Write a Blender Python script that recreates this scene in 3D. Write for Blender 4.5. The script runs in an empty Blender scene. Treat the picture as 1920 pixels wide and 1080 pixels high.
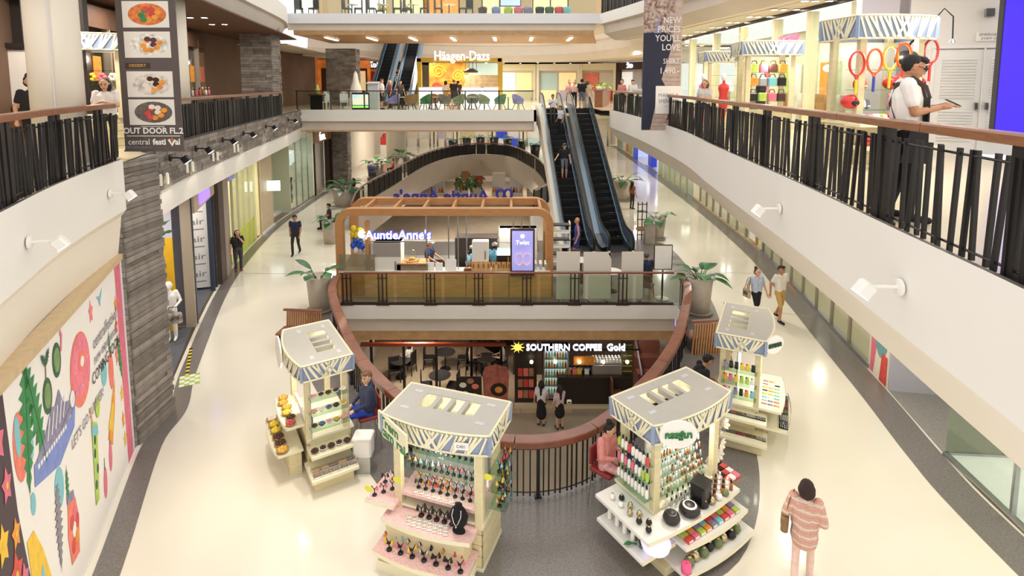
import bpy, bmesh, math, random
import numpy as np
from mathutils import Vector as V, Matrix
from mathutils.geometry import tessellate_polygon
PI = math.pi
R = math.radians
random.seed(7)
SC = bpy.context.scene
COL = SC.collection
# ---------------------------------------------------------------- camera
HC = 7.2                      # eye height above the main floor (1.45 m above the upper floor)
FPX = 1040.0                  # focal length in pixels of the 1920 x 1080 frame
YH = 158.0                    # row of the horizon; the lens is shifted down, so verticals stay nearly parallel
TH = math.asin(math.sin(math.atan((540 - YH) / 1950.0)) * FPX / 1950.0)
CYP = YH + FPX * math.tan(TH) # row of the principal point
YS = math.cos(math.atan((540 - YH) / 1950.0)) / math.cos(TH) * FPX / 1950.0   # survey depth units to metres
cam_data = bpy.data.cameras.new('camera')
cam_data.sensor_width = 36.0
cam_data.lens = 36.0 * FPX / 1920.0
cam_data.shift_y = -(540 - CYP) / 1920.0
cam_data.clip_end = 400
cam = bpy.data.objects.new('camera', cam_data)
COL.objects.link(cam)
cam.location = (0, 0, HC)
cam.rotation_euler = (PI / 2 - TH, 0, 0)
SC.camera = cam
# ---------------------------------------------------------------- world, exposure
SC.view_settings.view_transform = 'Standard'
SC.view_settings.look = 'None'
SC.view_settings.gamma = 1.0
SC.view_settings.use_curve_mapping = False
SC.view_settings.exposure = 0.24
w = bpy.data.worlds.new('world')
SC.world = w
w.use_nodes = True
w.node_tree.nodes['Background'].inputs[0].default_value = (1.0, 0.972, 0.935, 1)
w.node_tree.nodes['Background'].inputs[1].default_value = 1.15
SC.cycles.max_bounces = 6
SC.cycles.diffuse_bounces = 3
SC.cycles.glossy_bounces = 3
SC.cycles.transparent_max_bounces = 12
SC.cycles.sample_clamp_indirect = 6.0
SC.cycles.caustics_reflective = False
SC.cycles.caustics_refractive = False
SC.cycles.use_denoising = True
def lin(h):
 if isinstance(h, str):
  h = h.lstrip('#')
  h = tuple(int(h[i:i + 2], 16) / 255 for i in (0, 2, 4))
 return tuple((x / 12.92 if x <= 0.04045 else ((x + 0.055) / 1.055) ** 2.4) for x in h)
def lamp(kind, loc, energy, color=(1, .9, .75), size=.2, rot=(0, 0, 0), spot=1.2, blend=.6):
 d = bpy.data.lights.new('lamp', kind)
 d.energy = energy
 d.color = color
 if kind == 'AREA':
  d.shape = 'DISK'
  d.size = size
 elif kind == 'SPOT':
  d.shadow_soft_size = size
  d.spot_size = spot
  d.spot_blend = blend
 else:
  d.shadow_soft_size = size
 o = bpy.data.objects.new('lamp', d)
 COL.objects.link(o)
 o.location = loc
 o.rotation_euler = rot
 return o
WARM = (1.0, .88, .70)
SOFT = (1.0, .93, .83)
# warm spotlights high in the atrium roof that pool on the polished floor
for (x, y, e, sp) in ((-4.6, 21, 5200, .34), (-4.2, 16.5, 5200, .36), (-5.6, 29, 4200, .36), (-6.2, 37, 4200, .4), (-7.5, 47, 4200, .4),
                      (6.0, 17, 3200, .42), (6.6, 25, 3200, .42), (7.0, 35, 3600, .42), (7.6, 46, 3600, .45), (2.6, 14, 2600, .4), (-1.0, 14, 2200, .4)):
 lamp('SPOT', (x * .9, (y - .5) * YS, 17.5), e * .5, WARM, .22, (R(-2), 0, 0), sp, .9)
# ceiling lamps over the walkways and shops (upper floor, main floor under the slabs, lower floor)
for (x, y, z, e) in ((7.0, 9, 9.45, 130), (7.0, 17, 9.45, 150), (7.2, 26, 9.45, 150), (7.4, 36, 9.45, 160), (7.6, 48, 9.45, 180),
                     (-8.6, 13, 9.45, 130), (-9.6, 21, 9.45, 130), (-11, 31, 9.45, 150), (-12.5, 44, 9.45, 150),
                     (-6, 64, 9.7, 220), (0, 64, 9.7, 220), (4, 66, 9.45, 220), (-7, 80, 9.45, 320), (1, 80, 9.45, 320), (8, 72, 9.45, 260), (-2, 92, 9.4, 320), (8, 90, 9.4, 320),
                     (6.6, 15, 4.0, 95), (7.0, 24, 4.0, 95), (7.6, 34, 4.0, 110), (8.3, 46, 4.0, 130), (8.8, 60, 4.0, 160), (9.2, 78, 4.0, 200),
                     (-9.9, 27.5, 3.9, 60), (-11.6, 34, 3.9, 80), (-13.2, 46, 3.9, 110), (-11, 62, 4.3, 160), (-10, 80, 4.3, 300), (-10.8, 98, 4.3, 380), (-4, 112, 4.3, 420), (4, 112, 4.3, 420), (6, 96, 4.3, 320), (-3, 62, 4.4, 160), (3, 66, 4.4, 160),
                     (-3.5, 37, -1.5, 90), (0.5, 38, -1.5, 90), (4.2, 37, -1.5, 100), (-4.0, 46, -1.4, 100), (3, 46, -1.4, 100), (-5, 78, -.9, 300), (0, 84, -.9, 300), (-4, 112, -1.4, 420), (2, 112, -1.4, 380)):
 lamp('AREA', (x, y * YS, z), e * .5, SOFT, .5)
# ---------------------------------------------------------------- materials
MATS = {}
def mat(name, col, rough=.5, metal=0.0, var=0.0, scale=6.0, emis=0.0, bump=0.0, spec=.5, coat=0.0, stretch=None, col2=None):
 if name in MATS:
  return MATS[name]
 m = bpy.data.materials.new(name)
 m.use_nodes = True
 nt = m.node_tree
 b = nt.nodes['Principled BSDF']
 c = lin(col)
 b.inputs['Base Color'].default_value = (*c, 1)
 b.inputs['Roughness'].default_value = rough
 b.inputs['Metallic'].default_value = metal
 b.inputs['Specular IOR Level'].default_value = spec
 if coat:
  b.inputs['Coat Weight'].default_value = coat
  b.inputs['Coat Roughness'].default_value = .08
 if emis:
  b.inputs['Emission Color'].default_value = (*c, 1)
  b.inputs['Emission Strength'].default_value = emis
 if var or bump or col2:
  tc = nt.nodes.new('ShaderNodeTexCoord')
  mp = nt.nodes.new('ShaderNodeMapping')
  if stretch:
   mp.inputs['Scale'].default_value = stretch
  nz = nt.nodes.new('ShaderNodeTexNoise')
  nz.inputs['Scale'].default_value = scale
  nz.inputs['Detail'].default_value = 5
  nt.links.new(tc.outputs['Object'], mp.inputs['Vector'])
  nt.links.new(mp.outputs['Vector'], nz.inputs['Vector'])
  if var or col2:
   cr = nt.nodes.new('ShaderNodeValToRGB')
   c2 = lin(col2) if col2 else tuple(min(1, x * (1 + var)) for x in c)
   c1 = c if col2 else tuple(x * (1 - var) for x in c)
   cr.color_ramp.elements[0].position = .32
   cr.color_ramp.elements[1].position = .68
   cr.color_ramp.elements[0].color = (*c1, 1)
   cr.color_ramp.elements[1].color = (*c2, 1)
   nt.links.new(nz.outputs['Fac'], cr.inputs['Fac'])
   nt.links.new(cr.outputs['Color'], b.inputs['Base Color'])
   if emis:
    nt.links.new(cr.outputs['Color'], b.inputs['Emission Color'])
  if bump:
   bp = nt.nodes.new('ShaderNodeBump')
   bp.inputs['Strength'].default_value = bump
   bp.inputs['Distance'].default_value = .02
   nt.links.new(nz.outputs['Fac'], bp.inputs['Height'])
   nt.links.new(bp.outputs['Normal'], b.inputs['Normal'])
 m.diffuse_color = (*c, 1)
 MATS[name] = m
 return m
def glass(name, tint='#dfeee8', gl=.10, op=.0):
 """thin architectural glass: mostly clear, a little tint, reflections by Fresnel"""
 if name in MATS:
  return MATS[name]
 m = bpy.data.materials.new(name)
 m.use_nodes = True
 nt = m.node_tree
 for n in list(nt.nodes):
  nt.nodes.remove(n)
 out = nt.nodes.new('ShaderNodeOutputMaterial')
 tr = nt.nodes.new('ShaderNodeBsdfTransparent')
 tr.inputs[0].default_value = (*lin(tint), 1)
 gs = nt.nodes.new('ShaderNodeBsdfGlossy')
 gs.inputs['Roughness'].default_value = .03
 lw = nt.nodes.new('ShaderNodeLayerWeight')
 lw.inputs[0].default_value = .5
 pw = nt.nodes.new('ShaderNodeMath')
 pw.operation = 'POWER'
 pw.inputs[1].default_value = 4.0
 fr = nt.nodes.new('ShaderNodeMath')
 fr.operation = 'MULTIPLY_ADD'
 fr.inputs[1].default_value = .5
 fr.inputs[2].default_value = .035
 nt.links.new(lw.outputs['Facing'], pw.inputs[0])
 nt.links.new(pw.outputs[0], fr.inputs[0])
 mx = nt.nodes.new('ShaderNodeMixShader')
 nt.links.new(fr.outputs[0], mx.inputs[0])
 nt.links.new(tr.outputs[0], mx.inputs[1])
 nt.links.new(gs.outputs[0], mx.inputs[2])
 last = mx
 if op:
  df = nt.nodes.new('ShaderNodeBsdfDiffuse')
  df.inputs[0].default_value = (*lin(tint), 1)
  m2 = nt.nodes.new('ShaderNodeMixShader')
  m2.inputs[0].default_value = op
  nt.links.new(mx.outputs[0], m2.inputs[1])
  nt.links.new(df.outputs[0], m2.inputs[2])
  last = m2
 nt.links.new(last.outputs[0], out.inputs[0])
 MATS[name] = m
 return m
white = mat('white_plaster', '#efebe4', .7, var=.02, scale=.6)
beige = mat('beige_plaster', '#dcd0c2', .75, var=.03, scale=.8)
warmwhite = mat('warm_white_paint', '#efe6d6', .7, var=.02, scale=.7)
grey_white = mat('cool_white_paint', '#e6e6ea', .6)
cream_floor = mat('polished_cream_floor', '#eae3d3', .16, var=.03, scale=.35, coat=.3)
granite = mat('dark_granite', '#77716d', .3, var=.25, scale=38, coat=.2)
granite_lo = mat('lower_floor_tile', '#a3937d', .25, var=.08, scale=1.2)
wood_soffit = mat('timber_soffit', '#c39a6c', .5, var=.12, scale=3, stretch=(1, 14, 1))
wood_rail = mat('handrail_timber', '#8a5a3a', .38, var=.18, scale=3.5, stretch=(9, 1, 9), coat=.2)
wood_rail_red = mat('reddish_handrail_timber', '#84503c', .32, var=.16, scale=3, coat=.3)
wood_oak = mat('oak_timber', '#b98452', .45, var=.14, scale=3, stretch=(2, 2, 12))
wood_oak_h = mat('oak_timber_lengthwise', '#b98350', .45, var=.14, scale=3, stretch=(1.2, 10, 10))
wood_pale = mat('pale_ply', '#d8cba4', .5, var=.07, scale=3, stretch=(2, 2, 9))
cream_pt = mat('cream_laminate', '#e8dfbc', .45, var=.02)
black_m = mat('black_painted_steel', '#1d1a1a', .42, var=.15, scale=5)
black_s = mat('black_satin', '#141416', .35)
dark_br = mat('dark_brown_steel', '#3a2822', .4)
stone = mat('grey_split_stone', '#857d75', .85, var=.2, scale=4.5, bump=.7)
stone2 = mat('dark_split_stone', '#746c65', .85, var=.2, scale=4.5, bump=.7)
stone3 = mat('light_split_stone', '#938a82', .85, var=.18, scale=4.5, bump=.7)
steel = mat('brushed_steel', '#b8b8b8', .32, 1.0)
chrome = mat('chrome', '#d8d8d8', .12, 1.0)
brass = mat('pale_gold_metal', '#c9b48a', .25, 1.0)
clear = glass('clear_glass', '#f4f9f6')
green_glass = glass('greenish_glass', '#f1f6ee')
glow = mat('lamp_glow', '#fff1d6', .5, emis=9)
glow_w = mat('white_glow', '#ffffff', .5, emis=1.3)
# ---------------------------------------------------------------- mesh building
class MB:
 def __init__(s):
  s.v, s.f, s.m = [], [], []
 def add(s, vs, fs, m=0):
  o = len(s.v)
  s.v += [tuple(p) for p in vs]
  for q in fs:
   s.f.append(tuple(o + i for i in q))
   s.m.append(m)
  return s
 def box(s, c, d, rz=0, rx=0, ry=0, m=0):
  x, y, z = (a / 2 for a in d)
  p = [(-x, -y, -z), (x, -y, -z), (x, y, -z), (-x, y, -z), (-x, -y, z), (x, -y, z), (x, y, z), (-x, y, z)]
  if rz or rx or ry:
   T = Matrix.Rotation(rz, 3, 'Z') @ Matrix.Rotation(ry, 3, 'Y') @ Matrix.Rotation(rx, 3, 'X')
   p = [T @ V(a) for a in p]
  return s.add([(a[0] + c[0], a[1] + c[1], a[2] + c[2]) for a in p],
                     [(3, 2, 1, 0), (4, 5, 6, 7), (0, 1, 5, 4), (1, 2, 6, 5), (2, 3, 7, 6), (3, 0, 4, 7)], m)
 def cbox(s, c, d, b=.01, rz=0, m=0):
  """box with chamfered vertical edges and top rim"""
  x, y = d[0] / 2, d[1] / 2
  b = min(b, x * .9, y * .9)
  ring = [(-x + b, -y), (x - b, -y), (x, -y + b), (x, y - b), (x - b, y), (-x + b, y), (-x, y - b), (-x, -y + b)]
  q = 1 - b / max(x, y)
  zs = [(-d[2] / 2, 1), (d[2] / 2 - b, 1), (d[2] / 2, None)]
  vs = []
  cs, sn = math.cos(rz), math.sin(rz)
  for z, k in zs:
   for (px, py) in ring:
    if k is None:
     px -= math.copysign(min(b, abs(px)), px) * .7
     py -= math.copysign(min(b, abs(py)), py) * .7
    vs.append((c[0] + px * cs - py * sn, c[1] + px * sn + py * cs, c[2] + z))
  fs = [tuple(range(7, -1, -1)), tuple(range(16, 24))]
  for k in range(2):
   for i in range(8):
    j = (i + 1) % 8
    fs.append((k * 8 + i, k * 8 + j, k * 8 + 8 + j, k * 8 + 8 + i))
  return s.add(vs, fs, m)
 def bar(s, a, b, w, h, m=0, up=(0, 0, 1)):
  a, b = V(a), V(b)
  d = (b - a)
  if d.length < 1e-6:
   return s
  d.normalize()
  u = V(up)
  sd = d.cross(u)
  if sd.length < 1e-4:
   sd = d.cross(V((0, 1, 0)))
  sd.normalize()
  u = sd.cross(d)
  vs = []
  for p in (a, b):
   for (i, j) in ((-1, -1), (1, -1), (1, 1), (-1, 1)):
    vs.append(p + sd * (i * w / 2) + u * (j * h / 2))
  return s.add(vs, [(0, 1, 2, 3), (7, 6, 5, 4), (0, 4, 5, 1), (1, 5, 6, 2), (2, 6, 7, 3), (3, 7, 4, 0)], m)
 def tube(s, pts, r, n=8, m=0, caps=True, flat=1.0):
  pts = [V(p) for p in pts]
  k = len(pts)
  rs = r if isinstance(r, (list, tuple)) else [r] * k
  vs, fs = [], []
  prev = None
  for i, p in enumerate(pts):
   d = pts[min(i + 1, k - 1)] - pts[max(i - 1, 0)]
   d.normalize()
   if prev is None:
    u = V((0, 0, 1)) if abs(d.z) < .9 else V((1, 0, 0))
   else:
    u = prev
   sd = d.cross(u)
   sd.normalize()
   u = sd.cross(d)
   prev = u
   for j in range(n):
    a = 2 * PI * j / n
    vs.append(p + sd * (math.cos(a) * rs[i]) + u * (math.sin(a) * rs[i] * flat))
  for i in range(k - 1):
   for j in range(n):
    j2 = (j + 1) % n
    fs.append((i * n + j, i * n + j2, (i + 1) * n + j2, (i + 1) * n + j))
  if caps:
   fs.append(tuple(range(n - 1, -1, -1)))
   fs.append(tuple((k - 1) * n + j for j in range(n)))
  return s.add(vs, fs, m)
 def lathe(s, prof, c=(0, 0, 0), n=16, m=0, sx=1.0, sy=1.0):
  vs, fs = [], []
  k = len(prof)
  for (r, z) in prof:
   for j in range(n):
    a = 2 * PI * j / n
    vs.append((c[0] + r * sx * math.cos(a), c[1] + r * sy * math.sin(a), c[2] + z))
  for i in range(k - 1):
   for j in range(n):
    j2 = (j + 1) % n
    fs.append((i * n + j, i * n + j2, (i + 1) * n + j2, (i + 1) * n + j))
  if prof[0][0] > 1e-5:
   fs.append(tuple(range(n - 1, -1, -1)))
  if prof[-1][0] > 1e-5:
   fs.append(tuple((k - 1) * n + j for j in range(n)))
  return s.add(vs, fs, m)
 def ball(s, c, r, nu=10, nv=7, m=0):
  r = r if isinstance(r, (list, tuple)) else (r, r, r)
  vs, fs = [(c[0], c[1], c[2] - r[2])], []
  for i in range(1, nv):
   t = PI * i / nv - PI / 2
   for j in range(nu):
    a = 2 * PI * j / nu
    vs.append((c[0] + r[0] * math.cos(t) * math.cos(a), c[1] + r[1] * math.cos(t) * math.sin(a), c[2] + r[2] * math.sin(t)))
  vs.append((c[0], c[1], c[2] + r[2]))
  for j in range(nu):
   fs.append((0, 1 + (j + 1) % nu, 1 + j))
   for i in range(nv - 2):
    a, b = 1 + i * nu + j, 1 + i * nu + (j + 1) % nu
    fs.append((a, b, b + nu, a + nu))
   fs.append((1 + (nv - 2) * nu + j, 1 + (nv - 2) * nu + (j + 1) % nu, len(vs) - 1))
  return s.add(vs, fs, m)
 def prism(s, poly, z0, z1, m=0, holes=(), side=True, bottom=True):
  """vertical prism over a plan polygon, with holes"""
  loops = [list(poly)] + [list(h) for h in holes]
  flat = [p for l in loops for p in l]
  tris = tessellate_polygon([[V((p[0], p[1], 0)) for p in l] for l in loops])
  n = len(flat)
  vs = [(p[0], p[1], z1) for p in flat] + [(p[0], p[1], z0) for p in flat]
  fs = []
  for t in tris:
   a, b, c = (V((flat[i][0], flat[i][1])) for i in t)
   t = t if (b - a).cross(c - a) > 0 else t[::-1]
   fs.append(tuple(t))
   if bottom:
    fs.append(tuple(n + i for i in t[::-1]))
  if side:
   o = 0
   for l in loops:
    k = len(l)
    for i in range(k):
     j = (i + 1) % k
     fs.append((o + i, o + j, n + o + j, n + o + i))
    o += k
  return s.add(vs, fs, m)
 def plate(s, pts, t, m=0):
  """flat polygon (3-D points, convex or not) given thickness t along its normal (away from the front)"""
  p = [V(a) for a in pts]
  nrm = V((0, 0, 0))
  for i in range(len(p)):
   nrm += (p[i] - p[0]).cross(p[(i + 1) % len(p)] - p[0])
  if nrm.length < 1e-12:
   return s
  nrm.normalize()
  k = len(p)
  vs = p + [a - nrm * t for a in p]
  if k > 4:
   tr = [tuple(x) for x in tessellate_polygon([p])]
   fs = []
   for q in tr:
    a, b, c = (p[i] for i in q)
    q = q if (b - a).cross(c - a).dot(nrm) > 0 else q[::-1]
    fs += [q, tuple(k + i for i in q[::-1])]
  else:
   fs = [tuple(range(k)), tuple(k + i for i in range(k - 1, -1, -1))]
  fs += [(i, k + i, k + (i + 1) % k, (i + 1) % k) for i in range(k)]
  return s.add(vs, fs, m)
 def strip(s, A, B, m=0):
  n = len(A)
  return s.add(list(A) + list(B), [(i, i + 1, n + i + 1, n + i) for i in range(n - 1)], m)
 def xf(s, T, start=0):
  for i in range(start, len(s.v)):
   p = T @ V(s.v[i])
   s.v[i] = (p.x, p.y, p.z)
  return s
 def mesh(s, name, mats, smooth=False):
  me = bpy.data.meshes.new(name)
  me.from_pydata([tuple(p) for p in s.v], [], s.f)
  mats = mats if isinstance(mats, (list, tuple)) else [mats]
  for x in mats:
   me.materials.append(x)
  if len(mats) > 1:
   me.polygons.foreach_set('material_index', s.m)
  if smooth:
   me.polygons.foreach_set('use_smooth', [True] * len(me.polygons))
  me.update()
  return me
 def build(s, name, mats, parent=None, smooth=False, loc=None, rz=0):
  o = bpy.data.objects.new(name, s.mesh(name, mats, smooth))
  COL.objects.link(o)
  if parent is not None:
   o.parent = parent
  if loc is not None:
   o.location = loc
  if rz:
   o.rotation_euler = (0, 0, rz)
  return o
def auto_smooth(o, ang=40):
 me = o.data
 bm = bmesh.new()
 bm.from_mesh(me)
 for f in bm.faces:
  f.smooth = True
 for e in bm.edges:
  if len(e.link_faces) == 2 and e.calc_face_angle(0) > R(ang):
   e.smooth = False
 bm.to_mesh(me)
 bm.free()
 return o
def tag(o, label, cat, group=None, kind=None):
 o['label'] = label
 o['category'] = cat
 if group:
  o['group'] = group
 if kind:
  o['kind'] = kind
 return o
def thing(name, label, cat, loc=(0, 0, 0), rz=0, group=None):
 o = bpy.data.objects.new(name, None)
 o.empty_display_size = .1
 COL.objects.link(o)
 o.location = loc
 o.rotation_euler = (0, 0, rz)
 return tag(o, label, cat, group)
def struct(o):
 o['kind'] = 'structure'
 return o
def stuff(o):
 o['kind'] = 'stuff'
 return o
def inst(src, parent=None, loc=(0, 0, 0), rz=0, name=None, rot=None, scale=None):
 """another object that shares SRC's mesh (src: object or mesh)"""
 me = src if isinstance(src, bpy.types.Mesh) else src.data
 o = bpy.data.objects.new(name or (src.name.split('.')[0]), me)
 COL.objects.link(o)
 o.parent = parent
 o.location = loc
 o.rotation_euler = rot if rot else (0, 0, rz)
 if scale is not None:
  o.scale = scale if isinstance(scale, (tuple, list)) else (scale,) * 3
 return o
def copy_tree(o, parent=None):
 c = o.copy()
 COL.objects.link(c)
 c.parent = parent
 for ch in list(o.children):
  copy_tree(ch, c)
 return c
def crv(pts, n=8):
 """Catmull-Rom through plan points"""
 p = [V(q) for q in pts]
 p = [p[0] * 2 - p[1]] + p + [p[-1] * 2 - p[-2]]
 out = []
 for i in range(1, len(p) - 2):
  for k in range(n):
   t = k / n
   a, b, c, d = p[i - 1], p[i], p[i + 1], p[i + 2]
   out.append(.5 * ((2 * b) + (c - a) * t + (2 * a - 5 * b + 4 * c - d) * t * t + (3 * b - a - 3 * c + d) * t ** 3))
 out.append(p[-2])
 return out
def offs(line, d):
 """offset an open plan polyline to its right-hand side by d"""
 out = []
 n = len(line)
 for i, p in enumerate(line):
  t = line[min(i + 1, n - 1)] - line[max(i - 1, 0)]
  t.normalize()
  out.append(p + V((t.y, -t.x)) * d)
 return out
def along(line, step, start=0.0):
 """points with tangents every STEP metres along a plan polyline"""
 out = []
 need = start
 for i in range(len(line) - 1):
  a, b = line[i], line[i + 1]
  L = (b - a).length
  while need <= L:
   out.append((a + (b - a) * (need / L), (b - a).normalized()))
   need += step
  need -= L
 return out
def at_y(line, y):
 """x of a plan polyline at depth y"""
 for i in range(len(line) - 1):
  a, b = line[i], line[i + 1]
  if a.y <= y <= b.y:
   return a.x + (b.x - a.x) * (y - a.y) / max(1e-6, b.y - a.y)
 return line[0].x if y < line[0].y else line[-1].x
_font_cache = {}
TMP = bpy.data.scenes.new('workshop')      # small scene in which modifiers and lettering are evaluated
def bake(o):
 TMP.collection.objects.link(o)
 with bpy.context.temp_override(scene=TMP, view_layer=TMP.view_layers[0]):
  me = bpy.data.meshes.new_from_object(o.evaluated_get(bpy.context.evaluated_depsgraph_get()))
 bpy.data.objects.remove(o)
 return me
def text_mesh(body, size, depth=.004, align='CENTER', sx=1.0, bold=0.0, spacing=1.0):
 key = (body, size, depth, align, sx, bold, spacing)
 if key in _font_cache:
  return _font_cache[key]
 c = bpy.data.curves.new('lettering', 'FONT')
 c.body = body
 c.size = size
 c.extrude = depth
 c.align_x = align
 c.align_y = 'CENTER'
 c.offset = bold
 c.resolution_u = 2
 c.space_character = spacing
 o = bpy.data.objects.new('lettering', c)
 me = bake(o)
 bpy.data.curves.remove(c)
 me.name = 'lettering'
 if sx != 1:
  for v in me.vertices:
   v.co.x *= sx
 _font_cache[key] = me
 return me
def text(body, size, loc, material, parent, rot=(PI / 2, 0, 0), depth=.004, align='CENTER', sx=1.0, bold=0.0, spacing=1.0, name='lettering'):
 me = text_mesh(body, size, depth, align, sx, bold, spacing).copy()
 me.materials.clear()
 me.materials.append(material)
 o = bpy.data.objects.new(name, me)
 COL.objects.link(o)
 o.parent = parent
 o.location = loc
 o.rotation_euler = rot
 return o
# a point seen at a pixel of the photograph, on a known plane (used to survey positions in plan)
_c, _s = math.cos(TH), math.sin(TH)
def at(px, py, z=None, y=None, x=None):
 u, v = px - 960, CYP - py
 r = V((u, FPX * _c + v * _s, v * _c - FPX * _s))
 t = (z - HC) / r.z if z is not None else (y * YS / r.y if y is not None else x / r.x)
 return V((0, 0, HC)) + r * t
# ================================================================ plan of the building
Z1, Z2, ZL = 5.75, 11.0, -4.5           # upper floor, top floor, lower floor (main floor is 0)
LU = crv([(-3.9, 3.5), (-4.6, 7.2), (-5.58, 11.28), (-6.38, 14.62), (-7.15, 18.78), (-8.33, 26.4), (-9.6, 38), (-10.9, 51.2), (-11.7, 58.4)])
RU = crv([(3.1, 2.5), (3.49, 6.93), (3.69, 9.77), (4.05, 14.62), (4.33, 19.29), (4.67, 24.81), (5.14, 31.63), (5.4, 42), (5.45, 50), (5.4, 58.4)])
LW = crv([(-4.6, 4), (-5.35, 9.5), (-6.33, 14.4), (-7.5, 19.7), (-7.75, 22.2), (-8.6, 26), (-10.75, 37.8), (-12.2, 51.2), (-12.6, 62), (-12.8, 70)])
RW = crv([(8.1, 3), (8.15, 9), (8.25, 16.2), (8.45, 19.2), (8.85, 23), (9.3, 27.9), (10.0, 35.3), (10.8, 45.3), (11.5, 65.8), (12.2, 109), (12.4, 124)])
# opening in the main floor below the balcony we stand on: flat back edge, rounded front
VOID = [V(p) for p in [(-5.6, 33.3)]] + crv([(-5.6, 33.3), (-5.3, 30.5), (-4.4, 26.6), (-3.45, 23.1), (-2.6, 20.8), (-1.6, 18.7), (-.6, 17.6), (.3, 17.3), (1.1, 17.65), (1.75, 18.6), (2.4, 20.1), (3.2, 22.2), (4.05, 25.1), (4.75, 28.3), (5.3, 31.3), (5.4, 33.3)], 6)[1:]
VOID2 = [V(p) for p in [(-6.4, 48)]] + crv([(-8.0, 52), (-8.8, 60), (-8.8, 66), (-8.4, 75), (-7.7, 92), (-5.9, 104), (-3.2, 108), (-.4, 105), (1.5, 92), (2.3, 80), (2.3, 66), (1.2, 60)], 6) + [V((.6, 48))]
DARK = [V(p) for p in [(-6.9, 47), (-6.6, 36), (-6.3, 31), (-5.4, 26.2), (-4.2, 22.4), (-3.0, 19.2), (-2.0, 16.7), (-1.2, 15.0), (.2, 13.6), (1.9, 13.4), (3.2, 14.3), (4.0, 16), (4.6, 18.3), (4.95, 20.5), (5.6, 25), (6.3, 30.5), (6.8, 36), (7.0, 45.5), (6.2, 48)]]
DARK = crv(DARK, 4)
LWo = [V(p) for p in LW] + [V((-14, 76)), V((-14.5, 124))]
floor_poly = LWo + RW[::-1]
mb = MB().prism(floor_poly, -.35, 0, holes=(VOID, VOID2), bottom=False, side=False)
fl = struct(mb.build('floor', cream_floor))
# granite borders let into the floor, 2 mm proud
ring = MB().prism(DARK, 0, .004, holes=(VOID[:1] + VOID[1:],), bottom=False, side=False)
struct(ring.build('floor_granite_border', granite, fl))
b = MB()
la = offs(LW, .1)
lb = offs(LW, .5)
b.strip([(p.x, p.y, .004) for p in la], [(p.x, p.y, .004) for p in lb])
struct(b.build('floor_granite_border', granite, fl))
b = MB()
ra = offs(RW, -.05)
rb = offs(RW, -.75)
b.strip([(p.x, p.y, .004) for p in rb], [(p.x, p.y, .004) for p in ra])
struct(b.build('floor_granite_border', granite, fl))
# thin joints across the cream floor
jm = mat('floor_joint', '#b9ab92', .5)
b = MB()
for (p, q) in (((-10.6, 39.2), (-6.6, 38.9)), ((6.9, 39.5), (9.9, 39.0)), ((7.2, 33.0), (9.3, 31.6))):
 b.bar((p[0], p[1], .003), (q[0], q[1], .003), .03, .004)
struct(b.build('floor_joint', jm, fl))
# lower floor
struct(MB().prism([V((-16, 8)), V((16, 8)), V((16, 128)), V((-16, 128))], ZL - .3, ZL).build('floor_lower', granite_lo))
fl_lo = bpy.data.objects['floor_lower']
tan_fl = mat('pale_plank_floor', '#c2a988', .3, var=.08, scale=2, stretch=(1, 8, 1))
b = MB()
for k in range(14):
 b.box((-6.2 + k * .62, 42, ZL + .006), (.6, 12.8, .012))
struct(b.build('floor_plank', tan_fl, fl_lo))
# ceiling under the main floor
for (poly, z) in (([V((-5.3, 33.9)), V((5.1, 33.9)), V((6.5, 47.5)), V((-6.5, 47.5))], -1.25),):
 struct(MB().prism(poly, z, z + .06).build('ceiling_lower', mat('dark_shop_ceiling', '#4a3c36', .8)))
struct(MB().prism([V((-16, 108.5)), V((16, 108.5)), V((16, 127)), V((-16, 127))], -1.2, -1.1).build('ceiling_lower_far', warmwhite))
def edge_profile(name, line, side, prof, mats, parent=None):
 """sweep a wall-edge profile [(outset, z)] along a plan line; one mesh per band"""
 lines = [(offs(line, side * d), z) for d, z in prof]
 out = []
 for i in range(len(prof) - 1):
  A = [(p.x, p.y, lines[i][1]) for p in lines[i][0]]
  B = [(p.x, p.y, lines[i + 1][1]) for p in lines[i + 1][0]]
  o = MB().strip(A, B).build(name, mats[i], parent, smooth=True)
  struct(o)
  out.append(o)
 return out
# ---- edge of the lower void (platform front and round the rim)
rim = MB()
frm = [(0, 0), (0, -.47), (.3, -.5), (.3, -.95), (.34, -.95), (.34, -1.27)]
vx0, vx1, vy = -5.6, 5.4, 33.3
for i, m_ in enumerate((white, beige, beige, beige, wood_soffit)):
 (d0, z0), (d1, z1) = frm[i], frm[i + 1]
 o = MB().add([(vx0, vy + d0, z0), (vx1, vy + d0, z0), (vx1, vy + d1, z1), (vx0, vy + d1, z1)], [(3, 2, 1, 0)]).build('slab_edge', m_)
 struct(o)
vline = VOID[1:]
edge_profile('slab_edge', vline, -1, [(0, 0), (0, -.47), (-.2, -.5), (-.2, -1.2)], (white, beige, beige))
v2l = crv(VOID2[1:-1], 1)
edge_profile('slab_edge', v2l, 1, [(0, 0), (0, -2.1), (-.6, -2.3)], (beige, beige))
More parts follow.
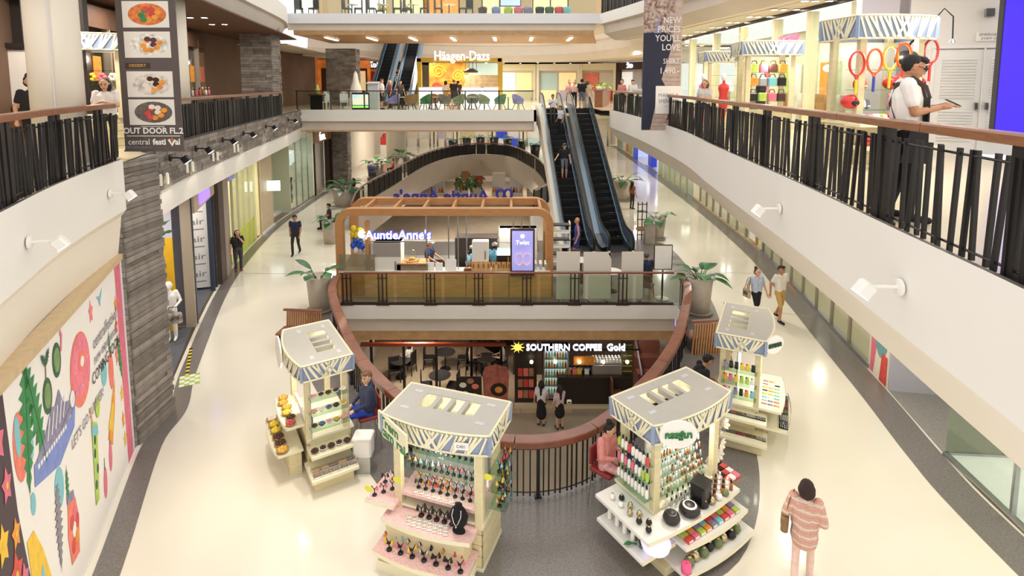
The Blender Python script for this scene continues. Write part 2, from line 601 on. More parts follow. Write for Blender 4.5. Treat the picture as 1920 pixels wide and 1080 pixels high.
# ---- upper floor: walkways either side, bridge
RWu = crv([(9.9, 2.5), (9.7, 12), (9.5, 20), (9.2, 31), (9.0, 42), (8.9, 52), (9.2, 62), (10.5, 80), (12, 100)])
LWu = crv([(-8.2, 3.5), (-9.0, 10), (-9.9, 16), (-11.2, 24), (-13, 36), (-14.4, 50), (-14.8, 62), (-14.8, 80)])
up_cream = mat('upper_floor_tile', '#ddd0b4', .2, var=.04, scale=.5, coat=.2)
right_poly = RU + [V((5.3, 63))] + [p for p in RWu[::-1] if p.y < 64]
struct(MB().prism(RU + [V((9.25, 58.4))] + [p for p in RWu[::-1] if p.y < 58], Z1 - .3, Z1, side=False).build('floor_upper_right', up_cream))
struct(MB().prism(LU[::-1] + [p for p in LWu if p.y < 58] + [V((-14.8, 58.4))], Z1 - .3, Z1, side=False).build('floor_upper_left', up_cream))
struct(MB().prism([V((-14.8, 58.4)), V((1.3, 58.4)), V((1.3, 64.3)), V((4.95, 64.3)), V((4.95, 58.4)), V((9.25, 58.4)), V((14, 118)), V((-15, 118))], Z1 - .3, Z1, side=False).build('floor_upper_bridge', up_cream))
prof_w = [(.05, Z1), (.05, Z1 + .06), (0, Z1 + .06), (0, Z1 - .9), (.12, Z1 - 1.05), (.5, 4.15), (4.6, 4.15)]
kerb = mat('kerb_stone', '#6c645d', .6, var=.2, scale=8)
edge_profile('slab_edge', RU, 1, prof_w, (kerb, kerb, white, warmwhite, warmwhite, warmwhite))
LUn = [p for p in LU if p.y < 20.2]
LUf = [p for p in LU if p.y > 21.8]
edge_profile('slab_edge', LUn, -1, prof_w[:4] + [(.1, 4.72), (.22, 3.9)], (kerb, kerb, white, warmwhite, warmwhite))
edge_profile('slab_edge', LUf, -1, [(.05, Z1), (.05, Z1 + .06), (0, Z1 + .06)], (kerb, kerb))
edge_profile('slab_edge', LUf, -1, [(.06, Z1 - .95), (.02, Z1 - .95), (.06, 4.2), (.5, 4.15), (3.5, 4.15)], (warmwhite, white, warmwhite, warmwhite))
# right and left slab end faces where the walkway meets the bridge
o = MB().add([(-12.0, 58.4, Z1 + .05), (1.35, 58.4, Z1 + .05), (1.35, 58.4, Z1 - .62), (-12.0, 58.4, Z1 - .62)], [(0, 3, 2, 1)]).build('slab_edge', white)
struct(o)
o = MB().add([(-12.0, 58.8, Z1 - .6), (1.2, 58.8, Z1 - .6), (1.2, 58.8, Z1 - 1.1), (-12.0, 58.8, Z1 - 1.1)], [(0, 3, 2, 1)]).build('slab_edge', beige)
struct(o)
struct(MB().box((-5.4, 58.6, Z1 - .61), (13.4, .4, .02)).build('slab_soffit', beige))
struct(MB().box((-5.4, 64.6, Z1 - 1.14), (13.2, 12.0, .08)).build('ceiling_bridge_underside', wood_soffit))
struct(MB().box((1.28, 64.4, Z1 - .56), (.14, 12.0, 1.22)).build('slab_edge', white))
# ---- top floor
RT = crv([(7.6, 26), (6.6, 40), (5.95, 49), (4.75, 58.4)])
LT = crv([(-6.4, 14.6), (-7.15, 18.78), (-8.33, 26.4), (-9.6, 38), (-10.9, 51.2), (-12.2, 58.4)])
prof_t = [(1.6, Z2), (0, Z2), (0, Z2 - .55), (.25, Z2 - .62), (.3, Z2 - 1.05), (.9, Z2 - 1.4), (1.3, 9.6), (4.6, 9.6)]
edge_profile('slab_edge', RT, 1, prof_t[:-1], (white, white, beige, beige, beige, warmwhite))
edge_profile('slab_edge', LT, -1, [(1.6, Z2), (0, Z2), (0, Z2 - .75), (.18, Z2 - .8), (.6, Z2 - 1.4), (4.6, Z2 - 1.4)], (white, white, white, white, warmwhite))
struct(MB().prism([V((9.9, 4)), V((7.0, 4)), V((8.0, 26))] + [V((p.x + 1.2, p.y)) for p in RT if p.y > 30 and p.y < 57] + [V((6.0, 58)), V((9.4, 58)), V((9.0, 42)), V((9.4, 26))], 9.57, 9.62).build('ceiling_upper_right', warmwhite))
struct(MB().prism([p for p in LU if p.y < 58][::-1] + [V((-8.4, 3.5))] + [p for p in LWu if p.y > 4 and p.y < 60], 9.57, 9.62).build('ceiling_upper_left', mat('cafe_brown_ceiling', '#6a4a36', .7)))
# top bridge
for (y0, z0, y1, z1, x0, x1, m_) in ((58.4, Z2 + .04, 58.4, Z2 - .5, -12.5, 4.78, grey_white), (58.4, Z2 - .5, 58.75, Z2 - .52, -12.3, 4.6, beige), (58.75, Z2 - .5, 58.75, Z2 - .85, -12.3, 4.6, beige), (58.75, Z2 - .85, 58.8, Z2 - 1.1, -12.0, 4.5, wood_soffit)):
 struct(MB().add([(x0, y0, z0), (x1, y0, z0), (x1, y1, z1), (x0, y1, z1)], [(0, 3, 2, 1)]).build('slab_edge', m_))
wood_soffit2 = mat('timber_bridge_ceiling', '#c39a6c', .45, var=.08, scale=2, stretch=(1, 6, 1))
tb = struct(MB().prism([V((-12, 58.8)), V((4.5, 58.8)), V((5.6, 71)), V((-12, 71))], Z2 - 1.1, Z2 - 1.04).build('ceiling_top_bridge', wood_soffit2))
struct(MB().prism([V((-12.4, 58.4)), V((4.78, 58.4)), V((8, 72)), V((-14, 72))], Z2 - .1, Z2, side=False).build('floor_top_bridge', up_cream))
# far curved fascia of the top floor (behind the bridge) and its ceiling
FT = crv([(-14, 74), (-9, 90), (-2, 96), (4, 92), (7.4, 78), (8.0, 66), (7.6, 58)])
edge_profile('slab_edge', FT, -1, [(0, Z2 + .02), (0, Z2 - .35), (.15, Z2 - .4), (.2, Z2 - 1.2), (.6, 9.2), (16, 9.2)], (beige, beige, beige, beige, warmwhite))
struct(MB().prism([V((-16, 98)), V((16, 98)), V((16, 120)), V((-16, 120))], 9.2, 9.26).build('ceiling_upper_far', warmwhite))
struct(MB().prism([V((8.6, 57)), V((16, 57)), V((16, 100)), V((6, 100)), V((9, 80))], 9.3, 9.36).build('ceiling_upper_far', warmwhite))
struct(MB().prism([V((-12, 57)), V((-20, 57)), V((-20, 100)), V((-8, 100)), V((-13, 76))], 9.3, 9.36).build('ceiling_upper_far', warmwhite))
# ---- enclosing walls
wall_far = warmwhite
struct(MB().box((-1, 119, 7.5), (34, .3, 4.0)).build('wall_far_upper', wall_far))
struct(MB().box((-1, 124.5, 2.7), (34, .3, 5.4)).build('wall_far_main', wall_far))
struct(MB().box((-1, 126, -2.8), (34, .3, 3.6)).build('wall_far_lower', wall_far))
struct(MB().box((-1, 99, 13), (34, .3, 4.0)).build('wall_far_top', mat('top_shop_wall', '#cbb089', .7)))
def wall_strip(name, line, z0, z1, m_):
 return struct(MB().strip([(p.x, p.y, z0) for p in line], [(p.x, p.y, z1) for p in line]).build(name, m_, smooth=True))
wall_strip('wall_left_upper', LWu, Z1, 9.6, mat('cafe_wall_brown', '#6d5442', .7, var=.08, scale=1))
struct(MB().box((-14.2, 97, 2.1), (.3, 56, 4.2)).build('wall_left_far', wall_far))
struct(MB().box((-15.2, 98, 7.5), (.3, 44, 3.8)).build('wall_left_upper_far', wall_far))
for s_ in (-1, 1):
 struct(MB().box((s_ * 15.8, 68, -2.6), (.3, 120, 4.1)).build('wall_lower_' + ('left' if s_ < 0 else 'right'), wall_far))
struct(MB().box((0, 8.2, -2.6), (31, .3, 4.2)).build('wall_lower_near', wall_far))
# the plan above is in survey units of depth: bring it to metres
for o in list(COL.objects):
 if o.type == 'MESH':
  o.data.transform(Matrix.Scale(YS, 4, (0, 1, 0)))
for nm in ('LU', 'RU', 'LW', 'RW', 'VOID', 'VOID2', 'DARK', 'LWu', 'RWu', 'RT', 'LT', 'FT', 'LUn', 'LUf', 'vline', 'v2l'):
 globals()[nm] = [V((p.x, p.y * YS)) for p in globals()[nm]]
# ================================================================ railings
def railing(name, label, line, z, h=1.08, rail_w=.12, rail_t=.07, railm=wood_rail, seg=3.4, post_step=3.4, bal=(.14,), bal_far=None, y_far=1e9,
   lean=.02, pair=True, rods=True, bal_r=.016, group=None, post=(.05, .11), gap=.12, balm=None):
 p0 = line[0]
 root = thing(name, label, 'railing', (p0.x, p0.y, z), 0, group)
 balm = balm or black_m
 L = sum((line[i + 1] - line[i]).length for i in range(len(line) - 1))
 # handrail in lengths, with open joints
 fine = [p for p, _ in along(line, .25)] + [line[-1]]
 per = max(2, int(seg / .25))
 for i in range(0, len(fine) - 1, per):
  pts = fine[i:i + per + 1]
  if len(pts) < 2:
   continue
  d = (pts[-1] - pts[-2]).normalized()
  pts = pts[:-1] + [pts[-1] - d * .012]
  m = MB()
  a, b2 = offs(pts, -rail_w / 2), offs(pts, rail_w / 2)
  c1, c2 = offs(pts, -rail_w / 2 + .015), offs(pts, rail_w / 2 - .015)
  n = len(pts)
  q = lambda l, zz: [(p.x - p0.x, p.y - p0.y, zz) for p in l]
  rings = [q(a, h - rail_t), q(a, h - .015), q(c1, h), q(c2, h), q(b2, h - .015), q(b2, h - rail_t)]
  vs = [p for r in rings for p in r]
  fs = []
  for k in range(6):
   k2 = (k + 1) % 6
   for j in range(n - 1):
    fs.append((k * n + j, k * n + j + 1, k2 * n + j + 1, k2 * n + j))
  fs.append(tuple(k * n for k in range(6)))
  fs.append(tuple(k * n + n - 1 for k in range(5, -1, -1)))
  m.add(vs, fs)
  m.build('handrail', railm, root)
 # posts: pairs of flat steel plates
 pm = None
 for p, t in along(line, post_step, .4):
  rz = math.atan2(t.y, t.x)
  for s_ in ((-.09, .09) if pair else (0,)):
   m = MB().box((0, 0, (h - rail_t) / 2), (post[1], post[0], h - rail_t))
   if pm is None:
    m.box((0, 0, .02), (post[1] + .06, post[0] + .06, .04))
    pm = m.mesh('post', black_m)
   inst(pm, root, (p.x - p0.x + t.x * s_, p.y - p0.y + t.y * s_, 0), rz, 'post')
 # balusters
 if bal:
  hb = h - rail_t - gap
  me = MB().box((0, 0, hb / 2 + .03), (bal_r * 2, bal_r * 2, hb)).mesh('baluster', balm)
  step = bal[0]
  rnd = random.Random(3)
  pts = [q for q in along(line, step, .2) if q[0].y <= y_far]
  if bal_far:
   pts += [q for q in along(line, bal_far, .2) if q[0].y > y_far]
  for p, t in pts[:298]:
   o = inst(me, root, (p.x - p0.x + rnd.uniform(-.02, .02), p.y - p0.y + rnd.uniform(-.02, .02), 0), 0, 'baluster')
   o.rotation_euler = (rnd.uniform(-lean, lean) * 1.5, rnd.uniform(-lean, lean), math.atan2(t.y, t.x))
  if rods:
   for zz in (.1, h - rail_t - gap - .02):
    MB().tube([(p.x - p0.x, p.y - p0.y, zz) for p in fine], .012, 6).build('rail_rod', black_m, root)
 return root
RUi = offs(RU, .12)
LUi = offs(LU, -.12)
railing('balcony_railing', 'black baluster railing with brown timber handrail beside the man using a phone', [p for p in RUi if p.y < 57.6 * YS and p.y > 1.5], Z1, 1.1, .15, .085, lean=.03, seg=1.8, post_step=1.9, bal=(.13,), bal_r=.017)
railing('balcony_railing', 'black baluster railing with timber handrail on the upper floor above the beach mural', [p for p in LUi if p.y < 20.0 * YS and p.y > 3], Z1, 1.1, .15, .085, lean=.025, seg=1.8, post_step=1.7, bal=(.105,), bal_r=.016)
railing('balcony_railing', 'dark baluster railing with timber handrail above the stone-clad slab edge', [p for p in LUi if p.y > 21.6 * YS and p.y < 50.5 * YS], Z1, 1.1, .15, .08, seg=2, post_step=1.8, bal=(.085,), bal_r=.022, lean=.01)
# rounded railing of the opening in the main floor
vr = [p for p in VOID[1:]]
railing('void_railing', 'curved railing with wide reddish timber handrail around the opening in the main floor', offs(vr, .08), 0.0, 1.1, .24, .12, wood_rail_red, seg=1.7, post_step=1.5, bal=(.11,), bal_r=.012, lean=.0, pair=False, post=(.04, .06), gap=.06)
# platform railing: glass panels, dark posts in pairs, thin timber rail
root = thing('glass_balustrade', 'glass balustrade with thin brown handrail and dark paired posts at the platform edge', 'balustrade', (-5.5, 33.45 * YS, 0))
MB().cbox((5.4, 0, 1.07), (10.8, .09, .05), .012).build('handrail', wood_rail_red, root)
pst = MB()
for s_ in (-.13, .13):
 pst.box((s_, -.06, .55), (.035, .05, 1.04))
pst.box((0, -.06, .9), (.34, .03, .03)).box((0, -.06, .15), (.34, .03, .03)).box((0, -.05, .04), (.42, .12, .08))
pst.box((0, -.07, .55), (.05, .03, 1.0))
pme = pst.mesh('post', dark_br)
gme = MB().box((0, 0, .52), (1.46, .015, .92)).mesh('glass_pane', green_glass)
for k in range(7):
 inst(pme, root, (.55 + k * 1.57 - .9 + .05 if k else .1, 0, 0), 0, 'post')
 inst(gme, root, (.88 + k * 1.57, 0, 0), 0, 'glass_pane')
MB().box((5.4, 0, .03), (10.8, .1, .06)).build('base_channel', dark_br, root)
# bridge railing: glass with thin dark rail
root = thing('glass_balustrade', 'clear glass balustrade with slim dark rail along the cafe bridge', 'balustrade', (-12, 58.6 * YS, Z1))
MB().box((6.6, 0, 1.08), (13.2, .1, .06)).build('handrail', dark_br, root)
gme = MB().box((0, 0, .54), (1.8, .015, .98)).mesh('glass_pane', clear)
pme = MB().box((0, .03, .54), (.06, .06, 1.06)).box((0, .03, .03), (.16, .12, .06)).mesh('post', dark_br)
for k in range(7):
 inst(gme, root, (1.0 + k * 1.87, 0, 0), 0, 'glass_pane')
 inst(pme, root, (.06 + k * 1.87, 0, 0), 0, 'post')
# railing of the farther opening: dark panels and glass
root = thing('void_railing', 'dark panelled railing arching around the farther opening behind the pretzel kiosk', 'railing', (-8, 52 * YS, 0))
lp = [p for p in v2l if p.y > 49 * YS]
pts = along(offs(lp, -.1), 1.05)
for i, (p, t) in enumerate(pts):
 rz = math.atan2(t.y, t.x)
 g = (i % 9 in (5, 6)) and p.y < 90 * YS
 MB().box((0, 0, .52), (.95, .05, 1.0)).build('glass_pane' if g else 'panel', clear if g else black_m, root, loc=(p.x + 8, p.y - 52 * YS, 0), rz=rz)
 MB().box((0, 0, .55), (.06, .1, 1.1)).build('post', black_m, root, loc=(p.x + 8 + t.x * .52, p.y - 52 * YS + t.y * .52, 0), rz=rz)
m = MB()
m.tube([(p.x + 8, p.y - 52 * YS, 1.12) for p in offs(lp, -.1)], .06, 6)
m.build('handrail', wood_rail_red, root)
# ================================================================ stone piers and round columns
def stone_course(root, x0, x1, y, z0, z1, axis, rnd, h=.09, lo=.35, hi=.9, name='stone', depth=.16, budget=None):
 """rows of split stone slips on one face; axis 'y-' faces the camera, 'x+' faces the aisle"""
 z = z0
 k = 0
 while z < z1 - .01:
  hh = min(h * rnd.uniform(.85, 1.2), z1 - z)
  a = x0
  while a < x1 - .02:
   wd = min(rnd.uniform(lo, hi), x1 - a)
   if x1 - a - wd < .15:
    wd = x1 - a
   pr = rnd.uniform(0, .055)
   if axis == 'y-':
    c, d = (a + wd / 2, y - pr + depth / 2, z + hh / 2), (wd - .008, depth, hh - .008)
   else:
    c, d = (y + pr - depth / 2, a + wd / 2, z + hh / 2), (depth, wd - .008, hh - .008)
   yield c, d
   a += wd
   k += 1
  z += hh
def stone_pier(name, label, x0, x1, y0, y1, z0, z1, pieces, h=.09, seed=1, lo=.35, hi=.9):
 rnd = random.Random(seed)
 root = tag(bpy.data.objects.new(name, None), label, 'pier')
 COL.objects.link(root)
 root['kind'] = 'structure'
 root.location = ((x0 + x1) / 2, (y0 + y1) / 2, z0)
 cx, cy = root.location.x, root.location.y
 MB().box((0, 0, (z1 - z0) / 2), (x1 - x0 - .12, y1 - y0 - .12, z1 - z0)).build('core', stone2, root)
 allp = list(stone_course(root, x0, x1, y0, z0, z1, 'y-', rnd, h, lo, hi)) + list(stone_course(root, y0, y1, x1, z0, z1, 'x+', rnd, h, lo, hi))
 rest = [MB(), MB(), MB()]
 ms = (stone, stone2, stone3)
 if pieces:
  for i, (c, d) in enumerate(allp):
   k = rnd.choice((0, 0, 1, 2))
   if i % max(1, math.ceil(len(allp) / 298)) == 0 or len(allp) <= 298:
    MB().box((0, 0, 0), d, rx=rnd.uniform(-.01, .01)).build('stone', ms[k], root, loc=(c[0] - cx, c[1] - cy, c[2] - z0))
   else:
    rest[k].box((c[0] - cx, c[1] - cy, c[2] - z0), d)
 else:
  for c, d in allp:
   rest[rnd.choice((0, 0, 1, 2))].box((c[0] - cx, c[1] - cy, c[2] - z0), d)
 for k in range(3):
  if rest[k].f:
   stuff(rest[k].build('stone_cladding', ms[k], root))
 return root
stone_pier('wall_stone_pier', 'tall grey split-stone pier beside the beach mural', -8.9, -7.5, 19.85 * YS, 22.1 * YS, 0, Z1 - .02, True, .1, 1, .95, 1.7)
stone_pier('wall_stone_pier', 'grey stone pier on the upper floor beside the cafe railing', -12.9, -11.45, 50.6 * YS, 52.6 * YS, Z1, 15, False, .12, 2)
stone_pier('wall_stone_pier', 'stone pier behind the bridge beside the orange noodle shop', -12.6, -10.6, 72 * YS, 74 * YS, Z1, 9.6, False, .14, 3)
stone_pier('wall_stone_pier', 'stone pier on the main floor past the white shop door', -12.9, -11.75, 74.5 * YS, 76.2 * YS, 0, 4.6, False, .12, 4)
# stone cladding of the slab edge past the pier
rnd = random.Random(5)
fas = bpy.data.objects.new('wall_stone_fascia', None)
COL.objects.link(fas)
struct(fas)
lf = [p for p in LUf if p.y > 22.2 * YS]
slips = [MB(), MB(), MB()]
for row in range(9):
 zz = Z1 - .93 + row * .105
 for p, t in along(lf, .8, rnd.uniform(.1, .7)):
  pr = rnd.uniform(.0, .03)
  slips[rnd.choice((0, 0, 1, 2))].box((p.x - t.y * (.02 - pr), p.y + t.x * (.02 - pr), zz + .05), (.79, .05, .1), rz=math.atan2(t.y, t.x))
for m_, mbs in zip((stone, stone2, stone3), slips):
 stuff(mbs.build('stone_cladding', m_, fas))
def round_column(name, x, y, r, z0, z1, label):
 root = thing(name, label, 'column', (x, y, z0))
 root['kind'] = 'structure'
 MB().lathe([(r, .12), (r, z1 - z0)], n=32).build('shaft', warmwhite, root, smooth=True)
 MB().lathe([(r + .03, 0), (r + .03, .12), (r, .12)], n=32).build('plinth', grey_white, root)
 MB().box((r * .55, -r * .86, (z1 - z0) / 2), (.012, .012, z1 - z0)).build('corner_bead', grey_white, root)
 return root
round_column('column', -7.6, 17.7 * YS, .37, Z1, 9.6, 'thick round white column near the cafe tables')
round_column('column', -9.75, 30.5 * YS, .42, Z1, 9.6, 'slimmer round white column behind the hanging food banner')
round_column('column', -10.6, 96 * YS, .9, 0, 4.6, 'round white column by the toy shop')
# ================================================================ fascia lamps
wh_fix = mat('white_fixture', '#f1eee8', .4)
def fascia_spot(label, p, t, z, m_, s=1.0, group=None, flip=1):
 """arm-mounted spotlight on a slab edge; t is the tangent, lamp stands off to the void side"""
 nx, ny = flip * -t.y, flip * t.x
 root = thing('spotlight', label, 'spotlight', (p.x + nx * .02, p.y + ny * .02, z), math.atan2(ny, nx), group)
 MB().lathe([(.11 * s, 0), (.11 * s, .04 * s), (.07 * s, .05 * s)], n=16).xf(Matrix.Rotation(PI / 2, 4, 'Y')).build('base_plate', m_, root)
 MB().tube([(.05 * s, 0, 0), (.2 * s, 0, 0), (.34 * s, -.02 * s, -.02 * s)], .022 * s, 8).build('arm', m_, root)
 T = Matrix.Translation((.42 * s, -.02 * s, -.05 * s)) @ Matrix.Rotation(R(-35), 4, 'Y')
 hd = MB().cbox((0, 0, 0), (.2 * s, .2 * s, .2 * s), .03 * s).xf(T).build('lamp_head', m_, root)
 MB().box((0, 0, -.1 * s), (.17 * s, .17 * s, .012)).xf(T).build('lens', mat('lens_glow', '#fff4dc', .3, emis=4), hd)
 return root
def near(line, y):
 y = y * YS
 for i in range(len(line) - 1):
  if line[i].y <= y <= line[i + 1].y:
   a, b_ = line[i], line[i + 1]
   return a + (b_ - a) * ((y - a.y) / (b_.y - a.y)), (b_ - a).normalized()
for y, lb in ((9.6, 'white arm spotlight on the slab edge below the man with the phone'), (15.9, 'white arm spotlight on the slab edge farther along below the black balusters')):
 p, t = near(RU, y)
 fascia_spot(lb, p, t, 5.3, wh_fix, .72)
for y, lb in ((12.4, 'white arm spotlight on the white slab edge above the mural, nearer one'), (18.1, 'white arm spotlight on the slab edge next to the stone pier')):
 p, t = near(LU, y)
 fascia_spot(lb, p, t, 5.3, wh_fix, .72, flip=-1)
names_ = ('next to the stone pier', 'second past the stone pier', 'third past the stone pier', 'fourth past the stone pier', 'fifth past the stone pier', 'farthest along by the bridge')
for y, lb in zip((24.2, 27.8, 32.2, 36.5, 42.5, 50.5), names_):
 p, t = near(LU, y)
 fascia_spot('black spotlight on the stone slab edge, ' + lb, p + V((t.y, -t.x)) * .07, t, Z1 - .25, black_s, .8, 'black spotlights on the stone slab edge', flip=-1)
 d = lamp('SPOT', (p.x + .35, p.y, Z1 - .3), 35, WARM, .05, (0, R(12), 0), 1.4, .8)
# recessed oval lamps in pairs in the sloping band
def recessed_pair(label, line, y, side, z=4.5, d=.3):
 for k in (-1, 1):
  p, t = near(line, y + k * .32)
  n = V((t.y, -t.x)) * side
  root = thing('recessed_lamp', label + (', nearer of two' if k < 0 else ', farther of two'), 'lamp', (p.x + n.x * d, p.y + n.y * d, z))
  sl = math.atan2(.65, .38)
  T = Matrix.Rotation(math.atan2(t.y, t.x), 4, 'Z') @ Matrix.Rotation((sl if side > 0 else -sl) + (0 if side > 0 else PI), 4, 'X')
  MB().lathe([(.135, -.02), (.15, .012), (.12, .02), (.105, .0)], n=20).xf(T).build('bezel', mat('lamp_bezel', '#e6dcb8', .4), root, smooth=True)
  MB().lathe([(.0, .004), (.108, .004)], n=20).xf(T).build('diffuser', mat('lamp_lens_dim', '#fff2c8', .4, emis=1.2), root)
recessed_pair('oval recessed lamp under the slab edge beside the woman in striped top', RU, 11.9, 1)
recessed_pair('oval recessed lamp in the sloping band by the stone pier', LU, 17.3, -1)
for y in (23.5, 27.0, 31.0, 35.0):
 p, t = near(LU, y)
 root = thing('slot_lamp', 'pair of slim white slot lamps set in the stone edge, %s from the pier' % {23.5: 'first', 27.0: 'second', 31.0: 'third', 35.0: 'fourth'}[y], 'lamp', (p.x + .07, p.y, Z1 - .68))
 for k in (-.12, .12):
  MB().cbox((0, k, 0), (.05, .09, .26), .02).build('slot', mat('slot_white', '#e6dfcd', .4, emis=.1), root)
# ================================================================ main floor, left: painted hoarding and shops
def seg(name, label, cat, line, ya, yb, flip=False):
 """an Empty whose +x runs along the wall from ya to yb, +y goes into the shop, z up"""
 a = V((at_y(line, ya * YS), ya * YS))
 b_ = V((at_y(line, yb * YS), yb * YS))
 if flip:
  a, b_ = b_, a
 d = b_ - a
 L0 = math.hypot(d.x, d.y / YS)
 o = thing(name, label, cat, (a.x, a.y, 0), math.atan2(d.y, d.x))
 o.scale = (d.length / L0, 1, 1)          # wall lengths below are in survey units
 return o, L0
def print2d(root, poly, m_, layer=1, name='printed_shape'):
 return MB().plate([(u, -.003 * layer, z) for u, z in poly], .002).build(name, m_, root)
def ell(cu, cz, ru, rz, n=20, a0=0, a1=2 * PI, tilt=0):
 c, s = math.cos(tilt), math.sin(tilt)
 return [(cu + ru * math.cos(t) * c - rz * math.sin(t) * s, cz + ru * math.cos(t) * s + rz * math.sin(t) * c) for t in [a0 + (a1 - a0) * k / n for k in range(n if abs(a1 - a0) > 6.2 else n + 1)]]
def leaf_poly(u, z, L, ang, w=.16, teeth=9):
 """a feathered palm leaf outline"""
 c, s = math.cos(ang), math.sin(ang)
 up, dn = [], []
 for k in range(teeth + 1):
  t = k / teeth
  ww = w * math.sin(PI * min(1, .12 + t * .88)) + .004
  up += [(t * L, ww), (t * L + L / teeth * .45, ww * .35)]
  dn += [(t * L, -ww), (t * L + L / teeth * .45, -ww * .35)]
 pts = up + dn[::-1]
 return [(u + x * c - y * s, z + x * s + y * c) for x, y in pts]
pr = lambda n, h, **k: mat('print_' + n, h, .55, **k)
p_white = pr('paper_white', '#f3efe9', var=.01)
p_green = pr('leaf_green', '#2f8a4a', var=.25, scale=5)
p_dgreen = pr('palm_dark_green', '#2c5f40', var=.2)
p_pink = pr('donut_pink', '#f07f93', var=.12, scale=4)
p_rose = pr('rose', '#e2738a', var=.12, scale=6)
p_coral = pr('coral', '#ef7f6a', var=.15)
p_teal = pr('teal', '#7fc4cf')
p_blue = pr('ship_blue', '#7c8fcf', var=.1)
p_lav = pr('ship_grey', '#8d86a6', var=.25, scale=9)
p_orange = pr('orange', '#ef9a3c', var=.2, scale=8)
p_yellow = pr('yellow', '#f2c53a', var=.1)
p_red = pr('red', '#d84a45', var=.15)
p_dark = pr('dark_band', '#43333d', var=.1)
p_ink = pr('pencil_grey', '#8b8790')
p_lime = pr('lime', '#b5cf5a', var=.2, scale=7)
mur = thing('mural_hoarding', 'white hoarding printed with tropical beach drawings beside the stone pier', 'mural', (-6.33, 14.4 * YS, 0), math.atan2(5.3 * YS, -1.17))
mur.scale = (math.hypot(1.17, 5.3 * YS) / math.hypot(1.17, 5.3), 1, 1)
MB().box((.15, .05, 1.95), (10.1, .1, 3.9)).build('board', p_white, mur)
MB().box((.15, .06, 3.95), (10.1, .22, .1)).build('top_batten', mat('raw_timber', '#cdb48d', .6, var=.08), mur)
MB().box((5.17, -.01, 1.95), (.06, .02, 3.9)).build('edge_trim', grey_white, mur)
print2d(mur, [(4.45, .02), (5.12, .02), (5.12, 3.88), (4.45, 3.88)], p_rose, 1, 'printed_band')
# the dark flowered band near the camera
print2d(mur, [(-4.9, .02), (-2.9, .02), (-3.1, 1.2), (-3.45, 2.4), (-3.6, 3.88), (-4.9, 3.88)], p_dark, 1, 'printed_band')
print2d(mur, [(-2.9, .02), (-1.9, .02), (-2.15, .9), (-2.5, 1.5), (-2.85, 1.9), (-3.2, 1.9), (-3.1, 1.2)], p_yellow, 2, 'printed_fabric')
print2d(mur, [(-2.85, .3), (-2.35, .7), (-2.6, 1.35), (-2.95, 1.0)], p_teal, 3, 'printed_fabric')
print2d(mur, [(-2.75, .55), (-2.5, .75), (-2.62, 1.05), (-2.85, .9)], p_coral, 4, 'printed_fabric')
rnd = random.Random(11)
def flower(u, z, r, m_, layer=3):
 f = print2d(mur, [(u + r * (1 if k % 2 == 0 else .55) * math.cos(k * PI / 5 + .3), z + r * (1 if k % 2 == 0 else .55) * math.sin(k * PI / 5 + .3)) for k in range(10)], m_, layer, 'printed_flower')
 MB().plate([(a, -.003 * (layer + 1), b_) for a, b_ in ell(u, z, r * .2, r * .2, 8)], .002).build('printed_centre', p_yellow, f)
for (u, z, r, m_) in ((-3.8, 2.85, .22, p_rose), (-3.62, 2.2, .2, p_orange), (-3.75, 1.75, .3, p_red), (-3.45, 1.55, .22, p_rose), (-3.6, 1.1, .2, p_yellow), (-3.35, 1.0, .17, p_orange), (-3.7, .6, .3, p_red), (-3.3, .55, .22, p_rose), (-3.95, 3.4, .25, p_rose), (-4.15, 2.3, .25, p_yellow), (-4.1, 1.2, .25, p_coral)):
 flower(u, z, r, m_)
for (u, z, L, a, w_) in ((-2.6, 3.86, 1.5, -1.75, .36), (-2.55, 3.86, 1.55, -1.15, .34)):
 print2d(mur, leaf_poly(u, z, L, a, w_), p_green, 2, 'printed_leaf')
 MB().bar((u, -.009, z), (u + L * math.cos(a), -.009, z + L * math.sin(a)), .03, .002, up=(0, 1, 0)).build('printed_vein', p_dgreen, mur)
print2d(mur, ell(-3.1, 3.05, .3, .42), p_coral, 2, 'printed_fruit')
print2d(mur, ell(-3.18, 3.2, .12, .25), p_teal, 3, 'printed_leaf')
# glasses with flamingo and palm
for (u, z) in ((-1.55, 3.2), (-.85, 3.5)):
 print2d(mur, ell(u, z, .27, .24), p_dgreen, 2, 'printed_glasses')
 print2d(mur, ell(u, z, .19, .17), pr('lens_olive', '#7d9a62', var=.2), 3, 'printed_lens')
print2d(mur, [(-1.6, 3.4), (-1.56, 3.4), (-1.5, 3.65), (-1.54, 3.65)], pr('trunk', '#7b5b45'), 3, 'printed_trunk')
print2d(mur, leaf_poly(-1.52, 3.62, .28, .6, .07, 5), p_dgreen, 4, 'printed_leaf')
print2d(mur, leaf_poly(-1.52, 3.62, .28, 2.5, .07, 5), p_dgreen, 4, 'printed_leaf')
print2d(mur, [(-.6, 3.55), (-.52, 3.55), (-.42, 3.75), (-.5, 3.85), (-.56, 3.8), (-.5, 3.74)], p_pink, 4, 'printed_flamingo')
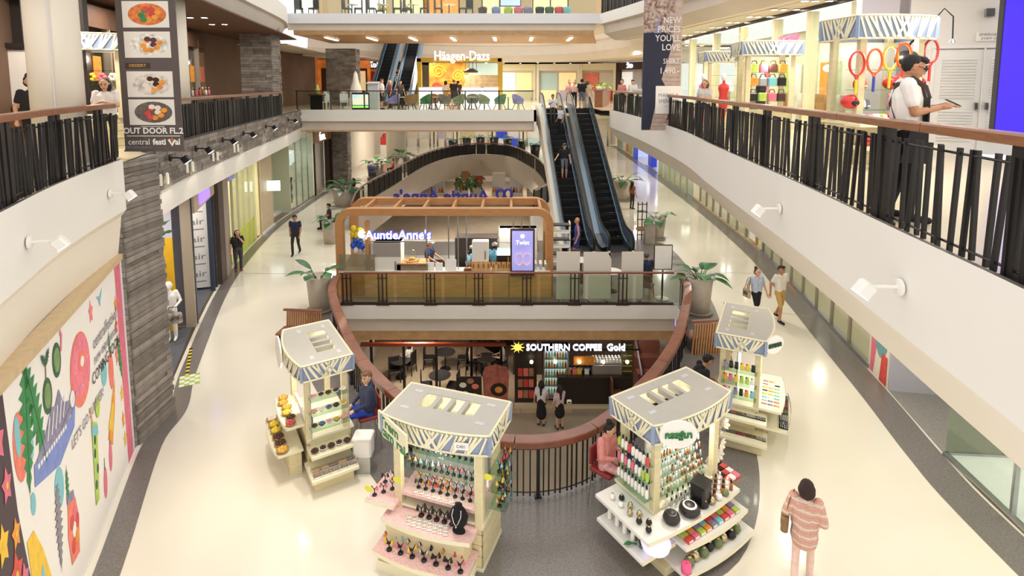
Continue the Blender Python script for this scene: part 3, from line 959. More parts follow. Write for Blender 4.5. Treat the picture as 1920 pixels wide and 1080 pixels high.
# donut float with a bite
dn = ell(.68, 2.95, .78, .56, 30)
print2d(mur, dn, p_coral, 2, 'printed_float')
print2d(mur, ell(.7, 3.0, .7, .47, 26), p_pink, 3, 'printed_icing')
print2d(mur, ell(.78, 3.05, .26, .15, 16), p_coral, 4, 'printed_ring')
print2d(mur, ell(.8, 3.04, .14, .08, 14), p_white, 5, 'printed_hole')
print2d(mur, ell(-.12, 2.72, .17, .12, 12), p_white, 5, 'printed_bite')
for k in range(12):
 a = k * PI / 6
 u, z = .72 + .5 * math.cos(a), 3.0 + .33 * math.sin(a)
 print2d(mur, [(u - .035, z - .01), (u + .035, z + .01), (u + .03, z + .025), (u - .04, z + .005)], (p_white, p_yellow, p_teal)[k % 3], 5, 'printed_sprinkle')
MB().bar((-.95, -.014, 2.55), (.2, -.014, 2.75), .012, .002, up=(0, 1, 0)).build('printed_string', p_ink, mur)
# cruise ship
print2d(mur, [(-2.6, 2.35), (-2.55, 2.62), (-.25, 2.5), (.15, 2.72), (-.1, 2.3), (-1.2, 2.12)], p_blue, 2, 'printed_hull')
print2d(mur, [(-2.5, 2.6), (-.9, 2.5), (-.2, 2.55), (.0, 2.68), (-.7, 2.85), (-.9, 3.1), (-1.2, 2.95), (-1.4, 3.0), (-1.9, 2.75)], p_lav, 3, 'printed_deck')
for k in range(12):
 u = -2.4 + k * .15
 print2d(mur, [(u, 2.5 - k * .004), (u + .1, 2.5 - k * .004), (u + .1, 2.56 - k * .004), (u, 2.56 - k * .004)], p_white, 4, 'printed_porthole')
for k in range(5):
 u = -1.8 + k * .25
 MB().bar((u, -.013, 2.66), (u + .22, -.013, 2.92), .04, .002, up=(0, 1, 0)).build('printed_stripe', p_white, mur)
for (u, z, ru, rz) in ((-2.65, 2.9, .17, .2), (-2.75, 2.2, .12, .14), (-1.35, 1.85, .28, .28), (1.3, 1.3, .22, .3), (2.6, 2.35, .28, .22)):
 print2d(mur, ell(u, z, ru, rz), p_teal, 2, 'printed_spot')
# tall drink, jar, fruit, flowers
print2d(mur, [(1.0, .6), (1.3, .6), (1.62, 1.8), (1.15, 1.95)], p_lime, 3, 'printed_glass')
print2d(mur, [(1.14, 1.9), (1.62, 1.75), (1.6, 1.6), (1.12, 1.72)], p_teal, 4, 'printed_ice')
for (u, z) in ((1.22, 1.4), (1.35, 1.1), (1.15, .9), (1.3, 1.6)):
 print2d(mur, ell(u, z, .09, .08, 10), p_dgreen, 4, 'printed_lime')
print2d(mur, ell(1.75, 2.02, .2, .18, 18), p_lime, 4, 'printed_lime')
print2d(mur, [(1.2, 1.9), (1.25, 1.9), (1.12, 2.2), (1.07, 2.2)], p_orange, 5, 'printed_straw')
print2d(mur, [(-1.0, .55), (-.45, .5), (-.3, 1.0), (-.45, 1.35), (-.95, 1.45), (-1.1, 1.0)], p_coral, 2, 'printed_jar')
for (u, z, m_) in ((-.8, .75, p_red), (-.55, .8, p_orange), (-.8, 1.1, p_red), (-.55, 1.15, p_rose), (-.68, .95, p_white), (-.45, 1.0, p_red)):
 print2d(mur, ell(u, z, .13, .11, 12), m_, 3, 'printed_berry')
print2d(mur, [(-1.0, 1.45), (-.5, 1.35), (-.55, 1.5), (-.98, 1.58)], p_lav, 3, 'printed_lid')
print2d(mur, leaf_poly(-1.5, 1.95, 1.15, -1.7, .22, 11), p_ink, 3, 'printed_frond')
print2d(mur, leaf_poly(-.9, 1.5, .45, 1.5, .1, 5), p_green, 3, 'printed_leaf')
for (u, z, s) in ((1.85, 3.58, .2), (4.05, 2.3, .22)):
 flower(u, z, s, p_pink, 2)
print2d(mur, [(2.5, 1.2), (2.9, .95), (3.4, 1.5), (3.6, 1.95), (3.2, 1.75)], p_orange, 2, 'printed_mango')
print2d(mur, [(2.6, 1.35), (3.0, 1.15), (3.3, 1.6), (3.1, 1.65)], p_yellow, 3, 'printed_mango')
for (u, z) in ((2.6, .85), (1.95, .62)):
 print2d(mur, ell(u, z, .16, .26, 16, tilt=-.3), p_rose, 2, 'printed_fruit')
 print2d(mur, [(u - .02, z + .22), (u + .02, z + .22), (u + .06, z + .42), (u + .03, z + .42)], p_dgreen, 3, 'printed_stalk')
print2d(mur, ell(3.3, 2.2, .25, .34, 16), p_coral, 2, 'printed_pineapple')
print2d(mur, leaf_poly(3.3, 2.5, .4, 1.6, .1, 4), p_green, 3, 'printed_leaf')
print2d(mur, leaf_poly(4.2, 2.6, .9, -1.3, .2, 7), p_green, 2, 'printed_leaf')
for (u, z, m_) in ((4.2, 1.0, p_orange), (4.25, .6, p_yellow), (4.3, 3.2, p_orange), (4.2, 2.8, p_red), (4.25, 1.5, p_yellow)):
 flower(u, z, .17, m_, 2)
print2d(mur, [(2.4, 3.72), (2.75, 3.66), (3.0, 3.76), (2.8, 3.6), (2.7, 3.5), (2.62, 3.62)], p_teal, 2, 'printed_bird')
for (t_, u, z, s, m_) in (('centralfestival', 3.05, 3.05, .3, p_ink), ('new experience', 2.95, 2.78, .24, p_ink), ('COMING SOON', 2.95, 2.52, .27, p_dark), ("LET'S GO SUMMER!", 1.0, 2.1, .22, p_ink)):
 text(t_, s, (u, -.012, z), m_, mur, (PI / 2, 0, 0), .001, sx=1.5)
# ---- shops behind the pier, numbered along the wall
yel = mat('yellow_wall', '#d9a91f', .5, var=.05)
grey_fl = mat('dark_shop_carpet', '#5c5e66', .8, var=.1, scale=9)
lilac = mat('lilac_grey_wall', '#b4b0bb', .6)
metal_frame = mat('champagne_frame', '#b5a794', .4, .3)
shop_glass = glass('shop_glass', '#f3f8f4')
H = 4.15
def shop_room(root, L, depth, wallm, floorm, ceil=True, back=True, left=True, right=True):
 if back:
  MB().box((L / 2, depth, H / 2), (L, .08, H)).build('back_wall', wallm, root)
 MB().box((L / 2, depth / 2 + .05, .008), (L, depth - .1, .012)).build('shop_floor', floorm, root)
 if ceil:
  MB().box((L / 2, depth / 2 + .1, H - .03), (L, depth, .05)).build('shop_ceiling', warmwhite, root)
 for k in range(max(1, int(L / 7))):
  lamp('AREA', tuple(root.matrix_basis @ V((L * (k + .5) / max(1, int(L / 7)), depth * .45, H - .12))), 38, SOFT, .5)
 if left:
  MB().box((.03, depth / 2, H / 2), (.06, depth, H)).build('side_wall', wallm, root)
 if right:
  MB().box((L - .03, depth / 2, H / 2), (.06, depth, H)).build('side_wall', wallm, root)
# 1: bag shop with yellow screen wall
s1, L1 = seg('bag_shop', 'bag shop with yellow side wall and leaf picture behind the stone pier', 'shop', LW, 22.3, 30.4)
shop_room(s1, L1, 3.6, lilac, grey_fl, right=False)
MB().box((L1 - .35, 2.0, 1.4), (.12, 3.1, 2.8)).build('yellow_screen', yel, s1)
pic = MB().box((L1 - .33, 2.0, 3.5), (.1, 3.1, 1.4)).build('picture_panel', lilac, s1)
for k in range(9):
 a = R(10 + k * 20)
 MB().plate([(L1 - .39, 1.3 + x, 2.85 + z) for x, z in leaf_poly(0, 0, .95, a, .1, 6)], .004).build('printed_leaf', p_dgreen, pic)
MB().box((L1 - .06, .12, H / 2), (.26, .26, H)).build('frame_post', metal_frame, s1)
# hazard strip and floor sign
hz = mat('hazard_yellow', '#d8c63a', .6)
hs = thing('hazard_tape', 'black and yellow hazard tape laid along the granite border', 'tape', (at_y(LW, 25 * YS) + .3, 25 * YS, .006), math.atan2(3.2 * YS, -.85))
for k in range(16):
 MB().box((k * .1, 0, 0), (.1, .08, .004)).build('stripe', hz if k % 2 == 0 else black_m, hs)
fs_ = thing('floor_sticker', 'green and white checked floor sticker at the end of the hazard tape', 'sticker', (at_y(LW, 24.0 * YS) + .25, 24.0 * YS, .006), .5)
for i in range(4):
 for j in range(5):
  MB().box((i * .11, j * .11, 0), (.108, .108, .003)).build('square', p_lime if (i + j) % 2 else p_white, fs_)
# 2: hair salon
s2, L2 = seg('hair_salon', 'hair salon with repeated white script wallpaper and purple lit sign', 'shop', LW, 30.6, 36.6)
shop_room(s2, L2, 4.6, mat('salon_wall', '#8f8fa0', .6), grey_fl)
wp = MB().box((L2 - .5, 2.1, 1.95), (.06, 3.9, 3.7)).build('wallpaper_panel', p_white, s2)
for k in range(6):
 for q in (.62, 1.55, 2.5):
  text('Hair', .32, (L2 - .54, q, .6 + k * .62), p_ink, s2, (PI / 2, 0, -PI / 2), .001, sx=1.3)
  MB().box((L2 - .535, q, .33 + k * .62), (.004, .7, .035)).build('printed_line', p_ink, s2)
purple = mat('purple_neon', '#8a6cf0', .4, emis=1.6)
sg = MB().box((L2 * .5, -.02, 3.75), (L2 - .3, .12, .75)).build('sign_band', mat('sign_band_beige', '#c9b99c', .6), s2)
for k in range(9):
 MB().tube([(1.3 + k * .3, -.12, 3.5 + .1 * (k % 2)), (1.35 + k * .3, -.12, 3.95), (1.48 + k * .3, -.12, 3.7), (1.45 + k * .3, -.12, 3.5)], .035, 6).build('sign_letter', purple, s2)
for (x, w_) in ((.1, .2), (L2 - .85, .14), (L2 - .1, .2)):
 MB().box((x, .05, H / 2), (w_, .14, H)).build('frame_post', mat('slate_frame', '#3e4454', .4), s2)
MB().box((L2 - .48, .05, 1.9), (.6, .02, 3.6)).build('glass_pane', shop_glass, s2)
sofa = thing('salon_sofa', 'low grey upholstered sofa in the hair salon', 'sofa', tuple(s2.matrix_basis @ V((1.9, 1.5, .016))), s2.rotation_euler.z)
grey_fab = mat('grey_upholstery', '#5e6470', .9, var=.08, scale=20)
for k in range(2):
 MB().cbox((k * .85, 0, .22), (.83, .9, .44), .05).build('seat_block', grey_fab, sofa)
MB().cbox((.42, .38, .6), (1.65, .16, .42), .05).build('backrest', grey_fab, sofa)
# 3: pillar and lime-green juice shop
s3, L3 = seg('lime_green_shop', 'lime green and white kiosk shop with tall glass front', 'shop', LW, 36.9, 49.4)
lime = mat('lime_laminate', '#c3d23c', .4, var=.04)
pale_y = mat('pale_yellow_wall', '#ece6b6', .6)
shop_room(s3, L3, 3.2, pale_y, up_cream)
MB().box((.55, .1, H / 2), (1.1, .5, H)).build('dark_pillar', mat('brown_pillar', '#574a42', .5, var=.08), s3)
MB().box((1.9, .1, H / 2), (1.3, .4, H)).build('pillar', mat('taupe_pillar', '#a3978a', .6), s3)
MB().box((4.4, 1.3, .55), (.9, 2.2, 1.1)).build('counter', lime, s3)
MB().box((4.75, 1.7, 2.6), (.1, 3.0, 3.1)).build('menu_wall', p_white, s3)
MB().box((4.69, 1.2, 2.4), (.02, .8, 1.0)).build('menu_print', p_yellow, s3)
MB().box((4.38, 1.3, .78), (.92, 2.22, .22)).build('counter_band', p_white, s3)
MB().box((7.9, .1, .55), (6.6, .06, 1.1)).build('plinth_panel', lime, s3)
for k in range(4):
 MB().box((5.4 + k * 1.7, .06, 2.6), (1.66, .02, 3.0)).build('glass_pane', shop_glass, s3)
for k in range(5):
 MB().box((4.55 + k * 1.7, .06, H / 2), (.07, .1, H)).build('mullion', cream_pt, s3)
 MB().box((5.2 + k * 1.5, 2.9, 2.0), (.9, .04, 1.6)).build('poster', (p_orange, p_white, p_teal, p_coral, p_white)[k], s3)
MB().plate([(5.0, 3.1, 3.9), (6.2, 3.1, 3.0), (8.6, 3.1, 3.1), (9.8, 3.1, 2.4), (8.4, 3.1, 3.9)], .03).build('wall_graphic', mat('graphic_tan', '#d2b489', .6), s3)
MB().box((3.8, -.06, 3.7), (1.6, .08, .4)).build('sign_board', mat('sign_blue_grey', '#8d8fc0', .5, emis=.3), s3)
# 4: cream pier, screen wall, glass shop, white door
s4, L4 = seg('cream_pier', 'cream shop pier with small lit sign sticking out', 'pillar', LW, 49.5, 53)
MB().box((L4 / 2, .3, H / 2), (L4, .8, H)).build('body', mat('cream_stone', '#d2bfa0', .5, var=.06), s4)
MB().box((L4 * .55, -.4, 2.2), (.12, .6, .5)).build('lit_sign', mat('sign_cyan', '#e3f3f2', .4, emis=1.5), s4)
MB().box((L4 / 2, -.14, .06), (L4, .1, .12)).build('skirting', grey_white, s4)
s5, L5 = seg('display_wall', 'pale green shop return wall with tall purple screen', 'shop', LW, 53, 58.5)
MB().box((L5 / 2, .9, H / 2), (L5, .1, H)).build('wall_panel', mat('pale_green_wall', '#c9cdb2', .6), s5)
MB().box((L5 - .06, .45, H / 2), (.12, 1.0, H)).build('side_wall', mat('pale_green_wall', '#c9cdb2', .6), s5)
MB().box((1.4, .82, 1.75), (1.8, .06, 2.6)).build('screen', mat('purple_screen', '#4a2a5c', .3, var=.5, scale=3, emis=.25), s5)
MB().box((L5 / 2, .7, .06), (L5, .4, .12)).build('skirting', grey_white, s5)
s6, L6 = seg('glass_fronted_shop', 'glass-fronted shop with white signs and a zigzag chair in its window', 'shop', LW, 58.6, 67)
shop_room(s6, L6, 3.0, mat('mint_wall', '#dfe3d4', .6), up_cream)
for k in range(4):
 MB().box((1.05 + k * 2.05, .02, 2.0), (1.98, .02, 4.0)).build('glass_pane', shop_glass, s6)
 MB().box((.03 + k * 2.05, .02, 2.05), (.05, .08, 4.1)).build('mullion', steel, s6)
MB().box((1.2, .3, 1.3), (.8, .02, 2.4)).build('poster', p_white, s6)
MB().box((1.2, .28, 1.2), (.5, .02, .9)).build('poster_print', p_coral, s6)
for k in range(3):
 MB().box((2.2 + k * .9, .6, 2.7 + .1 * k), (.7, .3, .7)).build('hanging_sign', mat('hanging_sign_white', '#e8edf0', .5, emis=.5), s6)
zz = MB()
for k in range(5):
 zz.bar((3.0 + .25 * (k % 2), .5, .2 + k * .3), (3.0 + .25 * ((k + 1) % 2), .5, .5 + k * .3), .12, .05)
zz.build('display_stand', black_m, s6)
MB().box((4.0, .02, .06), (L6, .1, .12)).build('skirting', steel, s6)
MB().box((6.2, 2.8, 3.6), (1.2, .04, .6)).build('sign_panel', mat('magenta_sign', '#d28ae0', .5, emis=1.2), s6)
s7, L7 = seg('white_shop_door', 'white framed shop doorway with lit lettering and an easel stand', 'shop', LW, 67.2, 74.2)
MB().box((L7 / 2, .6, H / 2), (L7, .1, H)).build('back_panel', p_white, s7)
for x in (.12, L7 - 1.4, L7 - .1):
 MB().box((x, .1, H / 2), (.22, .3, H)).build('frame_post', dark_br, s7)
MB().box((L7 / 2, .1, 3.75), (L7, .3, .7)).build('lintel_panel', mat('tan_fascia', '#b08a62', .6), s7)
text('fam.', .8, (L7 * .45, -.06, 3.75), glow_w, s7, (PI / 2, 0, 0), .03, sx=1.8)
MB().box((2.4, .45, 1.2), (1.0, .04, 1.0)).build('notice_board', p_teal, s7)
for k in (-1, 1):
 MB().bar((2.4 + k * .1, .4, 1.6), (2.4 + k * .4, .4, 0), .04, .04).build('easel_leg', steel, s7)
MB().box((L7 - .9, .2, 2.0), (.8, .05, 3.8)).build('dark_panel', black_m, s7)
# ================================================================ main floor, right: shops under the balcony
alc_fl = mat('alcove_granite', '#8d8985', .5, var=.2, scale=30)
r1, K1 = seg('glass_corner_shop', 'glass-walled corner shop with white floor beside the woman in the striped top', 'shop', RW, 13.2, 19.3, True)
MB().box((K1 / 2, 2.1, .01), (K1, 4.0, .016)).build('shop_floor', mat('white_tile', '#eef0f4', .15, var=.02), r1)
MB().box((K1 / 2, 4.1, H / 2), (K1, .1, H)).build('back_wall', grey_white, r1)
for k in range(2):
 MB().box((1.55 + k * 3.05, 0, 1.5), (3.0, .025, 3.0)).build('glass_pane', green_glass, r1)
MB().box((.02, 1.1, 1.5), (.025, 2.2, 3.0)).build('glass_pane', green_glass, r1)
MB().cbox((3.07, 0, 1.5), (.09, .09, 3.0), .01).build('steel_post', steel, r1)
lamp('AREA', tuple(r1.matrix_basis @ V((K1 / 2, 2, 3.9))), 70, SOFT, .6)
MB().box((K1 / 2, 0, .03), (K1, .1, .06)).build('floor_channel', steel, r1)
MB().box((.0, 1.1, .03), (.1, 2.2, .06)).build('floor_channel', steel, r1)
r2, K2 = seg('recessed_entrance', 'recessed white shop entrance with grey stone floor and bright pattern panel', 'shop', RW, 19.4, 25.4, True)
MB().box((K2 / 2 + .9, 1.0, .006), (K2 - 1.8, 2.0, .01)).build('entrance_floor', alc_fl, r2)
MB().box((K2 / 2 + .9, 2.0, H / 2), (K2 - 1.8, .1, H)).build('back_wall', p_white, r2)
MB().box((K2 / 2 + .9, 1.93, .09), (K2 - 1.8, .04, .18)).build('skirting', grey_white, r2)
MB().box((K2 / 2 + 1.2, 1.93, 2.2), (K2 - 3, .03, .1)).build('dado_rail', grey_white, r2)
MB().box((1.75, 1.0, H / 2), (.12, 2.0, H)).build('side_wall', lilac, r2)
pp = MB().box((.85, .02, 1.3), (1.7, .1, 2.6)).build('pattern_panel', mat('pattern_cream', '#efe6d0', .5), r2)
MB().plate([(.05, -.035, .05), (.35, -.035, .05), (.6, -.035, .9), (.25, -.035, 2.5), (.05, -.035, 2.5)], .003).build('printed_shape', p_rose, pp)
MB().plate([(a, -.04, b_) for a, b_ in ell(1.0, 1.35, .65, .75, 20)], .003).build('printed_shape', pr('muted_teal', '#6fa3a6'), pp)
MB().plate([(1.0, -.042, .05), (1.65, -.042, .05), (1.65, -.042, .75), (1.15, -.042, .75)], .003).build('printed_shape', p_red, pp)
r3, K3 = seg('glass_fronted_shop', 'glass-fronted shop under the white balcony next to the pattern panel', 'shop', RW, 25.6, 44, True)
shop_room(r3, K3, 3.4, warmwhite, up_cream)
for k in range(8):
 MB().box((1.15 + k * 2.3, .02, 2.0), (2.25, .02, 4.0)).build('glass_pane', shop_glass, r3)
 MB().box((k * 2.3 + .03, .02, 2.05), (.06, .1, 4.1)).build('mullion', metal_frame, r3)
MB().box((K3 / 2, .02, .06), (K3, .12, .12)).build('sill', steel, r3)
r4, K4 = seg('glass_fronted_shop', 'bright glass-fronted shop with a small table inside, right of the escalators', 'shop', RW, 44.3, 66, True)
shop_room(r4, K4, 3.6, mat('pale_shop_wall', '#eee9d6', .6), up_cream)
for k in range(7):
 MB().box((4.4 + k * 2.5, .02, 2.0), (2.42, .02, 4.0)).build('glass_pane', shop_glass, r4)
 MB().box((3.1 + k * 2.5, .02, 2.05), (.09, .12, 4.1)).build('mullion', metal_frame, r4)
for k in range(4):
 MB().box((5 + k * 4, 3.5, 1.9), (2.4, .04, 2.2)).build('wall_graphic', (p_lime, p_white, p_coral, p_teal)[k], r4)
MB().box((K4 / 2, .02, .06), (K4, .14, .12)).build('sill', mat('stone_sill', '#c9b59a', .5), r4)
fp = MB().box((K4 - 1.2, -.1, 1.5), (1.5, .1, 2.5)).build('framed_poster', mat('gold_frame', '#c4a15a', .4), r4)
MB().box((K4 - 1.2, -.16, 1.5), (1.3, .02, 2.3)).build('poster_print', p_white, fp)
tb_ = thing('display_table', 'small white display table behind the shop glass', 'table', tuple(r4.matrix_basis @ V((13.0, 1.4, .016))), r4.rotation_euler.z)
MB().box((0, 0, .8), (1.6, .7, .06)).build('table_top', p_white, tb_)
for sx_ in (-.7, .7):
 for sy_ in (-.28, .28):
  MB().box((sx_, sy_, .39), (.05, .05, .77)).build('leg', cream_pt, tb_)
MB().box((10, .9, 3.3), (1.3, .06, .7)).build('hanging_screen', mat('blue_screen', '#9db6ef', .3, emis=1.6), r4)
r5, K5 = seg('glass_fronted_shop', 'glass shop with pale interior between cream posts, behind the escalator', 'shop', RW, 66.3, 84, True)
shop_room(r5, K5, 3.6, mat('aqua_wall', '#d8e6df', .6), up_cream)
for k in range(6):
 MB().box((1.5 + k * 3, .02, 2.0), (2.9, .02, 4.0)).build('glass_pane', shop_glass, r5)
 MB().box((.05 + k * 3, .02, 2.05), (.12, .14, 4.1)).build('mullion', cream_pt, r5)
MB().box((5, 3.5, 3.0), (1.6, .05, .5)).build('sign_panel', p_teal, r5)
MB().box((9, 2.0, .6), (2.6, .8, 1.2)).build('display_counter', mat('warm_grey_counter', '#a89c90', .5), r5)
r6, K6 = seg('blue_bank_branch', 'bright blue bank branch with lit panels beyond the escalators', 'shop', RW, 84.5, 104, True)
bank = mat('bank_blue', '#2f45c8', .4, emis=.25)
shop_room(r6, K6, 4, mat('bank_light', '#cfdcff', .5, emis=.35), up_cream)
MB().box((K6 / 2, -.1, 3.7), (K6, .2, .9)).build('fascia_sign', bank, r6)
MB().box((2, -.05, H / 2), (3.6, .1, H)).build('blue_panel', bank, r6)
MB().box((13, .3, 1.6), (2.2, .5, 3.0)).build('cash_machine', bank, r6)
MB().box((13, .0, 1.9), (1.2, .06, 1.0)).build('machine_screen', glow_w, r6)
MB().box((7, -.1, 3.7), (4, .06, .5)).build('lit_sign', glow_w, r6)
r7, K7 = seg('far_shop', 'cream shop front at the far end of the aisle', 'shop', RW, 104.5, 123.5, True)
MB().box((K7 / 2, .1, H / 2), (K7, .2, H)).build('front_panel', cream_pt, r7)
for k in range(5):
 MB().box((2 + k * 3.6, -.05, 1.7), (2.4, .1, 3.0)).build('window_pane', shop_glass, r7)
 MB().box((2 + k * 3.6, -.01, 1.7), (2.6, .06, 3.2)).build('poster', (p_orange, p_teal, p_white, p_coral, p_lime)[k], r7)
# ================================================================ pretzel kiosk on the platform
def rounded_frame(y, w_, h, r, t, dpt):
 """portal frame: two uprights and a top beam with rounded corners; returns MB in local xz at depth y"""
 m = MB()
 def arc(rad):
  pts = [(-w_ / 2 + (r - rad), 0)]
  for k in range(7):
   a = PI - k * PI / 12
   pts.append((-w_ / 2 + r + rad * math.cos(a), h - r + rad * math.sin(a)))
  for k in range(7):
   a = PI / 2 - k * PI / 12
   pts.append((w_ / 2 - r + rad * math.cos(a), h - r + rad * math.sin(a)))
  pts.append((w_ / 2 - (r - rad), 0))
  return pts
 o, i_ = arc(r), arc(r - t)
 n = len(o)
 vs = [(x, y, z) for x, z in o] + [(x, y, z) for x, z in i_] + [(x, y + dpt, z) for x, z in o] + [(x, y + dpt, z) for x, z in i_]
 fs = []
 for k in range(n - 1):
  fs += [(k, n + k, n + k + 1, k + 1), (2 * n + k, 2 * n + k + 1, 3 * n + k + 1, 3 * n + k), (k, k + 1, 2 * n + k + 1, 2 * n + k), (n + k, 3 * n + k, 3 * n + k + 1, n + k + 1)]
 fs += [(0, 2 * n, 3 * n, n), (n - 1, 2 * n - 1, 4 * n - 1, 3 * n - 1)]
 return m.add(vs, fs)
PX, PY = -2.28, 18.25           # middle of the kiosk front
pk = thing('pretzel_kiosk', 'timber-framed pretzel kiosk with rounded portal frames on the platform', 'kiosk', (PX, PY, 0))
KW, KH, KD = 7.35, 3.05, 1.72
f1 = rounded_frame(0, KW, KH, .55, .24, .3).build('portal_frame', wood_oak_h, pk)
f2 = rounded_frame(KD, KW, KH, .55, .24, .3).build('portal_frame', wood_oak_h, pk)
for k in range(7):
 MB().box((-2.75 + k * 1.0, KD / 2 + .15, KH - .13), (.09, KD - .3, .2)).build('rafter', wood_oak, pk)
MB().box((0, KD * .5 + .2, .015), (KW, KD + .3, .02)).build('kiosk_floor', granite, pk)
# inner left upright and balloon bay
MB().box((-2.62, .15, 1.3), (.12, .24, 2.6)).build('upright', wood_oak, pk)
fr_clad = mat('oak_veneer_panel', '#dcaa6c', .5, var=.12, scale=1.6, stretch=(1, 1, 7))
for k in range(5):
 pn = MB().box((-2.9 + k * 1.45, -.02, .42), (1.43, .05, .84)).build('front_panel', fr_clad, pk)
for k in range(14):
 MB().box((-3.5 + k * .06, -.055, .45), (.025, .02, .78)).build('slat', wood_oak, pk)
MB().box((.0, .12, .9), (KW - .2, .45, .05)).build('worktop', mat('worktop_white', '#e6e1d8', .3), pk)
# side glass at the left end and dividers
MB().box((-2.95, -.06, 1.16), (1.2, .02, .68)).build('side_glass', glass('smoky_glass', '#d2cbb4', op=.25), pk)
pole = MB().lathe([(.022, 0), (.022, 1)], n=8).mesh('pole', steel)
for x in (.13, .45, .74, 2.33, 2.6, 2.88):
 o = inst(pole, pk, (x, .1, .9 if x < 2 else 2.2), 0, 'pole')
 o.scale = (1, 1, KH - .24 - (.9 if x < 2 else 2.2))
o = inst(pole, pk, (-.62, .1, .9), 0, 'pole')
o.scale = (1.2, 1.2, KH - .24 - .9)
MB().box((.0, 1.5, .45), (KW - 1.2, .5, .9)).build('rear_counter', steel, pk)
MB().box((2.0, .45, .46), (.7, .3, .92)).build('service_counter', mat('counter_white', '#e9e6e0', .4), pk)
neon = mat('sign_white_glow', '#f4f4ff', .4, emis=1.1)
halo = mat('sign_blue_edge', '#3a3fd0', .4, emis=.7)
text('AuntieAnne\'s', .41, (-1.55, .0, 2.14), neon, pk, (PI / 2, 0, 0), .03, bold=.003, name='sign_lettering')
text('AuntieAnne\'s', .41, (-1.55, .06, 2.14), halo, pk, (PI / 2, 0, 0), .02, bold=.022, name='sign_halo')
lg = MB().tube([(-2.78 + .1 * math.cos(a), 0, 2.18 + .11 * math.sin(a)) for a in [PI * .1 + i * PI * 1.8 / 14 for i in range(15)]], .035, 8)
lg.tube([(-2.82, 0, 2.26), (-2.8, 0, 2.18), (-2.78, 0, 2.1)], .028, 6).tube([(-2.74, 0, 2.26), (-2.76, 0, 2.18), (-2.78, 0, 2.1)], .028, 6)
lg.build('sign_emblem', neon, pk)
MB().tube([(-2.88, 0, 2.34), (-2.79, 0, 2.38), (-2.7, 0, 2.33)], .026, 6).build('sign_halo_ring', mat('emblem_gold', '#e9d24a', .4, emis=.6), pk)
MB().box((-1.6, .1, 1.9), (2.5, .03, .03)).build('sign_bar', steel, pk)
# reversed lettering standing above the rear frame (seen from behind)
bl = mat('sign_back_navy', '#2c2f8c', .4)
text("Auntie Anne's", .62, (-.35, KD + .25, KH + .02), bl, pk, (PI / 2, 0, PI), .05, bold=.02, name='sign_lettering')
m = MB()
for s_ in (-1, 1):
 m.tube([(2.0 + s_ * .14 + .14 * math.cos(a), KD + .25, KH + .12 + .17 * math.sin(a)) for a in [i * PI / 8 for i in range(17)]], .05, 8)
m.build('sign_emblem', bl, pk)
# menu screen
scr = thing('menu_screen', 'tall lit screen showing a pretzel beside the kiosk till', 'screen', (.35, 18.13, .86))
MB().cbox((0, 0, .75), (.82, .1, 1.62), .02).build('casing', mat('screen_casing_brown', '#4a3028', .4), scr)
MB().box((0, -.055, .8), (.7, .01, 1.36)).build('display', mat('display_violet', '#a9a8f0', .3, emis=.45, var=.15, scale=1.5), scr)
pz = mat('pretzel_gold', '#e8b98a', .4, emis=.4)
m = MB()
for s_ in (-1, 1):
 m.tube([(.02 + s_ * .13 + .13 * math.cos(a), -.068, .52 + .2 * math.sin(a)) for a in [i * PI / 9 for i in range(19)]], .052, 6, flat=.2)
m.tube([(-.1, -.068, .3), (.02, -.068, .4), (.14, -.068, .3)], .035, 6, flat=.2)
m.build('pretzel_picture', pz, scr)
text('Twist', .2, (0, -.064, 1.08), glow_w, scr, (PI / 2, 0, 0), .002)
MB().plate([(a, -.063, b_) for a, b_ in ell(0, 1.3, .07, .07, 14)], .003).build('emblem', glow_w, scr)
# appliances, each a thing on the counter
def appliance(name, label, cat, x, y, z, w_, d, h, m1, m2=None, extra=None):
 t = thing(name, label, cat, (PX + x, PY + y, z))
 MB().cbox((0, 0, h / 2), (w_, d, h), .02).build('body', m1, t)
 if m2:
  MB().cbox((0, -.01, h * .87), (w_ * .98, d, h * .26), .015).build('upper_panel', m2, t)
 MB().box((w_ * .3, -d / 2 - .01, h * .5), (.04, .02, h * .3)).build('handle', steel, t)
 return t
appliance('fridge', 'tall white and grey fridge with its back to the balustrade', 'fridge', -1.95, 0.3, .03, .95, .6, 1.85, mat('white_enamel', '#e9e4da', .35), mat('grey_panel', '#9b938b', .45))
wicker = mat('woven_crate', '#8f7c66', .8, var=.2, scale=30)
t = thing('display_crate', 'woven counter crate with a timber lid at the kiosk front', 'crate', (PX - 1.1, PY + .25, .03))
MB().box((0, 0, .55), (1.05, .5, 1.1)).build('body', wicker, t)
for k in range(3):
 MB().box((-.34 + k * .34, -.02, 1.13), (.32, .56, .04)).build('lid_board', wood_oak_h, t)
t = thing('glass_dome', 'glass pastry dome on the timber crate', 'dome', (PX - 1.15, PY + .25, 1.18))
MB().lathe([(.2, 0), (.2, .26), (.14, .38), (.0, .42)], n=16).build('dome', clear, t, smooth=True)
MB().lathe([(.22, 0), (.22, .03), (0, .03)], n=16).build('base', wood_oak, t)
MB().cbox((0, 0, .07), (.2, .14, .1), .03).build('pastry', mat('pastry_gold', '#d99c45', .6), t)
appliance('oven', 'dark oven with a glass door behind the kiosk counter', 'oven', 1.0, 1.28, .03, 1.5, .6, 1.75, mat('oven_dark', '#3b2f2b', .4))
appliance('till', 'white upright machine with a black dial on the kiosk counter', 'machine', 1.2, .3, .935, .56, .3, .95, mat('white_enamel', '#e9e4da', .35))
appliance('coffee_machine', 'steel drinks machine beside the rear counter', 'machine', 1.0, 0.78, .92, .5, .4, .5, steel, black_s)
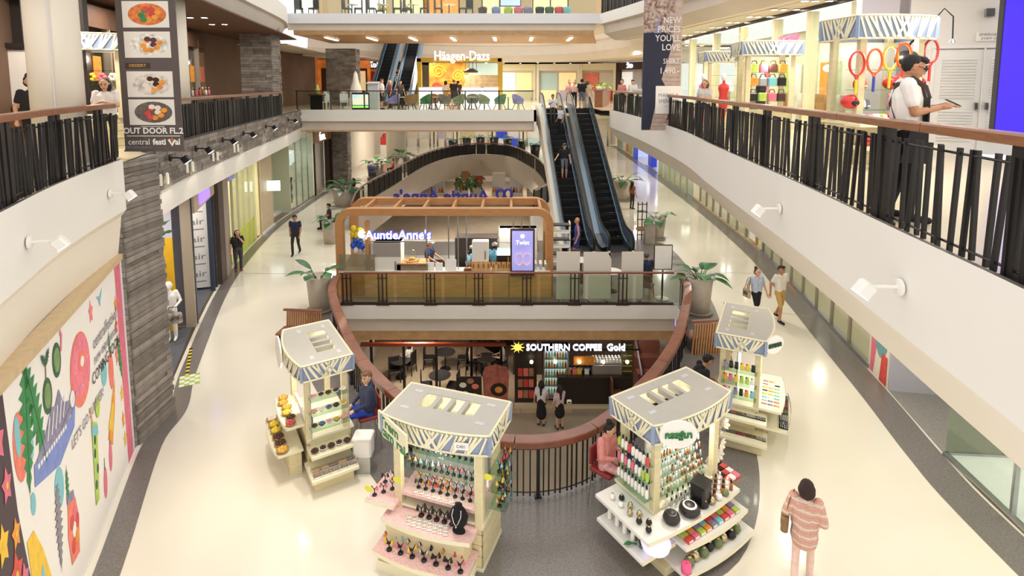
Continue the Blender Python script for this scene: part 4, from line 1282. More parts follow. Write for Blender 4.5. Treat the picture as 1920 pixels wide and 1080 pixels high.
appliance('drinks_cooler', 'small lit drinks cooler beside the menu screen', 'cooler', 2.0, 0.43, .93, .5, .4, .6, black_s, mat('cooler_light', '#cfe9e0', .4, emis=1.5))
appliance('rear_cupboard', 'white panelled cupboard at the back of the kiosk', 'cupboard', 2.5, 1.53, .03, 1.4, .4, 2.0, mat('white_enamel', '#e9e4da', .35), mat('pale_panel', '#dcd9d2', .5))
for k in range(9):
 t = thing('paper_bag', 'brown striped paper bag on the kiosk counter, %s from the menu screen' % ('ninth', 'eighth', 'seventh', 'sixth', 'fifth', 'fourth', 'third', 'second', 'first')[k], 'paper bag', (PX + .98 + k * .17, PY - .04, .933), 0, 'paper bags in a row on the kiosk counter')
 m = MB().add([(-.075, -.06, 0), (.075, -.06, 0), (.075, .06, 0), (-.075, .06, 0), (-.07, -.02, .3), (.07, -.02, .3), (.07, .02, .3), (-.07, .02, .3)], [(3, 2, 1, 0), (0, 1, 5, 4), (1, 2, 6, 5), (2, 3, 7, 6), (3, 0, 4, 7)])
 m.build('bag', mat('kraft_paper', '#cf9f62', .7, var=.12), t)
 MB().box((0, -.045, .14), (.05, .012, .2), rx=.13).build('printed_stripe', mat('bag_print', '#b86a35', .6), t)
for k, (x, y, s_, lb) in enumerate(((-.5, .1, .22, 'white menu card standing at the kiosk counter next to the steel pole'), (-.2, .1, .2, 'second white menu card standing on the kiosk counter'), (.2, .08, .3, 'wide white price card on the kiosk counter'))):
 t = thing('menu_card', lb, 'card', (PX + x, PY + y - .05, .93))
 MB().box((0, 0, s_ * .6), (s_ * 1.3, .015, s_ * 1.2), rx=-.12).build('card', p_white, t)
 MB().box((0, .06, .01), (s_, .12, .015)).build('foot', steel, t)
bwl = thing('bread_tray', 'small tray of orange buns on the counter beside the poles', 'tray', (PX + .8, PY, .93))
MB().box((0, 0, .015), (.3, .2, .03)).build('tray', steel, bwl)
for k in range(3):
 MB().ball((-.09 + k * .09, 0, .06), (.055, .06, .04)).build('bun', mat('bun_orange', '#d1792f', .6), bwl, smooth=True)
for k in range(6):
 t = thing('jar', 'clear lidded cup on the till end of the counter, %s' % ('by the screen', 'second', 'third', 'behind, first', 'behind, second', 'behind, third')[k], 'cup', (PX + 3.1 + .18 * (k % 3) - .02, PY + .05 + .22 * (k // 3), .93), 0, 'cups at the till end')
 MB().lathe([(.05, 0), (.065, .2), (.06, .22)], n=10).build('cup', glass('cup_plastic', '#eef1f4', op=.35), t, smooth=True)
 MB().lathe([(.068, .2), (.05, .25), (0, .26)], n=10).build('lid', p_white, t, smooth=True)
# balloons
for k, (x, z, c) in enumerate(((-3.15, 2.28, 0), (-2.95, 2.2, 0), (-3.08, 2.02, 0), (-2.88, 2.05, 0), (-3.2, 2.08, 0), (-3.12, 1.82, 1), (-2.92, 1.82, 1), (-3.2, 1.68, 1), (-3.0, 1.66, 1), (-2.87, 1.66, 1), (-3.1, 1.5, 2), (-2.9, 1.5, 2))):
 t = thing('balloon', ('yellow', 'blue', 'white')[c] + ' balloon in the cluster at the kiosk corner, ' + ('highest one', 'upper one beside the post', 'middle one', 'near the post', 'outermost one', 'upper outer one', 'upper inner one', 'outer one', 'lower middle one', 'by the post', 'outer bottom one', 'inner bottom one')[k], 'balloon', (PX + x, PY + .35 + .05 * (k % 3), z), 0, 'balloon cluster')
 MB().ball((0, 0, 0), (.1, .1, .12), 12, 9).build('balloon_skin', (mat('balloon_yellow', '#e8cf2a', .3), mat('balloon_blue', '#2c5fd0', .3), mat('balloon_white', '#ecebf2', .3))[c], t, smooth=True)
 MB().lathe([(.03, -.16), (.008, -.14)], n=6).build('knot', black_s, t)
lamp('AREA', (PX - .6, PY + .9, 2.75), 70, SOFT, 1.0)
lamp('AREA', (PX + 2.0, PY + .9, 2.75), 50, SOFT, 1.0)
# ---- seating area right of the kiosk: white screens, tables, chairs
def panel_screen(x, y, w_, h, label, chip=False):
 t = thing('screen_panel', label, 'screen', (x, y, 0))
 pts = [(-w_ / 2, .08), (w_ / 2, .08), (w_ / 2, h - (.25 if chip else 0)), (w_ / 2 - (.12 if chip else 0), h), (-w_ / 2, h)]
 MB().plate([(a, -.015, b_) for a, b_ in pts], .03).build('panel', mat('frosted_panel', '#e6dfd4', .4), t)
 for s_ in (-1, 1):
  MB().box((s_ * w_ * .32, 0, .04), (.06, .4, .08)).build('foot', steel, t)
 return t
panel_screen(1.86, 17.85, .78, 1.7, 'plain white upright screen next to the kiosk frame')
panel_screen(2.83, 17.88, .92, 1.68, 'wider white screen with clipped corner, between the tables', True)
panel_screen(4.0, 17.9, .72, 1.68, 'third white screen, in front of the seated man in blue')
t = thing('notice_stand', 'blank white notice in a dark frame at the end of the balustrade', 'sign', (5.05, 18.05, 0))
MB().box((0, 0, 1.45), (.62, .04, .86)).build('frame', dark_br, t)
MB().box((0, -.025, 1.45), (.56, .01, .8)).build('sheet', p_white, t)
MB().box((0, 0, .5), (.05, .05, 1.0)).build('pole', dark_br, t)
MB().lathe([(.22, 0), (.22, .03), (.03, .04)], n=16).build('base', steel, t)
def round_table(x, y, z, r, label, m_=None, grp=None, h=.74):
 t = thing('round_table', label, 'table', (x, y, z), 0, grp)
 MB().lathe([(r - .02, h - .03), (r, h - .015), (r - .01, h), (0, h)], n=20).build('table_top', m_ or mat('table_white', '#ece8df', .3), t)
 MB().lathe([(.03, .03), (.03, h - .03)], n=8).build('stem', black_s, t)
 MB().lathe([(.22, 0), (.22, .02), (.03, .04)], n=16).build('base', black_s, t)
 return t
def chair(x, y, z, rz, label, seatm, frm, grp=None, h=.85, name='dining_chair'):
 t = thing(name, label, 'chair', (x, y, z), rz, grp)
 MB().cbox((0, 0, .44), (.44, .44, .07), .03).build('seat', seatm, t)
 MB().cbox((0, .2, .44 + (h - .44) / 2 + .02), (.42, .05, h - .46), .02).build('backrest', seatm, t)
 for sx_ in (-.18, .18):
  for sy_ in (-.18, .19):
   MB().bar((sx_, sy_, .42), (sx_ * 1.15, sy_ * 1.15, 0), .035, .035).build('leg', frm, t)
 return t
round_table(2.55, 20.0, 0, .36, 'small round white cafe table behind the clipped screen')
round_table(3.45, 18.75, 0, .38, 'round white cafe table beside the seated man in blue')
br_s = mat('brown_seat', '#6d4f3e', .6)
oakl = mat('light_wood_legs', '#b98d5d', .5)
chair(2.3, 18.6, 0, PI, 'dark brown wooden chair beside the balustrade between two screens', br_s, oakl)
chair(3.35, 19.5, 0, R(10), 'brown seated chair behind the third screen', br_s, oakl)
chair(4.72, 18.95, 0, R(-20), 'light wooden chair on which the man in blue sits', br_s, oakl)
chair(4.55, 18.2, 0, R(150), 'wooden chair with brown pad below the notice frame', br_s, oakl)
chair(2.45, 20.7, 0, 0, 'brown padded chair on the far side of the small round table', br_s, oakl)
# ================================================================ plants in concrete pots
pot_m = mat('concrete_pot', '#b8ab9b', .8, var=.08, scale=5)
soil = mat('soil', '#4a3b30', .9, var=.2)
leafm = mat('leaf_green', '#3f7d45', .4, var=.22, scale=6)
leafd = mat('leaf_dark_green', '#2c5c38', .4, var=.22, scale=6)
def leaf_mesh(m, base, d, L, w_, droop, mi=0):
 """one broad curved leaf: 5 stations along its length"""
 d = V(d).normalized()
 side = d.cross(V((0, 0, 1)))
 if side.length < .05:
  side = V((1, 0, 0))
 side.normalize()
 vs = []
 for k in range(6):
  t = k / 5
  p = V(base) + d * (L * t) + V((0, 0, -droop * t * t * L))
  ww = w_ * math.sin(PI * min(1, .08 + .92 * t)) if k < 5 else .002
  vs += [p - side * ww + V((0, 0, .15 * ww)), p, p + side * ww + V((0, 0, .15 * ww))]
 fs = []
 for k in range(5):
  for j in (0, 1):
   fs.append((k * 3 + j, k * 3 + j + 1, k * 3 + j + 4, k * 3 + j + 3))
 m.add(vs, fs, mi)
def plant(x, y, z, label, r=.4, h=1.0, n=9, L=.75, w_=.16, seed=1, pm=None, lm=None, grp=None, saucer=True):
 rnd = random.Random(seed)
 t = thing('potted_plant', label, 'plant', (x, y, z), 0, grp)
 pot = MB().lathe([(r * .78, 0), (r, h), (r - .05, h), (r - .06, h - .08)], n=24).build('pot', pm or pot_m, t, smooth=True)
 MB().lathe([(0, h - .09), (r - .05, h - .09)], n=20).build('soil', soil, t)
 if saucer:
  MB().lathe([(r * .98, 0), (r * 1.08, .06), (r, .07)], n=24).build('saucer', mat('saucer_grey', '#8c8378', .7), t)
 for k in range(n):
  a = 2 * PI * k / n + rnd.uniform(-.3, .3)
  el = rnd.uniform(.25, 1.1)
  m = MB()
  b0 = V((.1 * math.cos(a), .1 * math.sin(a), h - .08))
  st = V((math.cos(a) * math.cos(el), math.sin(a) * math.cos(el), math.sin(el)))
  tip = b0 + st * (L * .4)
  m.tube([b0, tip], .014, 5)
  leaf_mesh(m, tip, (st.x, st.y, st.z * .45), L * rnd.uniform(.6, .9), w_, rnd.uniform(.2, .6))
  m.build('leaf', lm or (leafm if k % 2 else leafd), t, smooth=True)
 return t
p = at(600, 582, z=0)
plant(p.x, p.y, 0, 'potted broad-leaved plant in tall concrete pot left of the pretzel kiosk', .39, 1.15, 8, .8, .17, 1)
p = at(1302, 585, z=0)
plant(p.x + .12, p.y, 0, 'bushy potted plant in concrete pot at the end of the glass balustrade', .42, 1.15, 13, .8, .15, 2)
p = at(1230, 448, z=0)
plant(p.x, p.y, 0, 'potted plant with upright leaves beside the escalator foot', .42, 1.0, 8, .9, .2, 3)
p = at(1168, 375, z=0)
plant(p.x, p.y, 0, 'potted plant farther up the aisle beyond the escalator', .6, 1.2, 9, 1.2, .22, 4)
p = at(622, 455, z=0)
plant(p.x, p.y, 0, 'low bushy potted plant behind the kiosk corner', .42, 1.0, 14, .7, .14, 5, saucer=False)
p = at(657, 385, z=0)
plant(p.x - .3, p.y, 0, 'dark green bushy plant in a wide pot by the farther railing', .75, 1.0, 16, 1.1, .2, 6, lm=leafd, saucer=False)
p = at(757, 330, z=0)
plant(p.x - .5, p.y + 2.2, 0, 'small potted plant at the bend of the farther railing', .6, 1.2, 10, 1.2, .25, 7, saucer=False)
p = at(712, 335, z=0)
plant(p.x - .3, p.y, 0, 'potted plant beside the stroller by the farther railing', .6, 1.1, 10, 1.2, .22, 8, saucer=False)
for k in range(7):
 px, py = 848 + k * 26, (277, 272, 270, 271, 274, 280, 288)[k]
 q = at(px, py + 10, z=0)
 plant(q.x, q.y + .9, 0, 'dark potted shrub lining the far curve of the railing, %s along' % ('first', 'second', 'third', 'fourth', 'fifth', 'sixth', 'seventh')[k], .5, 1.25, 10, .75, .16, 20 + k, black_m, leafd, 'shrubs along the far curved railing', False)
# ================================================================ escalators
step_m = mat('escalator_step', '#17181b', .5, .4)
step_e = mat('escalator_step_edge', '#4a4c50', .5, .5)
bal_m = mat('escalator_blue_steel', '#9db4c6', .25, .75, var=.1, scale=2)
deck_m = mat('escalator_deck', '#7f8d99', .3, .8)
rubber = mat('black_rubber', '#101113', .4)
def esc_z(y, run, rise, l0):
 return 0 if y < l0 else (rise if y > l0 + run else (y - l0) * rise / run)
def escalator(label, base, top, off, zb, zt, grp, sw=.92, left_clad=False, balm=None):
 d = V((top[0] - base[0], top[1] - base[1]))
 L = d.length
 rz = math.atan2(d.y, d.x) - PI / 2
 rise = zt - zb
 run = rise / math.tan(R(34))
 l0 = (L - run) / 2
 root = thing('escalator', label, 'escalator', (base[0] + math.cos(rz) * off, base[1] + math.sin(rz) * off, zb), rz, grp)
 n = int(run / .4)
 sm = MB().box((0, .2, -.13), (sw, .4, .26)).mesh('step', step_m)
 em = MB().box((0, .01, .002), (sw, .03, .012)).mesh('step_edge', step_e)
 for k in range(n + 1):
  y = l0 + k * run / n
  o = inst(sm, root, (0, y, esc_z(y, run, rise, l0) + .02 + (rise / n if k < n else 0)), 0, 'step')
  inst(em, o, (0, 0, .0), 0, 'step_edge')
 MB().box((0, l0 / 2, .01), (sw, l0, .03)).build('landing_plate', mat('landing_steel', '#5a5c5e', .4, .7), root)
 MB().box((0, L - l0 / 2, rise + .01), (sw, l0, .03)).build('landing_plate', mat('landing_steel', '#5a5c5e', .4, .7), root)
 yy = [-.1, l0 * .5, l0 - .25, l0 + .3, l0 + run - .3, l0 + run + .25, L - l0 * .5, L + .1]
 zs = lambda y: esc_z(y, run, rise, l0)
 zc = [0, 0, .04, .3 * rise / run, rise - .3 * rise / run, rise - .04, rise, rise]
 for s_ in (-1, 1):
  x = s_ * (sw / 2 + .06)
  for (nm, h0, h1, t, m_) in (('skirt', -.25, .28, .08, deck_m), ('balustrade_panel', .28, .88, .03, balm or bal_m)):
   A = [(x, y, z + h0) for y, z in zip(yy, zc)]
   B = [(x, y, z + h1) for y, z in zip(yy, zc)]
   m = MB()
   for dx in (-t / 2, t / 2):
    m.strip([(p[0] + dx, p[1], p[2]) for p in A], [(p[0] + dx, p[1], p[2]) for p in B])
   m.strip([(p[0] - t / 2, p[1], p[2]) for p in B], [(p[0] + t / 2, p[1], p[2]) for p in B])
   m.build(nm, m_, root)
  # sloping deck strip beside the panel
  m = MB()
  m.strip([(x + s_ * .02, y, z + .3) for y, z in zip(yy, zc)], [(x + s_ * .24, y, z + .24) for y, z in zip(yy, zc)])
  m.build('deck_strip', deck_m, root)
  path = [(x, .25, .1)] + [(x, -.1 - .38 * math.sin(a), .52 - .4 * math.cos(a)) for a in [PI * k / 8 for k in range(9)]]
  path += [(x, y, z + .92) for y, z in zip(yy[1:-1], zc[1:-1])]
  path += [(x, L + .1 + .38 * math.sin(a), rise + .52 + .4 * math.cos(a)) for a in [PI * k / 8 for k in range(9)]] + [(x, L - .2, rise + .1)]
  MB().tube(path, .045, 7).build('handrail', rubber, root, smooth=True)
  for yb, zb_ in ((-.1, 0), (L + .1, rise)):
   MB().lathe([(.0, -.02), (.36, -.02), (.36, .02), (0, .02)], n=18).xf(Matrix.Translation((x, yb, zb_ + .52)) @ Matrix.Rotation(PI / 2, 4, 'Y')).build('newel', bal_m, root, smooth=False)
  MB().box((x, -.15, .12), (.16, .5, .24)).build('newel_base', rubber, root)
  MB().box((x - s_ * .0, -.42, .16), (.12, .01, .1)).build('warning_label', mat('label_white', '#e6e6e6', .5), root)
  MB().box((x - s_ * .12, -.2, .032), (.04, .5, .006)).build('yellow_mark', hz, root)
 if left_clad:
  x = -(sw / 2 + .34)
  A = [(x, y, z + .28) for y, z in zip(yy, zc)]
  B = [(x, y, max(z - 1.0, 0.01 if y < 4 else z - 1.0)) for y, z in zip(yy, zc)]
  m = MB().strip(A, B)
  m.strip(A, [(p[0] + .3, p[1], p[2]) for p in A])
  m.build('side_cladding', warmwhite, root)
 return root
EB, ET = (3.75, 23.2), (3.1, 33.85)
escalator('down escalator with black steps carrying a man in black T-shirt', EB, ET, -.84, 0, Z1, 'pair of escalators up to the bridge', left_clad=True)
escalator('empty escalator next to the shop aisle, black steps and blue steel sides', EB, ET, .84, 0, Z1, 'pair of escalators up to the bridge')
m = MB()
root = thing('escalator_truss', 'beige underside casing below the two escalators', 'casing', (EB[0], EB[1], 0), math.atan2(ET[1] - EB[1], ET[0] - EB[0]) - PI / 2)
MB().add([(-1.5, 2.2, 0), (1.5, 2.2, 0), (1.5, 10.2, 4.7), (-1.5, 10.2, 4.7), (-1.5, 1.9, .1), (1.5, 1.9, .1), (1.5, 10.2, 5.3), (-1.5, 10.2, 5.3)], [(0, 1, 2, 3), (0, 3, 7, 4), (1, 5, 6, 2), (4, 7, 6, 5)]).build('casing', beige, root)
# farther pair behind the bridge going up to the top floor
EB2, ET2 = (-8.45, 37.6), (-8.75, 47.3)
escalator('farther escalator behind the bridge, nearer to the orange shop', EB2, ET2, -.84, Z1, Z2, 'pair of escalators behind the bridge')
escalator('farther escalator behind the bridge, nearer to the ice cream counter', EB2, ET2, .84, Z1, Z2, 'pair of escalators behind the bridge')
# small rail, bin and stand at the foot of the escalators
t = thing('litter_bin', 'pale rectangular litter bin beside the escalator pot plant', 'bin', tuple(at(1217, 455, z=0)))
MB().cbox((0, 0, .45), (.45, .4, .9), .03).build('body', pot_m, t)
MB().cbox((0, 0, .92), (.47, .42, .06), .02).build('lid', steel, t)
t = thing('menu_stand', 'framed menu stand with timber tray beside the escalator', 'stand', tuple(at(1203, 450, z=0)))
for k in range(3):
 MB().box((-.2 + k * .2, 0, .9), (.04, .04, 1.8)).build('upright', dark_br, t)
for k in range(5):
 MB().box((0, 0, .25 + k * .36), (.46, .04, .035)).build('crossbar', dark_br, t)
MB().box((0, -.12, .55), (.55, .3, .1)).build('tray', wood_oak, t)
rk = thing('white_rack', 'white slatted rack at the kiosk end beside the escalator', 'rack', (1.75, 19.9, 0))
for k in range(8):
 MB().box((0, 0, .2 + k * .27), (.75, .35, .04)).build('shelf', black_s if k % 2 else p_white, rk)
for s_ in (-.36, .36):
 MB().box((s_, 0, 1.1), (.04, .35, 2.2)).build('upright', p_white, rk)
CB = 36.5 * YS
lamp('AREA', (-3.6, 20.5, -1.5), 45, SOFT, .5)
# ================================================================ lower floor: coffee bar and seating
dk = mat('coffee_bar_dark', '#2b211d', .45, var=.1)
cb = thing('coffee_bar', 'dark coffee bar with pale kerb and lit white sign on the lower floor', 'coffee bar', (.15, CB + 0.00, ZL))
MB().box((2.1, .6, .06), (4.3, 1.6, .12)).build('kerb', mat('pale_kerb', '#d8c7a2', .5), cb)
MB().box((2.85, .15, .62), (2.7, .5, 1.05)).build('counter', dk, cb)
MB().box((2.85, .12, 1.17), (2.75, .6, .05)).build('counter_top', mat('counter_top_dark', '#3c2f29', .3), cb)
mp_ = MB().box((.35, .1, 1.15), (.8, .2, 2.1)).build('menu_panel', dk, cb)
rnd = random.Random(4)
for r_ in range(3):
 for c_ in range(3):
  MB().box((.15 + c_ * .2, -.01, .45 + r_ * .42), (.17, .01, .3)).build('menu_photo', (p_coral, pr('menu_tan', '#b07a5a', var=.3, scale=20), p_red)[(r_ + c_) % 3], mp_)
MB().box((.35, .5, 2.75), (.8, .5, .9)).build('upper_cabinet', dk, cb)
MB().box((4.05, .1, 1.7), (.45, .1, 2.6)).build('price_board', mat('olive_board', '#4d4620', .5), cb)
for k in range(7):
 MB().box((4.05, .04, 1.3 + k * .2), (.34, .01, .04)).build('printed_line', mat('board_text', '#b9a660', .5), cb)
text('Our Menu', .13, (4.05, .035, 2.75), p_white, cb, (PI / 2, 0, 0), .002)
MB().box((2.1, 2.2, 1.6), (4.4, .1, 3.2)).build('back_wall', mat('bar_back_wall', '#4b3a33', .6, var=.2, scale=4), cb)
for r_ in range(2):
 MB().box((3.0, 2.0, 1.9 + r_ * .5), (2.4, .25, .04)).build('back_shelf', wood_oak_h, cb)
fr_ = thing('display_fridge', 'brightly lit glass display fridge stocked with drinks at the coffee bar', 'fridge', (1.6, CB + 0.10, ZL + .12))
MB().box((0, .3, 1.0), (.95, .5, 2.0)).build('cabinet', black_s, fr_)
MB().box((0, .02, 1.1), (.82, .06, 1.6)).build('lit_back', mat('fridge_light', '#d6e9ea', .4, emis=.5), fr_)
gs = [p_orange, p_teal, p_white, p_lime, p_red, p_yellow]
for r_ in range(5):
 MB().box((0, -.06, .32 + r_ * .34), (.84, .22, .02)).build('shelf', steel, fr_)
for s_ in (-.44, .44):
 MB().box((s_, -.08, 1.1), (.05, .1, 1.75)).build('frame_side', steel, fr_)
MB().box((0, -.08, .22), (.95, .12, .1)).build('frame_base', steel, fr_)
MB().box((0, -.17, 1.1), (.84, .01, 1.66)).build('door_glass', clear, fr_)
me_b = {}
for r_ in range(5):
 for c_ in range(8):
  k = (r_ * 3 + c_) % 6
  if k not in me_b:
   me_b[k] = MB().lathe([(.04, 0), (.04, .13), (.018, .18), (.018, .22)], n=8).mesh('bottle', gs[k])
  o = inst(me_b[k], None, (1.25 + c_ * .1, CB + 0.03, ZL + .12 + .335 + r_ * .34), 0, 'drink_bottle')
  tag(o, ('orange', 'teal', 'white', 'lime', 'red', 'yellow')[k] + ' drink bottle on the %s shelf of the lit display fridge, %s along' % (('bottom', 'second', 'middle', 'fourth', 'top')[r_], ('first', 'second', 'third', 'fourth', 'fifth', 'sixth', 'seventh', 'eighth')[c_]), 'bottle', 'bottles in the display fridge')
sg = thing('coffee_sign', 'glowing white SOUTHERN COFFEE sign hanging under the platform edge', 'sign', (2.25, 17.86, -1.62))
text('SOUTHERN COFFEE', .3, (-.5, 0, 0), neon, sg, (PI / 2, 0, 0), .04, bold=.004, sx=.95, name='sign_lettering')
text('Gold', .33, (1.25, 0, 0), neon, sg, (PI / 2, 0, 0), .04, bold=.004, sx=.95, name='sign_lettering')
gld = mat('sign_gold_glow', '#ffd75a', .4, emis=1.0)
m = MB()
for k in range(9):
 a = k * 2 * PI / 9
 m.plate([(-2.06 + .08 * math.cos(a - .3), 0, .0 + .08 * math.sin(a - .3)), (-2.06 + .24 * math.cos(a), 0, .0 + .2 * math.sin(a)), (-2.06 + .08 * math.cos(a + .3), 0, .0 + .08 * math.sin(a + .3))], .04)
m.ball((-2.06, .02, 0), (.12, .03, .12)).build('sign_emblem', gld, sg)
MB().box((0, .1, -.12), (4.2, .03, .05)).build('sign_rail', black_s, sg)
for k in range(5):
 t = thing('pendant_lamp', 'small glowing pendant over the coffee bar, %s from the fridge side' % ('first', 'second', 'third', 'fourth', 'fifth')[k], 'lamp', (.7 + k * .86, CB + -0.20, -2.72), 0, 'pendants over the coffee bar')
 MB().ball((0, 0, -.0), .065, 12, 8).build('bulb', mat('bulb_glow', '#fff0cc', .4, emis=5), t, smooth=True)
 MB().tube([(0, 0, .08), (0, 0, 1.45)], .008, 6).build('cord', black_s, t)
t = thing('hanging_notice', 'yellow notice board hanging above the coffee counter', 'sign', (2.6, CB + -0.10, -2.72))
MB().box((0, 0, 0), (.75, .04, .32)).build('board', p_orange, t)
MB().tube([(-.3, 0, .16), (-.3, 0, 1.45)], .008, 5).build('cord', black_s, t)
MB().tube([(.3, 0, .16), (.3, 0, 1.45)], .008, 5).build('cord', black_s, t)
cups = thing('cup_rack', 'rack of upturned white cups on the coffee machine', 'rack', (3.45, CB + 0.15, ZL + 1.2))
MB().cbox((0, 0, .2), (1.1, .45, .4), .03).build('machine_body', steel, cups)
MB().box((0, 0, .45), (1.15, .5, .04)).build('rack_shelf', steel, cups)
cme = MB().lathe([(.05, 0), (.035, .1), (0, .1)], n=8).mesh('cup', p_white)
for k in range(9):
 for j in range(3):
  inst(cme, cups, (-.48 + k * .12, -.15 + j * .15, .47), 0, 'cup')
# counter clutter
for k, (x, c, lb) in enumerate(((2.05, p_orange, 'orange price card on the coffee counter by the fridge'), (2.28, p_coral, 'coral price card on the coffee counter'), (2.45, p_yellow, 'yellow price card hanging low on the coffee counter'), (2.72, p_white, 'white card on the coffee counter beside the jars'))):
 t = thing('price_card', lb, 'card', (x, CB + 0.02, ZL + 1.2))
 MB().box((0, 0, .1), (.16, .015, .2), rx=-.15).build('card', c, t)
 MB().box((0, .03, .01), (.12, .08, .015)).build('foot', black_s, t)
for k in range(7):
 t = thing('storage_jar', 'dark-lidded jar on the coffee counter, %s from the fridge' % ('first', 'second', 'third', 'fourth', 'fifth', 'sixth', 'seventh')[k], 'jar', (2.15 + k * .14, CB + 0.25, ZL + 1.2), 0, 'jars on the coffee counter')
 MB().lathe([(.05, 0), (.055, .12), (.04, .15)], n=10).build('body', (p_white, steel, p_teal)[k % 3], t, smooth=True)
 MB().lathe([(.045, .15), (.045, .18), (0, .18)], n=10).build('lid', black_s, t)
# rear of the seating area: dark columns, red band, dark back wall with a glass stair side
bw = thing('lower_cafe_front', 'dark cafe front with red band and black posts behind the lower seating', 'shop', (-5.6, 23.6, ZL))
MB().box((3.9, .4, 1.6), (9.0, .1, 3.2)).build('back_wall', mat('cafe_dark_wall', '#5f4f47', .6, var=.25, scale=2), bw)
MB().box((2.7, -4.1, 2.2), (5.3, .12, .12)).build('red_band', mat('red_beam', '#a04428', .5), bw)
for x in (.4, 1.6, 2.8, 4.1, 5.2):
 MB().box((x, -4.0, 1.6), (.09, .09, 3.2)).build('post', black_s, bw)
for x in (1.0, 3.2, 5.6, 7.4):
 MB().box((x, .3, 1.5), (1.4, .06, 1.6)).build('lit_window', mat('cafe_window_glow', '#b9a892', .4, emis=.35, var=.4, scale=3), bw)
m = MB()
m.bar((2.2, -.7, 2.2), (5.2, -.7, .3), .4, .5).build('stair_side', mat('dark_mirror', '#3a3a40', .12, .9, var=.3, scale=6), bw)
blk_l = mat('black_leatherette', '#26211f', .45)
blk_w = mat('black_wood', '#1c1614', .4)
sp = [(800, 742, 100, 'black leather chair left of the empty round table on the lower floor'), (850, 742, -100, 'black leather chair right of the empty round table on the lower floor'),
      (740, 715, 20, 'black chair at the dark table near the curved handrail'), (768, 700, -110, 'black chair of the diner in white'),
      (884, 700, 90, 'black chair of the diner in beige top'), (942, 700, -90, 'black chair of the diner in grey shirt'), (805, 690, 90, 'black chair in the second row by the mirror stair'), (868, 690, -90, 'black chair in the second row beside the post')]
for (px, py, a, lb) in sp:
 q = at(px, py, z=ZL)
 chair(q.x, q.y, ZL + .012, R(a), lb, blk_l, blk_w, 'lower floor cafe chairs', .95)
for (px, py, lb) in ((825, 738, 'empty round dark table between two black chairs on the lower floor'), (912, 703, 'round dark table between the two diners'), (752, 708, 'dark table near the curved handrail on the lower floor'), (835, 692, 'round dark table by the mirror stair')):
 q = at(px, py, z=ZL)
 round_table(q.x, q.y, ZL + .012, .42, lb, mat('dark_table_top', '#3b3431', .3))
bd = thing('food_banner', 'rounded food banner stand with a burger picture on the lower floor', 'banner', tuple(at(930, 765, z=ZL)), 0)
MB().plate([(a, 0, b_) for a, b_ in [(-.42, .1), (.42, .1), (.48, 1.3), (.4, 1.55), (0, 1.65), (-.4, 1.55), (-.48, 1.3)]], .03).build('banner_sheet', mat('banner_food', '#b86a5a', .5, var=.35, scale=5), bd)
MB().plate([(a, -.004, b_) for a, b_ in ell(.1, .7, .3, .26, 18)], .004).build('printed_plate', dk, bd)
MB().plate([(a, -.008, b_) for a, b_ in ell(.1, .7, .14, .12, 16)], .004).build('printed_burger', p_orange, bd)
MB().plate([(a, -.008, b_) for a, b_ in ell(-.15, .25, .2, .16, 14)], .004).build('printed_salad', p_yellow, bd)
MB().box((0, .1, .05), (.7, .4, .1)).build('foot', black_s, bd)
mb_ = thing('menu_board', 'dark menu board with round plate pictures standing by the chairs', 'sign', tuple(at(880, 768, z=ZL)))
MB().box((0, 0, .65), (.9, .06, 1.2)).build('board', dk, mb_)
for k, (x, z) in enumerate(((-.22, .95), (.05, 1.1), (.22, .9), (-.15, .62), (.2, .55))):
 MB().plate([(a, -.034, b_) for a, b_ in ell(x, z, .13, .1, 14)], .004).build('printed_dish', (p_white, pr('menu_tan', '#b07a5a'), p_coral)[k % 3], mb_)
MB().box((0, .1, .03), (.8, .4, .06)).build('foot', black_s, mb_)
t = thing('bar_stool', 'tall brown-backed stool at the coffee counter end', 'stool', tuple(at(1155, 772, z=ZL)))
MB().cbox((0, 0, .72), (.4, .4, .06), .02).build('seat', wood_rail_red, t)
MB().box((-.18, 0, 1.0), (.04, .38, .5)).build('backrest', wood_rail_red, t)
for a_ in (-.16, .16):
 for b_ in (-.16, .16):
  MB().bar((a_, b_, .7), (a_ * 1.2, b_ * 1.2, 0), .03, .03).build('leg', blk_w, t)
q = at(1240, 700, z=ZL)
plant(q.x, q.y + .8, ZL, 'potted plant in a large pale pot beside the lower steps', .6, 1.7, 10, .7, .15, 31, saucer=False)
st_ = thing('brown_steps', 'brown stepped blocks beside the coffee bar', 'steps', (4.9, 19.5, ZL))
for k in range(4):
 MB().box((.3, .4 * k, .25 + .22 * k), (1.0, .4, .5 + .44 * k)).build('step_block', mat('brown_block', '#6b3c30', .5), st_)
MB().bar((-.15, -.2, 1.1), (-.15, 1.4, 2.3), .06, .06).build('handrail', steel, st_)
vi = thing('violet_light_wall', 'violet lit glass wall beyond the lower steps', 'wall panel', (7.4, 24, ZL))
MB().box((0, 0, 1.5), (3.4, .1, 3.0)).build('panel', mat('violet_glow', '#b9a6f2', .4, emis=.8), vi)
for k in range(3):
 MB().box((-1.2 + k * 1.2, -.08, 1.5), (.08, .08, 3.0)).build('mullion', p_white, vi)
